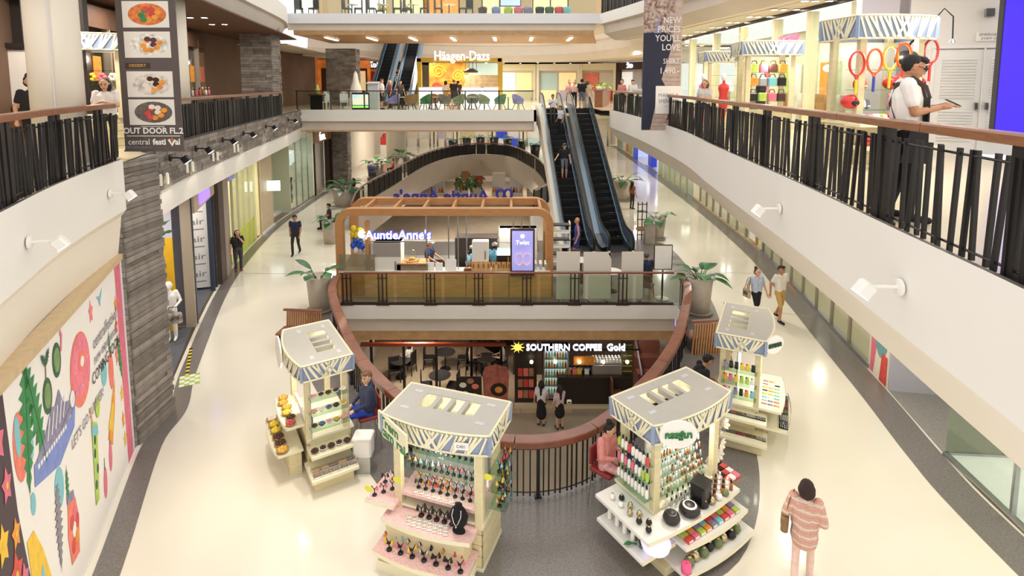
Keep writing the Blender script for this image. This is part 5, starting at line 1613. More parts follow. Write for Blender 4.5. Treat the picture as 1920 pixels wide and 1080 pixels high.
# ---- far lower floor seen beneath the arched slab: market stalls
st = [(775, 362, p_lav, 'lilac toy stall'), (820, 362, p_white, 'white stall with tall lit cabinet'), (865, 358, wood_oak, 'timber stall under green foliage'), (893, 352, p_red, 'stall with red sign and brown hides'), (935, 362, p_white, 'white stall with red dress and figures'), (968, 362, p_white, 'white cosmetics stall'), (1000, 358, dk, 'dark stall with white letters')]
for k, (px, py, m_, lb) in enumerate(st):
 q = at(px, py, z=ZL + 1.0)
 t = thing('market_stall', lb + ' on the far lower floor', 'stall', (q.x, q.y, ZL))
 MB().box((0, 0, .5), (1.3, .8, 1.0)).build('counter', mat('stall_cream', '#ece0cc', .5), t)
 MB().box((0, 0, 1.05), (1.4, .9, .1)).build('counter_top', p_white, t)
 MB().box((0, .8, 1.7), (1.3, .3, 2.4)).build('back_display', m_, t)
 for j in range(5):
  MB().lathe([(.08, 0), (.1, .25), (.05, .35), (.06, .5), (0, .55)], n=8, c=(-.5 + j * .25, -.2, 1.1)).build('figure', (p_red, dk, p_coral, p_white, p_orange)[(j + k) % 5], t, smooth=True)
q = at(880, 345, z=-2.2)
t = thing('hanging_foliage', 'green hanging foliage over the timber stall', 'plant', (q.x, q.y, -1.9))
m = MB()
rnd = random.Random(9)
for k in range(70):
 leaf_mesh(m, (rnd.uniform(-1.3, 1.3), rnd.uniform(-.6, .6), rnd.uniform(-.6, .5)), (rnd.uniform(-1, 1), rnd.uniform(-1, 1), rnd.uniform(-.8, .2)), .5, .12, .4)
m.build('foliage', leafm, t)
MB().tube([(0, 0, .3), (0, 0, .75)], .05, 6).build('hanger', black_s, t)
# ================================================================ the four kiosks round the opening
kio_white = mat('kiosk_roof_white', '#b4b0a8', .45, var=.02)
kio_blue = mat('kiosk_blue_grey', '#8f9cb8', .5, var=.05)
kio_cream = mat('kiosk_cream', '#ece5c6', .5)
kio_ply = mat('kiosk_ply', '#dccfa6', .5, var=.06, scale=3, stretch=(2, 2, 8))
kio_ply2 = mat('kiosk_ply_dark', '#cbbd94', .5, var=.06, scale=3, stretch=(2, 2, 8))
shelf_glass = glass('shelf_glass', '#dcebe2')
def bow(x, w_, d, b=.13):
 return -d / 2 - b * (1 - (2 * x / w_) ** 2)
def kiosk(label, loc, rz, w_=1.74, d=.9, zr=2.2, name='vendor_kiosk', fasc=.3, openings=3, back=True, simple=False):
 root = thing(name, label, 'kiosk', loc, rz)
 n = 14
 front = [(-w_ / 2 + w_ * k / n, bow(-w_ / 2 + w_ * k / n, w_, d)) for k in range(n + 1)]
 outer = front + [(w_ / 2, d / 2), (-w_ / 2, d / 2)]
 hx, hy = w_ * .27, d * .2
 hole = [(-hx, -hy + .08), (-hx, hy + .08), (hx, hy + .08), (hx, -hy + .08)]
 rf = MB().prism([V(p) for p in outer], zr, zr + .05, holes=([V(p) for p in hole],)).build('roof', kio_white, root)
 # liner of the roof opening and its cross bars
 for (c, s_) in (((-hx, .08), (.02, hy * 2)), ((hx, .08), (.02, hy * 2)), ((0, -hy + .08), (hx * 2, .02)), ((0, hy + .08), (hx * 2, .02))):
  MB().box((c[0], c[1], zr - .08), (s_[0], s_[1], .24)).build('opening_liner', kio_cream, rf)
 for k in range(1, openings + 1):
  x = -hx + 2 * hx * k / (openings + 1)
  MB().box((x, .08, zr + .0), (.07, hy * 2, .09)).build('roof_crossbar', kio_white, rf)
 if not simple:
  for (sx_, sy_) in ((-.36, .3), (-.36, -.22), (.36, -.24), (.36, .3)):
   MB().box((sx_ * w_, sy_ * d, zr + .052), (.14, .07, .004)).build('vent_grille', mat('vent_grey', '#c6c5c8', .6), rf)
 # fascia: blue-grey backing with cream slats like a palm leaf
 loop = [(p[0] * 1.01, p[1] * 1.01) for p in outer]
 k0 = len(front)
 sides = [(front, 'f'), ([front[-1], (w_ / 2, d / 2)], 'r'), ([(w_ / 2, d / 2), (-w_ / 2, d / 2)], 'b'), ([(-w_ / 2, d / 2), front[0]], 'l')]
 rnd = random.Random(int(loc[0] * 10) + 5)
 for line, nm in sides:
  pl = [V(p) for p in line]
  A = [(p.x, p.y, zr + .05) for p in pl]
  B = [(p.x * .985, p.y * .985, zr + .05 - fasc) for p in pl]
  fm = MB().strip(A, B)
  fo = fm.build('fascia', kio_blue, root)
  # rims
  for zz in (zr + .05, zr + .05 - fasc):
   m = MB()
   m.tube([(p.x * 1.004, p.y * 1.004, zz) for p in pl], .018, 4)
   m.build('fascia_rim', kio_cream, fo)
  L = sum((pl[i + 1] - pl[i]).length for i in range(len(pl) - 1))
  cnt = max(6, int(L / .07))
  for k in range(cnt):
   s0 = (k + .5) * L / cnt
   q = along(pl, 99, s0)
   if not q:
    continue
   p, t = q[0]
   nrm = V((t.y, -t.x))
   half = k / cnt < .5
   dx = (.1 if half else -.1) * (1 + .5 * (k % 3))
   a = V((p.x + nrm.x * .012, p.y + nrm.y * .012, zr + .03))
   b_ = a + V((t.x * dx, t.y * dx, -(fasc - .04)))
   MB().bar(a, b_, .012, (.03, .045, .036)[k % 3], up=(t.x, t.y, 0)).build('slat', kio_cream, fo)
  MB().bar((pl[0].x * 1.012, pl[0].y * 1.012, zr + .04), (pl[0].x * 1.0, pl[0].y * 1.0, zr + .06 - fasc), .05, .05).build('corner_post', kio_blue, fo)
 # posts
 for (sx_, sy_) in ((-1, -1), (1, -1), (1, 1), (-1, 1)):
  MB().cbox((sx_ * (w_ / 2 - .2), sy_ * (d / 2 - .12), (zr + .7) / 2), (.13, .1, zr - .7), .01).build('post', kio_ply, root)
 # base cabinet clad in boards
 bw_, bd_ = w_ - .3, d - .12
 MB().box((0, .05, .03), (bw_ + .02, bd_ + .02, .06)).build('plinth', kio_cream, root)
 MB().box((0, .05, .41), (bw_ - .04, bd_ - .04, .7)).build('carcass', kio_ply2, root)
 for r_ in range(4):
  for s_ in (-1, 1):
   MB().box((s_ * (bw_ / 2 - .01), .05, .15 + r_ * .175), (.02, bd_, .165)).build('board', kio_ply, root)
   MB().box((0, .05 + s_ * (bd_ / 2 - .01), .15 + r_ * .175), (bw_, .02, .165)).build('board', kio_ply, root)
 MB().box((0, .05, .77), (bw_ + .06, bd_ + .06, .04)).build('counter_top', kio_cream, root)
 lamp('POINT', tuple(root.matrix_basis @ V((0, -.3, zr - .5))), 24, SOFT, .12)
 return root
KX, KY = .8, .6            # the display layouts below are drawn on a larger grid
def KB(c, d, **k):
 return MB().box((c[0] * KX, c[1] * KY, c[2]), (d[0] * (KX if d[0] > .06 else 1), d[1] * (KY if d[1] > .06 else 1), d[2]), **k)
def tier(root, x0, x1, y0, y1, z, m_, name='display_tier', lip=True, t=.05, bowd=0.0):
 """display board; bowd bends its front (low y) edge outward"""
 x0, x1, y0, y1, bowd = x0 * KX, x1 * KX, y0 * KY, y1 * KY, bowd * KY
 n = 8
 fr = [(x0 + (x1 - x0) * k / n, y0 - bowd * (1 - (2 * k / n - 1) ** 2)) for k in range(n + 1)]
 o = MB().prism([V(p) for p in fr + [(x1, y1), (x0, y1)]], z - t, z).build(name, m_, root)
 if lip:
  m = MB()
  m.strip([(p[0], p[1] - .006, z + .015) for p in fr], [(p[0], p[1] - .006, z - t) for p in fr])
  m.build('lip', kio_cream, o)
 return o
def W(root, x, y, z):
 return tuple(root.matrix_basis @ V((x * KX, y * KY, z)))
class Kit:
 """a small ware, built once and copied with its parts"""
 def __init__(s, name, cat, parts):
  s.name, s.cat, s.parts = name, cat, parts        # parts: [(part_name, mesh, [material choices])]
  s.cache = {}
 def put(s, loc, label, group, rz=0, pick=0, scale=1.0):
  o = thing(s.name, label, s.cat, (loc[0], loc[1], loc[2] + .003), rz, group)
  if scale != 1:
   o.scale = (scale,) * 3
  for i, (pn, mb, mats) in enumerate(s.parts):
   k = (i, pick % len(mats))
   if k not in s.cache:
    s.cache[k] = mb.mesh(pn, mats[k[1]], smooth=True)
   inst(s.cache[k], o, (0, 0, 0), 0, pn)
  return o
def pts_on(m, spots, r):
 for p in spots:
  m.ball(p, r, 6, 4)
 return m
gold_b = mat('bun_gold', '#e0b04a', .6, var=.2, scale=12)
choc = mat('chocolate', '#4b2d22', .4, var=.2)
cream_w = mat('cream_icing', '#f2e6d6', .5)
pinkc = mat('pink_icing', '#e7a3a6', .5)
wick = mat('wicker', '#b88f4e', .8, var=.2, scale=30)
cel = glass('cellophane', '#f2ede4', op=.18)
seven = [(.06 * math.cos(k * PI / 3), .06 * math.sin(k * PI / 3), .075) for k in range(6)] + [(0, 0, .105)]
bowl_k = Kit('sweet_bowl', 'bowl', [('bowl', MB().lathe([(.05, 0), (.11, .06), (.115, .06), (.1, .065)], n=12), [p_white, choc, wick]),
         ('sweet', pts_on(MB(), seven, .042), [cream_w, choc, gold_b, pinkc, mat('blueberry', '#5b6a9a', .5)])])
basket_k = Kit('bread_basket', 'basket', [('basket', MB().lathe([(.13, 0), (.18, .08), (.185, .08), (.16, .075)], n=14), [wick]),
                                          ('bread', pts_on(MB(), [(x * 1.6, y * 1.6, z) for x, y, z in seven], .07), [gold_b, choc, cream_w, mat('lemon_cake', '#e8cf3f', .6), mat('cherry_cake', '#b8444a', .5)])])
box_k = Kit('cake_box', 'box', [('tray', MB().box((0, 0, .02), (.26, .16, .04)), [p_white]),
        ('slice', MB().box((-.075, 0, .06), (.06, .12, .06)).box((0, 0, .06), (.06, .12, .06)).box((.075, 0, .06), (.06, .12, .06)), [choc, gold_b, mat('brown_cake', '#7a5638', .6, var=.2)]),
        ('cover', MB().box((0, 0, .075), (.25, .15, .08)), [cel])])
stand_k = Kit('jewellery_stand', 'stand', [('base', MB().lathe([(.028, 0), (.028, .012), (.008, .016)], n=8), [black_s]),
                                           ('tree', MB().tube([(0, 0, .01), (0, 0, .08)], .006, 5).tube([(0, 0, .07), (-.035, 0, .12)], .005, 5).tube([(0, 0, .07), (.035, 0, .12)], .005, 5), [black_s]),
                                           *[('earring', MB().lathe([(.002, .125), (.009, .1), (.016, .075), (0, .06)], n=6, c=(x, -.006, 0)), [p_yellow, p_white, p_rose, p_teal, p_red, chrome, black_s, p_orange]) for x in (-.036, .036)]])
card_k = Kit('earring_card', 'card', [('card', MB().box((0, 0, .004), (.075, .055, .008)), [p_white, cream_w]), *[('stud', MB().ball((x, 0, .012), .01, 6, 4), [chrome, brass, p_rose]) for x in (-.015, .015)]])
bot_k = Kit('bottle', 'bottle', [('bottle', MB().lathe([(.026, 0), (.028, .01), (.028, .1), (.012, .13), (.012, .145)], n=8), [p_white, mat('amber', '#a5622a', .2), p_teal, p_rose, p_lime, mat('navy_bottle', '#2f4fa0', .3), p_red, cream_w]),
                                 ('cap', MB().lathe([(.015, .14), (.015, .19), (0, .19)], n=8), [black_s, p_white, black_s, brass])])
vial_k = Kit('vial', 'bottle', [('vial', MB().lathe([(.017, 0), (.017, .06), (.007, .075)], n=6), [glass('vial_glass', '#e9efe9', op=.3), p_white, mat('amber', '#a5622a', .2)]), ('cap', MB().lathe([(.01, .07), (.01, .1), (0, .1)], n=6), [black_s, p_white])])
pot_k = Kit('diffuser_pot', 'pot', [('pot', MB().lathe([(.05, 0), (.08, .05), (.06, .11), (.02, .14), (.0, .14)], n=12), [black_s, p_white, mat('olive_pot', '#6b7a4e', .4), brass]), ('collar', MB().lathe([(.03, .125), (.03, .15), (0, .15)], n=8), [brass, chrome])])
case_k = Kit('phone_case', 'case', [('case', MB().cbox((0, 0, .006), (.07, .14, .012), .008), [p_rose, p_teal, p_lime, black_s, p_orange, p_white, p_yellow, p_lav]), ('lens_ring', MB().box((-.018, .05, .013), (.022, .022, .004)), [black_s])])
tray_k = Kit('ring_tray', 'tray', [('tray', MB().box((0, 0, .012), (.3, .2, .024)), [black_s]),
                                   ('ring', pts_on(MB(), [(-.12 + .048 * i, -.07 + .045 * j, .03) for i in range(6) for j in range(4)], .014), [chrome, p_white, brass, p_rose])])
ORD = ('first', 'second', 'third', 'fourth', 'fifth', 'sixth', 'seventh', 'eighth', 'ninth', 'tenth', 'eleventh', 'twelfth', 'thirteenth', 'fourteenth', 'fifteenth', 'sixteenth', 'seventeenth', 'eighteenth', 'nineteenth', 'twentieth')
rnd = random.Random(21)
# ---------------- K1: bakery kiosk (camera sees its +x side)
k1 = kiosk('bakery kiosk with bowed white roof beside the person in navy jacket', (-3.79, 10.28, 0), R(-58))
for i, z in enumerate((1.0, 1.28, 1.56)):
 KB((.98 - .0, .02, z), (.34, 1.15, .012)).build('side_shelf', shelf_glass, k1)
 for j in range(5):
  bowl_k.put(W(k1, 1.0, -.42 + j * .22, z + .007), '%s sweet bowl from the aisle on the %s glass shelf of the bakery kiosk' % (ORD[j], ('lower', 'middle', 'upper')[i]), 'sweet bowls on the bakery kiosk', rnd.random() * 6, rnd.randrange(15), .56)
for sy_ in (-.55, .58):
 MB().tube([(.9, sy_ * .6, .8), (.9, sy_ * .6, 1.9)], .008, 5).build('shelf_wire', steel, k1)
tier(k1, .85, 1.35, -.62, .62, .62, kio_cream)
tier(k1, .85, 1.62, -.7, .66, .32, kio_cream)
KB((1.15, 0, .15), (.5, 1.15, .3)).build('tier_base', kio_ply, k1)
for j in range(5):
 bowl_k.put(W(k1, 1.17, -.48 + j * .24, .62), '%s dark chocolate bowl along the upper bakery step' % ORD[j], 'chocolate bowls on the bakery step', 0, 1 + 5 * (j % 2), .62)
for j in range(5):
 for i in range(2):
  box_k.put(W(k1, 1.4 + .17 * i - .08, -.52 + j * .26, .32), '%s cake box along the low bakery step, %s row' % (ORD[j], ('inner', 'outer')[i]), 'cake boxes on the bakery step', R(32), rnd.randrange(3), .6)
# front (left) tiers with bread baskets
tier(k1, -.85, .6, -1.12, -.6, .95, kio_cream, bowd=.1)
tier(k1, -.95, .75, -1.42, -.7, .55, kio_cream, bowd=.12)
KB((-.1, -.9, .25), (1.4, .35, .5)).build('tier_base', kio_ply, k1)
for j in range(6):
 basket_k.put(W(k1, -.72 + j * .24, -.92 - .06 * (j % 2), .95), '%s bread basket along the upper curved tier of the bakery kiosk' % ORD[j], 'bread baskets on the bakery kiosk', 0, rnd.randrange(5), .52)
for j in range(6):
 basket_k.put(W(k1, -.78 + j * .28, -1.27, .55), '%s bread basket along the lower curved tier of the bakery kiosk' % ORD[j], 'bread baskets on the bakery kiosk', 0, rnd.randrange(5), .6)
KB((.42, -.62, 1.12), (.7, .03, .5), rz=.0, rx=.2).build('price_sign', p_white, k1)
for j in range(4):
 t = bot_k.put(W(k1, .4 - .2 * j, -.35, .79), '%s colourful bottle under the bakery kiosk roof' % ORD[j], 'bottles under the bakery roof', 0, (5, 6, 4, 7)[j], 1.2)
cb_ = thing('cool_box', 'white polystyrene box standing behind the bakery kiosk', 'box', W(k1, 1.25, .95, 0))
MB().cbox((0, 0, .5), (.34, .28, .34), .03).build('box', p_white, cb_)
MB().cbox((0, 0, .69), (.36, .3, .05), .02).build('lid', p_white, cb_)
MB().box((0, 0, .16), (.3, .26, .32)).build('stand', steel, cb_)
sgb = MB().lathe([(.0, 0), (.3, 0), (.3, .03), (0, .03)], n=20).xf(Matrix.Translation((-.3, -.62, 2.08)) @ Matrix.Rotation(PI / 2, 4, 'X')).build('round_sign', p_white, k1)
# ---------------- K2: jewellery kiosk with pink fur tiers
k2 = kiosk('jewellery kiosk with pink fur tiers and green lettered sign at the front', (-1.0, 8.08, 0), R(-19))
fur = mat('pink_fur', '#edc4c1', .95, var=.1, scale=30, bump=1.0)
tier(k2, -.8, .8, -.62, .5, .98, fur, 'fur_tier', False)
tier(k2, -1.0, .82, -1.12, -.45, .72, fur, 'fur_tier', True, bowd=.14)
tier(k2, -1.05, .82, -1.42, -.6, .34, fur, 'fur_tier', True, bowd=.16)
tier(k2, -1.42, -.8, -.95, .1, .86, fur, 'fur_tier', True)
KB((-.1, -.85, .36), (1.6, .5, .66)).build('tier_base', kio_ply, k2)
KB((-.1, -.95, .08), (1.75, .8, .16)).build('tier_base', kio_cream, k2)
for z in (1.32, 1.62):
 KB((0, -.35, z), (1.4, .3, .012)).build('glass_shelf', shelf_glass, k2)
for z in (.95, 1.22, 1.5):
 KB((1.12, .05, z), (.34, .85, .012)).build('side_shelf', shelf_glass, k2)
 KB((-1.12, .35, z + .1), (.3, .6, .012)).build('side_shelf', shelf_glass, k2)
KB((0, .3, 1.5), (1.5, .03, 1.0)).build('back_panel', glass('tinted_panel', '#e8f0ec', op=.25), k2)
for i, (z, y, lab) in enumerate(((1.63, -.36, 'top glass shelf'), (1.33, -.36, 'middle glass shelf'))):
 for j in range(11):
  stand_k.put(W(k2, -.62 + j * .124, y, z), '%s jewellery stand along the %s of the pink kiosk' % (ORD[j], lab), 'jewellery stands on the pink kiosk', rnd.uniform(-.5, .5), rnd.randrange(8), 1.22)
for i, y in enumerate((-.12, -.36)):
 for j in range(8):
  stand_k.put(W(k2, -.55 + j * .155 + .05 * i, y, .98), '%s jewellery stand in the %s row of the upper fur tier' % (ORD[j], ('back', 'front')[i]), 'jewellery stands on the pink kiosk', rnd.uniform(-.5, .5), rnd.randrange(8), 1.2)
for j in range(7):
 card_k.put(W(k2, -.5 + j * .13, -.53, .985), '%s earring card along the edge of the upper fur tier' % ORD[j], 'earring cards on the fur tiers', 0, j)
for j in range(5):
 stand_k.put(W(k2, -.3 + j * .16, -.72, .72), '%s black Y-shaped stand along the middle fur tier' % ORD[j], 'Y-shaped stands on the middle tier', rnd.uniform(-.3, .3), 6, 1.6)
for i in range(3):
 for j in range(8):
  card_k.put(W(k2, -.5 + j * .11 + .03 * i, -.86 - i * .1, .722), '%s earring card in the %s row of the middle fur tier' % (ORD[j], ORD[i]), 'earring cards on the fur tiers', 0, i + j)
for i in range(2):
 for j in range(7):
  stand_k.put(W(k2, -.85 + j * .24 + .1 * i, -1.08 - .2 * i, .34), '%s jewellery stand in the %s row of the lowest fur tier' % (ORD[j], ('back', 'front')[i]), 'jewellery stands on the lowest fur tier', rnd.uniform(-.5, .5), rnd.randrange(8), 1.5)
for j in range(5):
 stand_k.put(W(k2, -1.3 + .12 * (j % 3), -.75 + j * .17, .86), '%s small jewellery stand on the side fur tier' % ORD[j], 'stands on the side fur tier', 0, rnd.randrange(8), 1.3)
for i, z in enumerate((.96, 1.23, 1.51)):
 for j in range(4):
  stand_k.put(W(k2, 1.14, -.25 + j * .2, z), '%s jewellery stand on the %s glass shelf at the timber side' % (ORD[j], ('lower', 'middle', 'upper')[i]), 'stands on the timber side shelves', rnd.uniform(0, 3), rnd.randrange(8), 1.35)
 for j in range(3):
  stand_k.put(W(k2, -1.14, .15 + j * .18, z + .11), '%s jewellery stand on the %s glass shelf behind the sign' % (ORD[j], ('lower', 'middle', 'upper')[i]), 'stands on the shelves behind the sign', rnd.uniform(0, 3), rnd.randrange(8), 1.3)
bust = thing('necklace_bust', 'black velvet necklace bust with a silver chain on the pink fur', 'bust', W(k2, .52, -.86, .72), R(-19))
MB().lathe([(.1, 0), (.1, .03), (.06, .06), (.13, .16), (.15, .26), (.1, .36), (.06, .4), (.055, .44), (0, .45)], n=16, sy=.6).build('form', mat('black_velvet', '#0e0d10', .9), bust, smooth=True)
MB().tube([(-.06, -.05, .38), (-.07, -.085, .3), (-.03, -.1, .2), (0, -.1, .16), (.03, -.1, .2), (.07, -.085, .3), (.06, -.05, .38)], .006, 5).build('chain', chrome, bust)
MB().ball((0, -.1, .145), .014, 6, 5).build('pendant', chrome, bust)
for j, (x, y, z) in enumerate(((-1.35, -.9, .87), (-.85, -.62, 1.0), (.98, -.5, 1.35))):
 t = thing('price_flag', 'small yellow oval price flag, %s' % ('on the side fur tier', 'at the corner of the upper fur tier', 'on the timber post')[j], 'price tag', W(k2, x, y, z), R(-19))
 MB().plate([(a, -.01, b_) for a, b_ in ell(0, .16, .075, .05, 14)], .008).build('flag', mat('flag_lime', '#e2e04a', .5), t)
 MB().box((0, 0, .06), (.03, .015, .12)).build('stick', p_white, t)
sb = MB().plate([(u, -.0, v) for u, v in [(-.42, .16), (.42, .16), (.42, -.1), (.28, -.2), (0, -.16), (-.25, -.2), (-.42, -.12)]], .03)
so = sb.build('sign_board', kio_cream, k2, loc=(-.6, -.58, 2.08), rz=R(-30))
text('Trem', .2, (-.08, -.02, .05), mat('sign_green', '#2f7a46', .5), so, (PI / 2, 0, 0), .012, bold=.008, sx=1.25)
text('kam rai', .2, (.02, -.02, -.1), mat('sign_green', '#2f7a46', .5), so, (PI / 2, 0, 0), .012, bold=.008, sx=1.25)
ps = MB().box((.5, -.58, 2.1), (.2, .02, .1), rz=R(12)).build('number_plate', p_white, k2)
text('C401', .065, (.5, -.595, 2.1), p_ink, k2, (PI / 2, 0, R(12)), .002)
# ---------------- K3: cosmetics kiosk (camera sees its -x side and its front)
k3 = kiosk('cosmetics kiosk crowded with white bottles and a round green lettered sign', (2.56, 8.45, 0), R(32))
lacq = mat('white_lacquer', '#eeebe4', .3)
for i, z in enumerate((.98, 1.25, 1.5)):
 KB((-.93, .0, z), (.4 - .06 * i, 1.15, .015)).build('side_shelf', shelf_glass, k3)
for i in range(7):
 KB((.0, -.42 + .045 * i, .86 + .13 * i), (1.35, .1, .012)).build('step_shelf', shelf_glass, k3)
KB((0, -.02, 1.35), (1.4, .04, 1.1)).build('back_panel', lacq, k3)
tier(k3, -1.5, 1.05, -1.2, .7, .74, lacq, bowd=.12)
tier(k3, -1.55, -.7, -1.1, .55, .42, lacq)
tier(k3, -.7, 1.1, -1.42, -.6, .46, lacq, bowd=.1)
tier(k3, -.85, 1.15, -1.6, -.6, .16, lacq, bowd=.12)
KB((0, -.5, .07), (2.0, 1.3, .14)).build('tier_base', kio_ply, k3)
KB((-.55, -.1, .3), (1.1, 1.2, .5)).build('tier_base', kio_ply, k3)
for i, z in enumerate((.99, 1.26, 1.51)):
 for r_ in range(2 if i < 2 else 1):
  for j in range(9):
   bot_k.put(W(k3, -1.02 + .15 * r_, -.5 + j * .125, z), '%s bottle, %s row of the %s side shelf of the cosmetics kiosk' % (ORD[j], ('outer', 'inner')[r_], ('lower', 'middle', 'upper')[i]), 'bottles on the side shelves of the cosmetics kiosk', 0, (0 if i == 0 else (0, 0, 7, 0, 4, 3, 6, 5)[rnd.randrange(8)]), 1.05)
for i in range(7):
 for j in range(16):
  vial_k.put(W(k3, -.62 + j * .083, -.44 + .045 * i, .867 + .13 * i), '%s small capped vial on the %s step of the vial rack' % (ORD[j], ORD[i]), 'vials on the stepped rack', 0, rnd.randrange(6), 1.05)
for j in range(8):
 bot_k.put(W(k3, -.55 + j * .15, -.6, .76), '%s white bottle in front of the vial rack' % ORD[j], 'white bottles before the vial rack', 0, 0 if j % 3 else 8, .95)
 vial_k.put(W(k3, -.5 + j * .13, -.7, .76), '%s black-capped vial before the white bottles' % ORD[j], 'black-capped vials', 0, 0, 1.4)
for j in range(20):
 x, y = .35 + .13 * (j % 5), -.75 - .12 * (j // 5)
 vial_k.put(W(k3, x, y, .745), 'pale tall vial at the bowed corner of the white tier, %s in the %s row' % (ORD[j % 5], ORD[j // 5]), 'tall vials on the white tier', 0, 1 + j % 2, 1.7)
for j in range(9):
 pot_k.put(W(k3, -1.3 + .0 * j + .13 * (j % 2), -.95 + .16 * j, .745), '%s diffuser pot along the wide white tier' % ORD[j], 'diffuser pots on the white tier', 0, rnd.randrange(4), .6)
for j in range(4):
 pot_k.put(W(k3, .05 + .2 * j, -1.15, .745), '%s oil burner along the front edge of the white tier' % ORD[j], 'oil burners at the front edge', 0, (0, 3, 1, 2, 0, 3)[j], .75)
for (x, y, r_, lb, m_) in ((-.75, -1.0, .13, 'dark round humidifier with pointed top', black_s), (-.3, -1.05, .16, 'black round humidifier with pale lit lid', black_s)):
 t = thing('humidifier', lb + ' on the white tier', 'humidifier', W(k3, x, y, .745))
 MB().lathe([(r_ * .8, 0), (r_, .05), (r_ * .85, .11), (r_ * .3, .15), (0, .155)], n=18).build('body', mat('dark_grain', '#2d2725', .4, var=.2), t, smooth=True)
 MB().lathe([(r_ * .7, .118), (r_ * .6, .135), (0, .14)], n=16).build('lid', p_white if r_ > .14 else black_s, t)
t = thing('black_box', 'shiny black cube case standing among the vials', 'box', W(k3, .1, -.95, .745), R(45))
MB().cbox((0, 0, .16), (.28, .24, .32), .03).build('case', black_s, t)
MB().cbox((0, 0, .33), (.29, .25, .03), .01).build('lid', black_s, t)
# lower right: incense boxes
for i in range(4):
 for j in range(9):
  me = MB().box((0, 0, .03), (.11, .09, .05))
  t = thing('incense_box', '%s incense box in the %s row under the white tier' % (ORD[j], ORD[i]), 'box', W(k3, -.52 + j * .17, -1.3 + .17 * i - .0, .46), R(32), 'incense boxes')
  me.build('box', (p_red, p_rose, p_lime, p_orange, p_lav, p_teal)[(i * 2 + j) % 6], t)
  MB().box((0, -.047, .03), (.08, .004, .03)).build('printed_label', p_white, t)
for j in range(8):
 pot_k.put(W(k3, -.6 + .2 * j, -1.42 + .05 * (j % 2), .16), '%s glazed oil pot on the lowest curved shelf' % ORD[j], 'oil pots on the lowest shelf', 0, (2, 3, 2, 0, 2, 3, 0, 2)[j], 1.0)
for j in range(4):
 pot_k.put(W(k3, .75 + .1 * (j % 2), -1.15 + .14 * j, .16), '%s dark oil pot near the wooden drawers' % ORD[j], 'dark pots near the drawers', 0, 0, .9)
t = thing('pink_candle', 'bright pink candle at the front corner of the lowest shelf', 'candle', W(k3, -.75, -1.5, .16))
MB().lathe([(.07, 0), (.075, .02), (.07, .13), (.05, .135), (0, .13)], n=14).build('wax', mat('hot_pink', '#f06292', .5), t, smooth=True)
MB().tube([(0, 0, .13), (0, 0, .15)], .004, 4).build('wick', black_s, t)
# left tier: black bottles and plants and lit bowl
for j in range(7):
 bot_k.put(W(k3, -1.35 + .09 * (j % 2), .35 - .14 * j, .42), '%s black bottle on the shelf below the white tier' % ORD[j], 'black bottles below the white tier', 0, 0, 1.25)
plq = W(k3, -1.25, -.72, .42)
plant(plq[0], plq[1], plq[2], 'tiny green plant in black pot on the cosmetics kiosk', .07, .1, 9, .16, .04, 44, black_s, leafm, None, False)
t = thing('lit_bowl', 'violet glowing glass bowl on the corner shelf of the cosmetics kiosk', 'bowl', W(k3, -1.15, -1.0, .42))
MB().lathe([(.12, 0), (.2, .06), (.22, .14), (.16, .2), (.0, .22)], n=20).build('bowl', mat('violet_bowl', '#d8c9ee', .2, emis=.7), t, smooth=True)
MB().lathe([(.1, -.0), (.14, .01), (0, .012)], n=16).build('base', p_white, t)
fl_ = thing('flower_spray', 'spray of white paper flowers on the post of the cosmetics kiosk', 'flowers', W(k3, .98, -.45, .9))
for j in range(7):
 m = MB()
 for q in range(8):
  a = q * PI / 4
  m.plate([(0, 0, 0), (.1 * math.cos(a - .35), -.03, .1 * math.sin(a - .35)), (.12 * math.cos(a), -.05, .12 * math.sin(a)), (.1 * math.cos(a + .35), -.03, .1 * math.sin(a + .35))], .006)
 m.build('flower', cream_w, fl_, loc=(.07 * (j % 3) - .05, -.05 * (j % 2), .08 + .14 * j), rz=.4 * j)
MB().tube([(0, 0, 0), (.02, 0, .4), (0, 0, 1.0)], .01, 5).build('stalk', leafd, fl_)
cr = thing('wooden_tray', 'timber tray of packets sticking out from the cosmetics kiosk', 'tray', W(k3, 1.25, -.45, .62), R(32))
MB().box((0, 0, .03), (.36, .5, .06)).build('tray', wood_rail, cr)
for j in range(12):
 MB().box((-.11 + .11 * (j % 3), -.18 + .12 * (j // 3), .08), (.1, .1, .05)).build('packet', (p_red, p_white, p_rose, black_s)[j % 4], cr)
MB().box((0, 0, -.32), (.25, .3, .6)).build('support', kio_ply, cr)
so = MB().lathe([(0, 0), (.28, 0), (.28, .04), (0, .04)], n=28, sy=.75).xf(Matrix.Rotation(PI / 2, 4, 'X')).build('sign_board', p_white, k3, loc=(-.55, -.62, 2.12), rz=R(-30))
text('กรรฐ์มา', .13, (0, -.05, 0), mat('sign_green', '#2f7a46', .5), so, (PI / 2, 0, 0), .012, bold=.005)
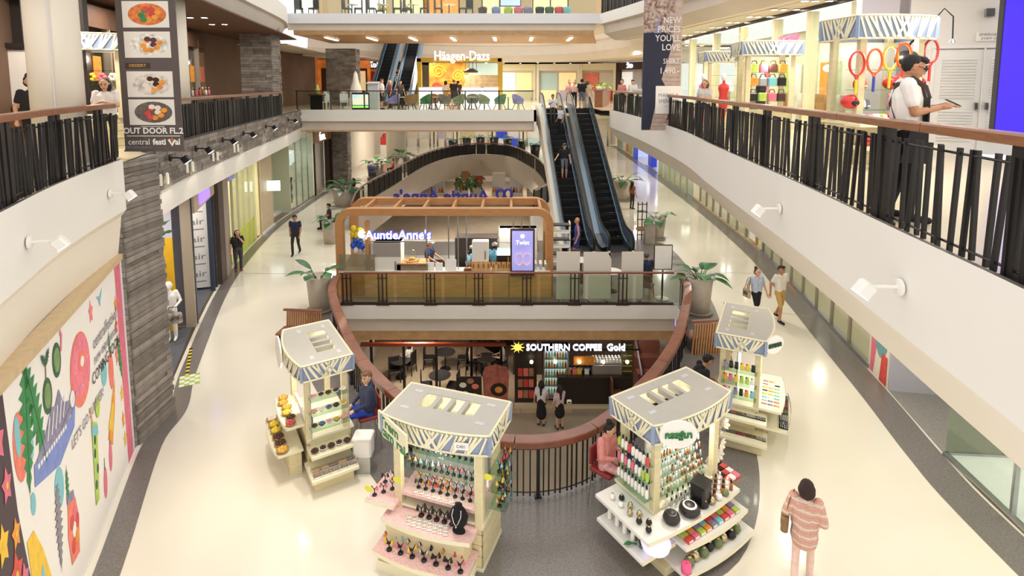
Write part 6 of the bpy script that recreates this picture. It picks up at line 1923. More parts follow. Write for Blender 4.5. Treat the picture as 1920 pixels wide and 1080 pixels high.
# ---------------- K4: phone case kiosk
k4 = kiosk('phone accessory kiosk with black trays near the walking couple', (4.89, 11.25, 0), R(63.5))
for i, z in enumerate((.98, 1.25, 1.52)):
 KB((-.95, 0, z), (.36, 1.1, .012)).build('side_shelf', shelf_glass, k4)
 for j in range(6):
  o = case_k.put(W(k4, -.98, -.42 + j * .17, z + .085), '%s phone case propped on the %s glass shelf' % (ORD[j], ('lower', 'middle', 'upper')[i]), 'phone cases on the glass shelves', R(63), rnd.randrange(8), 1.0)
  o.rotation_euler = (R(70), 0, R(-26))
tier(k4, -1.35, -.7, -.9, .7, .66, kio_cream)
tier(k4, -1.5, -.7, -.95, .72, .3, kio_cream)
KB((-.95, -.1, .16), (.7, 1.4, .3)).build('tier_base', kio_ply, k4)
tier(k4, -.9, .95, -1.3, -.55, .8, kio_cream, bowd=.12)
tier(k4, -.95, 1.0, -1.5, -.55, .45, kio_cream, bowd=.12)
KB((0, -.75, .2), (1.6, .4, .38)).build('tier_base', kio_ply, k4)
for j in range(5):
 tray_k.put(W(k4, -1.1, -.72 + j * .3, .66), '%s black ring tray along the upper side step' % ORD[j], 'black trays on the phone kiosk', R(-26), j, .58)
 tray_k.put(W(k4, -1.22, -.75 + j * .3, .3), '%s black ring tray along the lower side step' % ORD[j], 'black trays on the phone kiosk', R(-26), j + 1, .58)
for j in range(5):
 tray_k.put(W(k4, -.7 + j * .33, -1.4, .45), '%s black tray along the low front tier' % ORD[j], 'black trays on the phone kiosk', R(63), j, .8)
for i in range(3):
 for j in range(8):
  case_k.put(W(k4, -.65 + j * .17, -.78 - i * .19, .802), '%s phone case in the %s row of the front tier' % (ORD[j], ORD[i]), 'phone cases on the front tier', R(63), rnd.randrange(8), .72)
KB((.0, .1, 1.35), (1.3, .03, .95)).build('back_panel', lacq, k4)
so = MB().lathe([(0, 0), (.24, 0), (.24, .04), (0, .04)], n=24, sy=.75).xf(Matrix.Rotation(PI / 2, 4, 'X')).build('sign_board', p_white, k4, loc=(-.62, -.58, 2.12), rz=R(-40))
text('กานดา', .13, (0, -.05, 0), mat('sign_dark_green', '#2c4a3a', .5), so, (PI / 2, 0, 0), .012, bold=.006)
# ---------------- bench backs behind kiosks
def slat_bench(label, x, y, rz, L=1.8):
 t = thing('slatted_bench', label, 'bench', (x, y, 0), rz)
 for k in range(16):
  MB().box((-L / 2 + .06 + k * (L - .12) / 15, .0, .45), (.035, .05, .9), rx=-.12).build('slat', wood_oak, t)
 MB().box((0, -.05, .93), (L, .07, .05)).build('top_rail', wood_rail_red, t)
 MB().box((0, -.3, .43), (L, .5, .05)).build('seat', wood_rail_red, t)
 for s_ in (-1, 1):
  MB().box((s_ * (L / 2 - .1), -.3, .2), (.06, .5, .4)).build('leg', black_m, t)
 return t
q = at(578, 640, z=0)
slat_bench('slatted timber bench behind the bakery kiosk', q.x - .1, q.y, R(-5), 1.1)
q = at(1322, 665, z=0)
slat_bench('tall slatted timber bench beside the phone accessory kiosk', q.x + .2, q.y, R(185), 1.2)
# stools
def bar_stool(label, loc, rz, m_):
 t = thing('bar_stool', label, 'stool', loc, rz)
 MB().cbox((0, 0, .68), (.42, .42, .06), .03).build('seat', m_, t)
 MB().cbox((0, .2, .9), (.4, .04, .3), .02).build('backrest', m_, t)
 for a_ in (-.17, .17):
  for b_ in (-.17, .17):
   MB().tube([(a_, b_, .66), (a_ * 1.25, b_ * 1.25, 0)], .012, 6).build('leg', chrome, t)
 MB().tube([(-.2, -.2, .25), (.2, -.2, .25)], .01, 6).build('footrest', chrome, t)
 return t
st1 = at(690, 795, z=.0)
bar_stool('red seated chrome bar stool under the person in navy jacket', (-2.62, 10.4, 0), R(-115 + 180), mat('red_vinyl', '#8c2f2e', .4))
bar_stool('dark red stool under the seated woman in pink', (1.72, 9.1, 0), R(40 + 180), mat('red_vinyl', '#8c2f2e', .4))
# ================================================================ upper floor: hanging banners
bn = thing('hanging_banner', 'grey food court banner with four dish photographs hanging above the stone pier', 'banner', (-6.48, 19.0 * YS, 6.0))
ban_m = mat('banner_grey_brown', '#5d5250', .6, var=.04)
MB().box((0, 0, 1.75), (1.06, .02, 3.5)).build('sheet', ban_m, bn)
MB().tube([(-.55, 0, 3.5), (.55, 0, 3.5)], .025, 8).build('top_bar', steel, bn)
MB().tube([(-.55, 0, 0), (.55, 0, 0)], .015, 8).build('bottom_bar', ban_m, bn)
for s_ in (-.4, .4):
 MB().tube([(s_, 0, 3.5), (s_, 0, 3.6)], .006, 5).build('cord', steel, bn)
tagm = mat('banner_tag', '#3b302d', .5)
gold_t = mat('gold_lettering', '#e6b04a', .5)
dishes = [(2.43, '#d9783a', p_red, p_green), (1.9, '#e9e2d6', pr('beetroot', '#5a2f3a'), p_orange), (1.2, '#d8cfc6', choc, cream_w), (.7, '#6b5f5a', cream_w, p_red)]
for (z, c, a_, b2) in dishes:
 ph = MB().box((0, -.013, z), (.82, .006, .46)).build('photo_print', pr('plate_' + c[1:], '#ece6dc'), bn)
 MB().plate([(x, -.02, zz) for x, zz in ell(.03, z, .34, .19, 20)], .003).build('printed_dish', pr('dish_' + c[1:], c, var=.35, scale=14), ph)
 for k in range(9):
  an = k * 2.4
  MB().plate([(x, -.023 - .0004 * k, zz) for x, zz in ell(.05 + .2 * math.cos(an) * (.3 + .08 * k), z + .1 * math.sin(an), .06, .045, 9)], .002).build('printed_food', (a_, b2, p_orange)[k % 3], ph)
for z, t_ in ((2.76, 'MAIN COURSE'), (1.53, 'DESSERT')):
 MB().box((-.2, -.013, z), (.44, .006, .1)).build('tag_print', tagm, bn)
 text(t_, .075, (-.2, -.018, z), gold_t, bn, (PI / 2, 0, 0), .001, sx=1.05)
text('OUT DOOR FL.2', .15, (0, -.013, .36), p_white, bn, (PI / 2, 0, 0), .001, bold=.004, sx=.98)
MB().box((0, -.013, .27), (.96, .004, .012)).build('printed_line', p_white, bn)
text('central', .15, (-.27, -.013, .16), p_white, bn, (PI / 2, 0, 0), .001, sx=.95)
text('festi', .15, (.1, -.013, .16), p_white, bn, (PI / 2, 0, 0), .001, bold=.005, sx=.95)
text('al', .15, (.43, -.013, .16), p_white, bn, (PI / 2, 0, 0), .001, bold=.005, sx=.95)
MB().plate([(.25, -.013, .2), (.29, -.013, .22), (.32, -.013, .13), (.37, -.013, .21), (.4, -.013, .2), (.33, -.013, .08)], .002).build('printed_mark', p_white, bn)
MB().plate([(.29, -.014, .24), (.31, -.014, .24), (.325, -.014, .17), (.315, -.014, .15)], .002).build('printed_mark', p_red, bn)
MB().plate([(.33, -.014, .24), (.35, -.014, .23), (.335, -.014, .17), (.325, -.014, .16)], .002).build('printed_mark', p_orange, bn)
text('PATTAYA BEACH', .06, (-.28, -.013, .06), p_ink, bn, (PI / 2, 0, 0), .001)
MB().box((0, -.013, .44), (.42, .004, .01)).build('printed_line', p_white, bn)
b2 = thing('hanging_banner', 'clothing sale banner with navy trousers on brick print hanging over the balcony edge', 'banner', (5.1, 36.2 * YS, 5.62))
brk = mat('brick_print', '#b9a49a', .7, var=.15, scale=6)
MB().box((0, 0, 2.35), (1.3, .02, 4.7)).build('sheet', brk, b2)
brd = mat('brick_print_line', '#8b766c', .7)
for k in range(5):
 for j in range(3):
  MB().box((.25 + .2 * (j - .5) + .08 * (k % 2), -.013, .08 + k * .13), (.19, .004, .1)).build('printed_brick', (brk, pr('brick_pale', '#cdbcb0'))[(k + j) % 2], b2)
for k in range(22):
 MB().box((.0, -.0125, .14 + k * .14), (1.28, .004, .014)).build('printed_joint', brd, b2)
nav = mat('navy_print', '#22253b', .7, var=.15)
MB().plate([(-.65, -.015, .02), (-.35, -.015, .02), (-.1, -.015, 1.3), (.18, -.015, 1.45), (.0, -.015, 1.75), (.25, -.015, 2.6), (.35, -.015, 3.0), (.3, -.015, 3.4), (-.65, -.015, 3.4)], .003).build('printed_trousers', nav, b2)
MB().plate([(-.65, -.018, 3.3), (.0, -.018, 3.35), (.35, -.018, 3.2), (.45, -.018, 4.68), (-.65, -.018, 4.68)], .003).build('printed_shirt', mat('patterned_shirt', '#6a3f33', .7, col2='#c9b8ae', scale=9), b2)
MB().plate([(-.3, -.02, 3.3), (-.05, -.02, 3.3), (-.15, -.02, 3.9)], .003).build('printed_shirt_tail', p_lav, b2)
MB().plate([(.2, -.018, .35), (.5, -.018, .4), (.6, -.018, 1.0), (.35, -.018, .95)], .003).build('printed_shoe', pr('tan_shoe', '#8e4a2c', var=.2), b2)
MB().box((.25, -.02, 1.05), (.88, .005, .95)).build('white_panel', p_white, b2)
lt = mat('banner_letter', '#e4dedd', .6)
for k, (t_, z) in enumerate((('NEW', 3.72), ("PRICES", 3.42), ("YOU'LL", 3.12), ('LOVE', 2.82))):
 text(t_, .3, (.6, -.024, z), lt, b2, (PI / 2, 0, 0), .001, align='RIGHT', bold=.003, sx=.86)
text('SHIRT', .25, (.6, -.024, 2.35), lt, b2, (PI / 2, 0, 0), .001, align='RIGHT', sx=.86)
text('1,490.-', .29, (.6, -.024, 2.03), lt, b2, (PI / 2, 0, 0), .001, align='RIGHT', bold=.003, sx=.86)
text('MARKS &', .17, (.25, -.026, 1.2), p_ink, b2, (PI / 2, 0, 0), .001)
text('SPENCER', .17, (.25, -.026, 1.0), p_ink, b2, (PI / 2, 0, 0), .001)
MB().box((.25, -.024, .82), (.3, .003, .01)).build('printed_line', p_ink, b2)
for s_ in (-.5, .5):
 MB().tube([(s_, 0, 4.7), (s_, 0, 5.3)], .006, 5).build('cord', steel, b2)
MB().tube([(-.66, 0, 4.7), (.66, 0, 4.7)], .03, 8).build('top_bar', steel, b2)
# ================================================================ upper right: shop wall, louvred doors, screen
lav_w = mat('lavender_wall', '#c9c3cc', .6)
UR = thing('louvred_door_wall', 'white service wall with two louvred doors behind the man with the phone', 'wall', (8.35, 12.0, Z1), math.atan2(-1.0, 2.9))
struct(UR)
MB().box((1.6, .1, 1.92), (3.4, .2, 3.84)).build('wall_panel', mat('service_wall_white', '#e5e1de', .6), UR)
MB().box((-.35, .25, 1.92), (.9, .5, 3.84)).build('pier', lav_w, UR)
lou = mat('louvre_white', '#e9e7e6', .45)
for d_ in range(2):
 x = 1.0 + d_ * .86
 dr = MB().box((x, -.02, 1.08), (.82, .05, 2.16)).build('door', lou, UR)
 for (z0, z1) in ((.25, .95), (1.15, 2.0)):
  n = int((z1 - z0) / .06)
  for k in range(n):
   MB().box((x, -.06, z0 + .03 + k * .06), (.6, .03, .045), rx=.6).build('louvre', lou, dr)
 MB().box((x + (.34 if d_ == 0 else -.34), -.08, 1.0), (.05, .06, .14)).build('handle', steel, dr)
for (x, w_) in ((.55, .06), (1.43, .03), (2.31, .06)):
 MB().box((x, -.03, 1.1), (w_, .08, 2.2)).build('door_frame', lou, UR)
MB().box((1.43, -.03, 2.22), (1.85, .08, .06)).build('door_frame', lou, UR)
MB().box((1.45, -.05, 2.9), (.14, .1, .16)).build('wall_sensor', steel, UR)
MB().box((1.55, -.015, 2.42), (.55, .02, .18)).build('door_sign', p_white, UR)
text('EMERGENCY', .08, (1.55, -.03, 2.46), p_ink, UR, (PI / 2, 0, 0), .001)
text('STAFF ONLY', .07, (1.55, -.03, 2.38), p_ink, UR, (PI / 2, 0, 0), .001)
sc_ = thing('led_screen', 'large violet-blue LED screen standing at the edge of the upper walkway', 'screen', (9.6, 9.75, Z1), R(-18))
MB().box((0, 0, 2.06), (1.9, .16, 3.2)).build('casing', black_s, sc_)
MB().box((0, -.085, 2.06), (1.86, .01, 3.16)).build('display', mat('led_violet', '#2c10c4', .4, emis=.75, var=.05, scale=2), sc_)
m = MB()
for (a_, b_) in (((-.66, 3.05), (.2, 3.05)), ((-.66, 3.05), (-.66, 3.5))):
 m.bar((a_[0], -.095, a_[1]), (b_[0], -.095, b_[1]), .03, .004, up=(0, 1, 0))
m.build('lit_outline', glow_w, sc_)
MB().box((0, 0, .25), (1.0, .4, .5)).build('pedestal', black_s, sc_)
# shop wall with tall glazing along the upper right walkway
wy = [22.9, 26, 29, 33, 37, 42, 47, 53, 58]
for i in range(len(wy) - 1):
 s_, L_ = seg('upper_shop_front', ('shop with tall glazing behind the toy kiosk', 'glazed clothing shop beside the toy kiosk', 'glazed shop beside the second leaf-pattern kiosk', 'cream shop front with pink lettering', 'glazed shop past the pink lettering', 'glazed shop by the hanging clothing banner', 'glazed shop seen beside the clothing banner', 'last glazed shop before the escalators')[i] + ' on the upper walkway', 'shop', RWu, wy[i], wy[i + 1], True)
 s_.location.z = Z1
 MB().box((L_ / 2, 3.2, 1.82), (L_ - .04, .1, 3.64)).build('back_wall', (cream_pt, warmwhite, mat('sage_wall', '#c9cba8', .6))[i % 3], s_)
 MB().box((L_ / 2, 1.6, .01), (L_, 3.2, .02)).build('shop_floor', up_cream, s_)
 MB().box((.18, .05, 1.83), (.3, .3, 3.66)).build('pier', cream_pt, s_)
 n = max(1, round(L_ / 1.7))
 for k in range(n):
  MB().box((.27 + (L_ - .27) * (k + .5) / n, .02, 1.83), ((L_ - .27) / n - .05, .02, 3.64)).build('glass_pane', shop_glass, s_)
 MB().box((L_ / 2, .0, .1), (L_, .08, .2)).build('sill', cream_pt, s_)
 for k in range(3):
  MB().box((L_ * (k + .6) / 3.2, 3.1, 1.5), (.8, .06, 1.6)).build('wall_display', (p_lime, p_white, p_rose, p_teal, p_orange)[(i + k) % 5], s_)
  MB().box((L_ * (k + .6) / 3.2, 1.8, .55), (.9, .6, 1.1)).build('display_plinth', (wood_oak, p_white)[k % 2], s_)
 if i == 3:
  text('ACK', .75, (L_ * .5, -.08, 2.75), mat('pink_sign', '#ef6f9a', .4, emis=.6), s_, (PI / 2, 0, 0), .05, bold=.01, sx=1.7, name='sign_lettering')
 q = s_.matrix_basis @ V((L_ / 2, 1.8, 3.6))
 lamp('AREA', (q.x, q.y, Z1 + 3.6), 60, SOFT, .5)
bl = MB()
bl.strip([(p.x, p.y, 9.585) for p in offs(RWu, -.02)], [(p.x, p.y, 9.44) for p in offs(RWu, -.02)])
struct(bl.build('trim_ceiling', black_s))
# kiosks on the upper walkway
uk = kiosk('toy and sports kiosk with leaf-pattern roof on the upper walkway', (6.48, 10.0, Z1), R(8), 1.5, zr=2.55, fasc=.38)
for z in (1.0, 1.35, 1.7):
 KB((0, -.3, z), (1.5, .45, .012)).build('glass_shelf', shelf_glass, uk)
tier(uk, -.9, .9, -1.0, -.4, .78, kio_cream, bowd=.1)
tier(uk, -.9, .9, -1.2, -.4, .4, kio_cream, bowd=.1)
KB((0, .3, 1.5), (1.5, .03, 1.4)).build('back_panel', glass('tinted_panel2', '#eef0ea', op=.2), uk)
# gooseneck lamp on the roof edge
MB().tube([(.85, -.3, 2.58), (.92, -.4, 2.75), (1.0, -.5, 2.6), (1.0, -.52, 2.2)], .012, 6).build('gooseneck', black_s, uk)
MB().lathe([(.02, .04), (.05, -.02), (0, -.02)], n=10, c=(1.0, -.52, 2.18)).build('gooseneck_lamp', steel, uk)
def racket(x, y, z, m_, hm, lb, rz=0):
 t = thing('toy_racket', lb, 'racket', W(uk, x, y, z), R(8) + rz)
 MB().tube([(.14 * math.cos(a), 0, .52 + .2 * math.sin(a)) for a in [i * 2 * PI / 18 for i in range(19)]], .02, 6, caps=False).build('hoop', m_, t, smooth=True)
 MB().tube([(-.05, 0, .34), (0, 0, .24), (.05, 0, .34)], .016, 6).build('throat', m_, t)
 MB().tube([(0, 0, .25), (0, 0, .0)], .022, 6).build('handle', hm, t)
red_p = mat('red_plastic', '#d23a36', .35)
or_p = mat('orange_plastic', '#e8642c', .35)
ye_p = mat('yellow_plastic', '#e8cf2a', .35)
bl_p = mat('blue_plastic', '#3444b0', .35)
for (x, y, z, m_, hm, lb) in ((-.9, -.75, 1.28, red_p, ye_p, 'red hooped racket with yellow grip at the outer post'), (-.52, -.8, 1.32, or_p, bl_p, 'orange hooped racket with blue grip on the toy kiosk'), (-.12, -.75, 1.38, ye_p, ye_p, 'yellow racket standing behind the orange one'), (.14, -.82, 1.42, or_p, red_p, 'large orange racket with red grip in the middle of the toy kiosk'), (.95, -.6, 1.5, red_p, red_p, 'red racket at the roof corner of the toy kiosk'), (.7, -.4, 1.5, black_s, black_s, 'black hooped racket behind the masks')):
 racket(x, y, z, m_, hm, lb)
for k, (x, z, m_, s_, lb) in enumerate(((.5, 1.72, black_s, .2, 'large black boxing head guard on top of the toy kiosk shelf'), (.86, 1.71, black_s, .13, 'small black head guard beside the large one'), (.48, 1.36, red_p, .18, 'red boxing head guard on the middle shelf'), (.8, 1.36, red_p, .14, 'red glove beside the red head guard'), (.15, 1.36, red_p, .14, 'red and yellow glove on the middle shelf'), (-.8, 1.02, red_p, .16, 'red toy helmet at the outer end of the low shelf'))):
 t = thing('head_guard', lb, 'guard', W(uk, x, -.42, z), R(8))
 MB().ball((0, 0, s_ * .8), (s_, s_ * .9, s_ * .8), 14, 10).build('shell', m_, t, smooth=True)
 MB().ball((0, -s_ * .7, s_ * .7), (s_ * .5, s_ * .3, s_ * .35), 10, 7).build('face_opening', pr('guard_lining', '#e6dcd2') if m_ is black_s else black_s, t, smooth=True)
 MB().box((0, -s_ * .86, s_ * .75), (s_ * .12, s_ * .2, s_ * .9)).build('nose_bar', m_, t)
pk_c = mat('pink_plastic', '#eeb3bd', .4)
for k in range(3):
 t = thing('toy_cup', '%s pink bear-shaped toy cup from the middle post' % ORD[k], 'toy', W(uk, .22 + k * .28, -.42, 1.01), R(8), 'pink toy cups')
 MB().lathe([(.08, 0), (.1, .1), (.105, .22), (.08, .23), (0, .22)], n=14).build('cup', pk_c, t, smooth=True)
 for s_ in (-.07, .07):
  MB().ball((s_, 0, .27), .04, 8, 6).build('ear', pk_c, t, smooth=True)
 MB().box((0, -.125, .1), (.1, .02, .06)).build('printed_label', ye_p, t)
for k in range(9):
 t = thing('toy_box', '%s small toy pack on the lower shelves of the toy kiosk' % ORD[k], 'toy', W(uk, -.72 + .17 * k, -.75, .79), R(8), 'toy packs')
 MB().cbox((0, 0, .08), (.115, .1, .15), .02).build('pack', (p_teal, p_rose, p_white, p_lime, red_p)[k % 5], t)
 MB().box((0, -.052, .1), (.08, .004, .07)).build('printed_label', p_white, t)
for k in range(6):
 t = thing('toy_ball', '%s ball on the bottom tier of the toy kiosk' % ORD[k], 'ball', W(uk, -.65 + .26 * k, -.85, .4), 0, 'toy balls')
 MB().ball((0, 0, .093), .09, 12, 9).build('ball_skin', (red_p, pk_c, p_white, mat('mint_plastic', '#a7c7a2', .4), or_p)[k % 5], t, smooth=True)
 MB().lathe([(.092, -.008), (.092, .008)], n=14, c=(0, 0, .093)).build('seam', black_s, t)
for k in range(7):
 t = thing('toy_box', '%s boxed toy on the glass shelf near the outer post' % ORD[k], 'toy', W(uk, -.62 + .1 * (k % 4), -.3, (1.01, 1.36)[k // 4]), R(8), 'boxed toys near the outer post')
 MB().ball((0, 0, .09), (.05, .05, .09), 10, 7).build('pack', (pk_c, p_teal, p_white, p_lav, red_p, p_lime, p_coral)[k], t, smooth=True)
 MB().box((0, -.05, .06), (.05, .01, .03)).build('printed_label', p_white, t)
def small_kiosk(label, loc, rz, goods):
 k = kiosk(label, loc, rz, 1.5, .9, 2.5, fasc=.35, simple=True)
 for z in (1.0, 1.4, 1.75):
  KB((0, -.3, z), (1.2, .4, .012)).build('glass_shelf', shelf_glass, k)
 return k
uk2 = small_kiosk('bag kiosk with leaf-pattern roof, second along the upper walkway', (6.75, 14.9, Z1), R(-5), 0)
uk3 = small_kiosk('clothing kiosk with leaf-pattern roof, farthest along the upper walkway', (7.35, 19.4, Z1), R(-5), 0)
for k in range(12):
 t = thing('hand_bag', '%s bag on the %s shelf of the second upper kiosk' % (ORD[k % 4], ('low', 'middle', 'high')[k // 4]), 'bag', W(uk2, -.45 + .3 * (k % 4), -.35, (1.01, 1.41, 1.76)[k // 4]), R(-5), 'bags on the second upper kiosk')
 MB().cbox((0, 0, .11), (.22, .1, .22), .03).build('body', (black_s, p_lime, p_rose, choc, p_orange, steel, p_teal)[k % 7], t)
 MB().tube([(-.07, 0, .22), (-.05, 0, .3), (.05, 0, .3), (.07, 0, .22)], .012, 5).build('handle', black_s, t)
for k in range(8):
 t = thing('cap', '%s cap in the row below the bags of the second upper kiosk' % ORD[k], 'cap', W(uk2, -.55 + .16 * k, -.62, .8), R(-5), 'caps on the second upper kiosk')
 MB().lathe([(.055, 0), (.054, .04), (.03, .07), (0, .08)], n=12).build('crown', (steel, black_s, p_white, p_lav)[k % 4], t, smooth=True)
 MB().box((0, -.07, .01), (.08, .06, .012)).build('peak', black_s, t)
def mannequin(x, y, z, rz, label, m_, s=1.0):
 t = thing('mannequin', label, 'mannequin', (x, y, z), rz)
 MB().lathe([(.02, .05), (.14, .75), (.17, .95), (.12, 1.1), (.18, 1.32), (.16, 1.42), (.05, 1.48), (.045, 1.56), (0, 1.57)], n=14, sy=.65).build('dressed_torso', m_, t, smooth=True)
 MB().ball((0, 0, 1.68), (.08, .09, .12), 12, 9).build('head', p_white, t, smooth=True)
 MB().lathe([(.16, 0), (.16, .02), (.02, .04)], n=14).build('base', steel, t)
 return t
mannequin(6.8, 17.9, Z1, 0, 'mannequin in red and white dress beside the farthest upper kiosk', red_p)
mannequin(6.5, 18.9, Z1, .3, 'mannequin in pink beside the farthest upper kiosk', p_rose)
mannequin(7.6, 17.0, Z1, .3, 'mannequin in dark coat between the two upper kiosks', mat('dark_cloth', '#2b2b34', .8))
# downlights in the upper ceilings
dl_trim = MB().lathe([(.1, .0), (.13, .012), (.1, .02)], n=16).mesh('trim', wh_fix, True)
dl_lens = MB().lathe([(0, .004), (.1, .004)], n=16).mesh('lens', glow)
def downlight(x, y, z, label, group):
 t = thing('downlight', label, 'downlight', (x, y, z - .022), 0, group)
 inst(dl_trim, t, name='trim')
 inst(dl_lens, t, name='lens', rot=(PI, 0, 0), loc=(0, 0, .003))
for k in range(11):
 y = 20 + k * 3.5
 for s_ in (0, .3):
  for x in (7.3, 8.0):
   if y < 56:
    downlight(x + s_ + (1.0 if y > 28 else 0), y * YS, 9.56, 'round downlight over the toy kiosk walkway, %s row away from us, %s across' % (ORD[k], ORD[(x > 7.6) * 2 + (s_ > 0)]), 'downlights over the toy kiosk walkway')
for k in range(7):
 y = 17 + k * 4.2
 x = at_y(LU, y * YS) - 1.3
 for s_ in (0, .5):
  downlight(x - s_, y * YS, 9.56, '%s of the row of %s downlights over the cafe walkway' % (ORD[k], ('outer', 'inner')[s_ > 0]), 'downlights over the cafe walkway')
for k in range(12):
 a = k / 11
 x, y = 8.9 + .5 * math.sin(k), 58 + 30 * a
 downlight(x + .6, y * YS, 9.3, '%s outer downlight in the curved ceiling past the clothing banner' % ORD[k], 'downlights past the clothing banner')
 downlight(x + 1.4, y * YS, 9.3, '%s inner downlight in the curved ceiling past the clothing banner' % ORD[k], 'downlights past the clothing banner')
for k in range(14):
 downlight(-12 + k * 1.6, (99 + (k % 3) * 1.5) * YS, 9.2, '%s small downlight along the far upper ceiling' % ORD[k], 'downlights in the far upper ceiling')
# linear lamps under the top bridge
for k, px in enumerate((622, 698, 775, 850, 928, 996, 1068)):
 q = at(px, 72, z=Z2 - 1.12)
 t = thing('linear_lamp', 'glowing linear lamp under the top bridge, %s from the stone pier' % ORD[k], 'lamp', (q.x, q.y, Z2 - 1.16), PI / 2)
 MB().cbox((0, 0, 0), (2.2, .16, .05), .03).build('diffuser', glow, t)
 MB().box((0, 0, .03), (2.26, .2, .02)).build('trim', wh_fix, t)
# ================================================================ upper left: cafe behind the railing
dk_fr = mat('cafe_dark_frame', '#2d2624', .5)
Lc = 5.2
cw = thing('cafe_front', 'dark-framed cafe front with posters behind the round white column', 'cafe', (-14.6, 12.4, Z1), 0)
for k in range(6):
 MB().box((k * 1.04, -.05, 1.7), (.14, .14, 3.4)).build('frame_post', dk_fr, cw)
for z in (.9, 2.3, 3.35):
 MB().box((Lc / 2, -.05, z), (Lc, .12, .1)).build('frame_rail', dk_fr, cw)
for k in range(5):
 MB().box((.52 + k * 1.04, -.02, 1.6), (.8, .03, 1.2)).build('poster', (p_yellow, p_white, p_lime, p_white, p_orange, p_white)[k], cw)
MB().box((Lc / 2, -.06, .45), (Lc, .08, .85)).build('timber_dado', wood_rail, cw)
c2, Lc2 = seg('cafe_front', 'timber cafe front with shelves and hanging plants past the white column', 'cafe', LWu, 24, 49)
c2.location.z = Z1
MB().box((Lc2 / 2, -.05, 3.35), (Lc2, .3, .6)).build('timber_fascia', mat('dark_ceiling_timber', '#5a3f2e', .6, var=.1), c2)
for k in range(10):
 MB().box((1.3 + k * 2.6, -.03, 1.6), (2.3, .04, 2.6)).build('wall_bay', (mat('cafe_panel_tan', '#9c7a58', .6, var=.15), mat('cafe_panel_brown', '#5e4838', .6, var=.15), shop_glass)[k % 3], c2)
 MB().box((k * 2.6, -.1, 1.7), (.16, .2, 3.4)).build('frame_post', (dk_fr, metal_frame)[k % 2], c2)
 MB().box((1.3 + k * 2.6, -.1, 1.9), (.9, .04, .7)).build('picture', (p_coral, p_white, p_orange)[k % 3], c2)
MB().box((Lc2 / 2, -.9, .5), (Lc2 * .7, .6, 1.0)).build('service_counter', mat('cafe_counter', '#3d332e', .5), c2)
rnd = random.Random(8)
for k in range(22):
 q = c2.matrix_basis @ V((Lc2 * .16 + k * Lc2 * .7 / 22, -.9, 1.0))
 t = bot_k.put((q.x, q.y, Z1 + 1.0), '%s bottle along the cafe counter behind the railing' % (ORD[k] if k < 20 else ('last but one', 'last')[k - 20]), 'bottles along the cafe counter', 0, rnd.randrange(8), 1.7)
for k in range(5):
 q = c2.matrix_basis @ V((Lc2 * .55 + k * 1.0, -.6, 2.5))
 t = thing('pendant_lamp', '%s glowing bulb hanging over the cafe counter' % ORD[k], 'lamp', (q.x, q.y, Z1 + 2.3), 0, 'bulbs over the cafe counter')
 MB().ball((0, 0, 0), .1, 10, 8).build('bulb', mat('bulb_glow', '#fff0cc', .4, emis=8), t, smooth=True)
 MB().tube([(0, 0, .1), (0, 0, 1.5)], .01, 5).build('cord', black_s, t)
uk4 = small_kiosk('flower kiosk with leaf-pattern roof beside the round white column', (-9.4, 12.6, Z1), R(20), 0)
for k in range(10):
 t = thing('paper_flower', '%s yellow and white flower on the kiosk beside the round column' % ORD[k], 'flower', W(uk4, -.5 + .25 * (k % 5), -.4, (1.01, 1.41)[k // 5]), 0, 'flowers on the upper kiosk')
 m = MB()
 for q in range(6):
  a = q * PI / 3
  m.ball((.06 * math.cos(a), 0, .2 + .06 * math.sin(a)), .045, 6, 5)
 m.build('petal_cluster', (cream_w, p_yellow, p_rose)[k % 3], t, smooth=True)
 MB().tube([(0, 0, 0), (0, 0, .16)], .01, 5).build('stem', leafd, t)
plant(-9.3, 27.0 * YS, Z1, 'leafy green plant at the railing beside the food banner', .25, .7, 12, .6, .14, 51, saucer=False)
round_table(-7.6, 7.2, Z1, .4, 'white cafe table behind the railing by the thick column')
chair(-8.35, 7.3, Z1, R(-90), 'wooden cafe chair by the dark-framed cafe front', wood_rail, blk_w)
round_table(-9.0, 11.3, Z1, .4, 'white cafe table of the woman in white')
chair(-9.75, 11.5, Z1, R(-60), 'wooden cafe chair of the woman in white', wood_rail, blk_w)
lamp('AREA', (-8.8, 11.2, Z1 + 3.5), 60, SOFT, .5)
# ================================================================ the cafe bridge and far upper floor
def tub_chair(px, label, m_, rz, yy=60.0):
 q = at(px, 196, y=yy)
 t = thing('tub_chair', label, 'chair', (q.x, yy * YS, Z1), rz, 'tub chairs on the cafe bridge')
 m = MB()
 n = 9
 for (r0, r1, z0, z1) in ((.3, .36, .38, .0),):
  A, B, A2, B2 = [], [], [], []
  for k in range(n + 1):
   a = R(-20) + k * R(220) / n
   hh = .5 + .32 * math.sin(max(0, min(PI, (a + R(20)) / R(220) * PI)))
   A.append((.3 * math.cos(a), .3 * math.sin(a), .36))
   B.append((.4 * math.cos(a), .38 * math.sin(a), hh + .08))
   A2.append((.25 * math.cos(a), .25 * math.sin(a), .4))
   B2.append((.35 * math.cos(a), .33 * math.sin(a), hh + .08))
  m.strip(A, B).strip(A2[::-1], B2[::-1]).strip(B, B2)
 m.build('shell', m_, t, smooth=True)
 MB().lathe([(.28, .34), (.3, .4), (.27, .44), (0, .45)], n=14).build('seat', m_, t, smooth=True)
 for sx_ in (-.2, .2):
  for sy_ in (-.2, .2):
   MB().bar((sx_ * .7, sy_ * .7, .36), (sx_ * 1.25, sy_ * 1.25, 0), .035, .035).build('leg', blk_w, t)
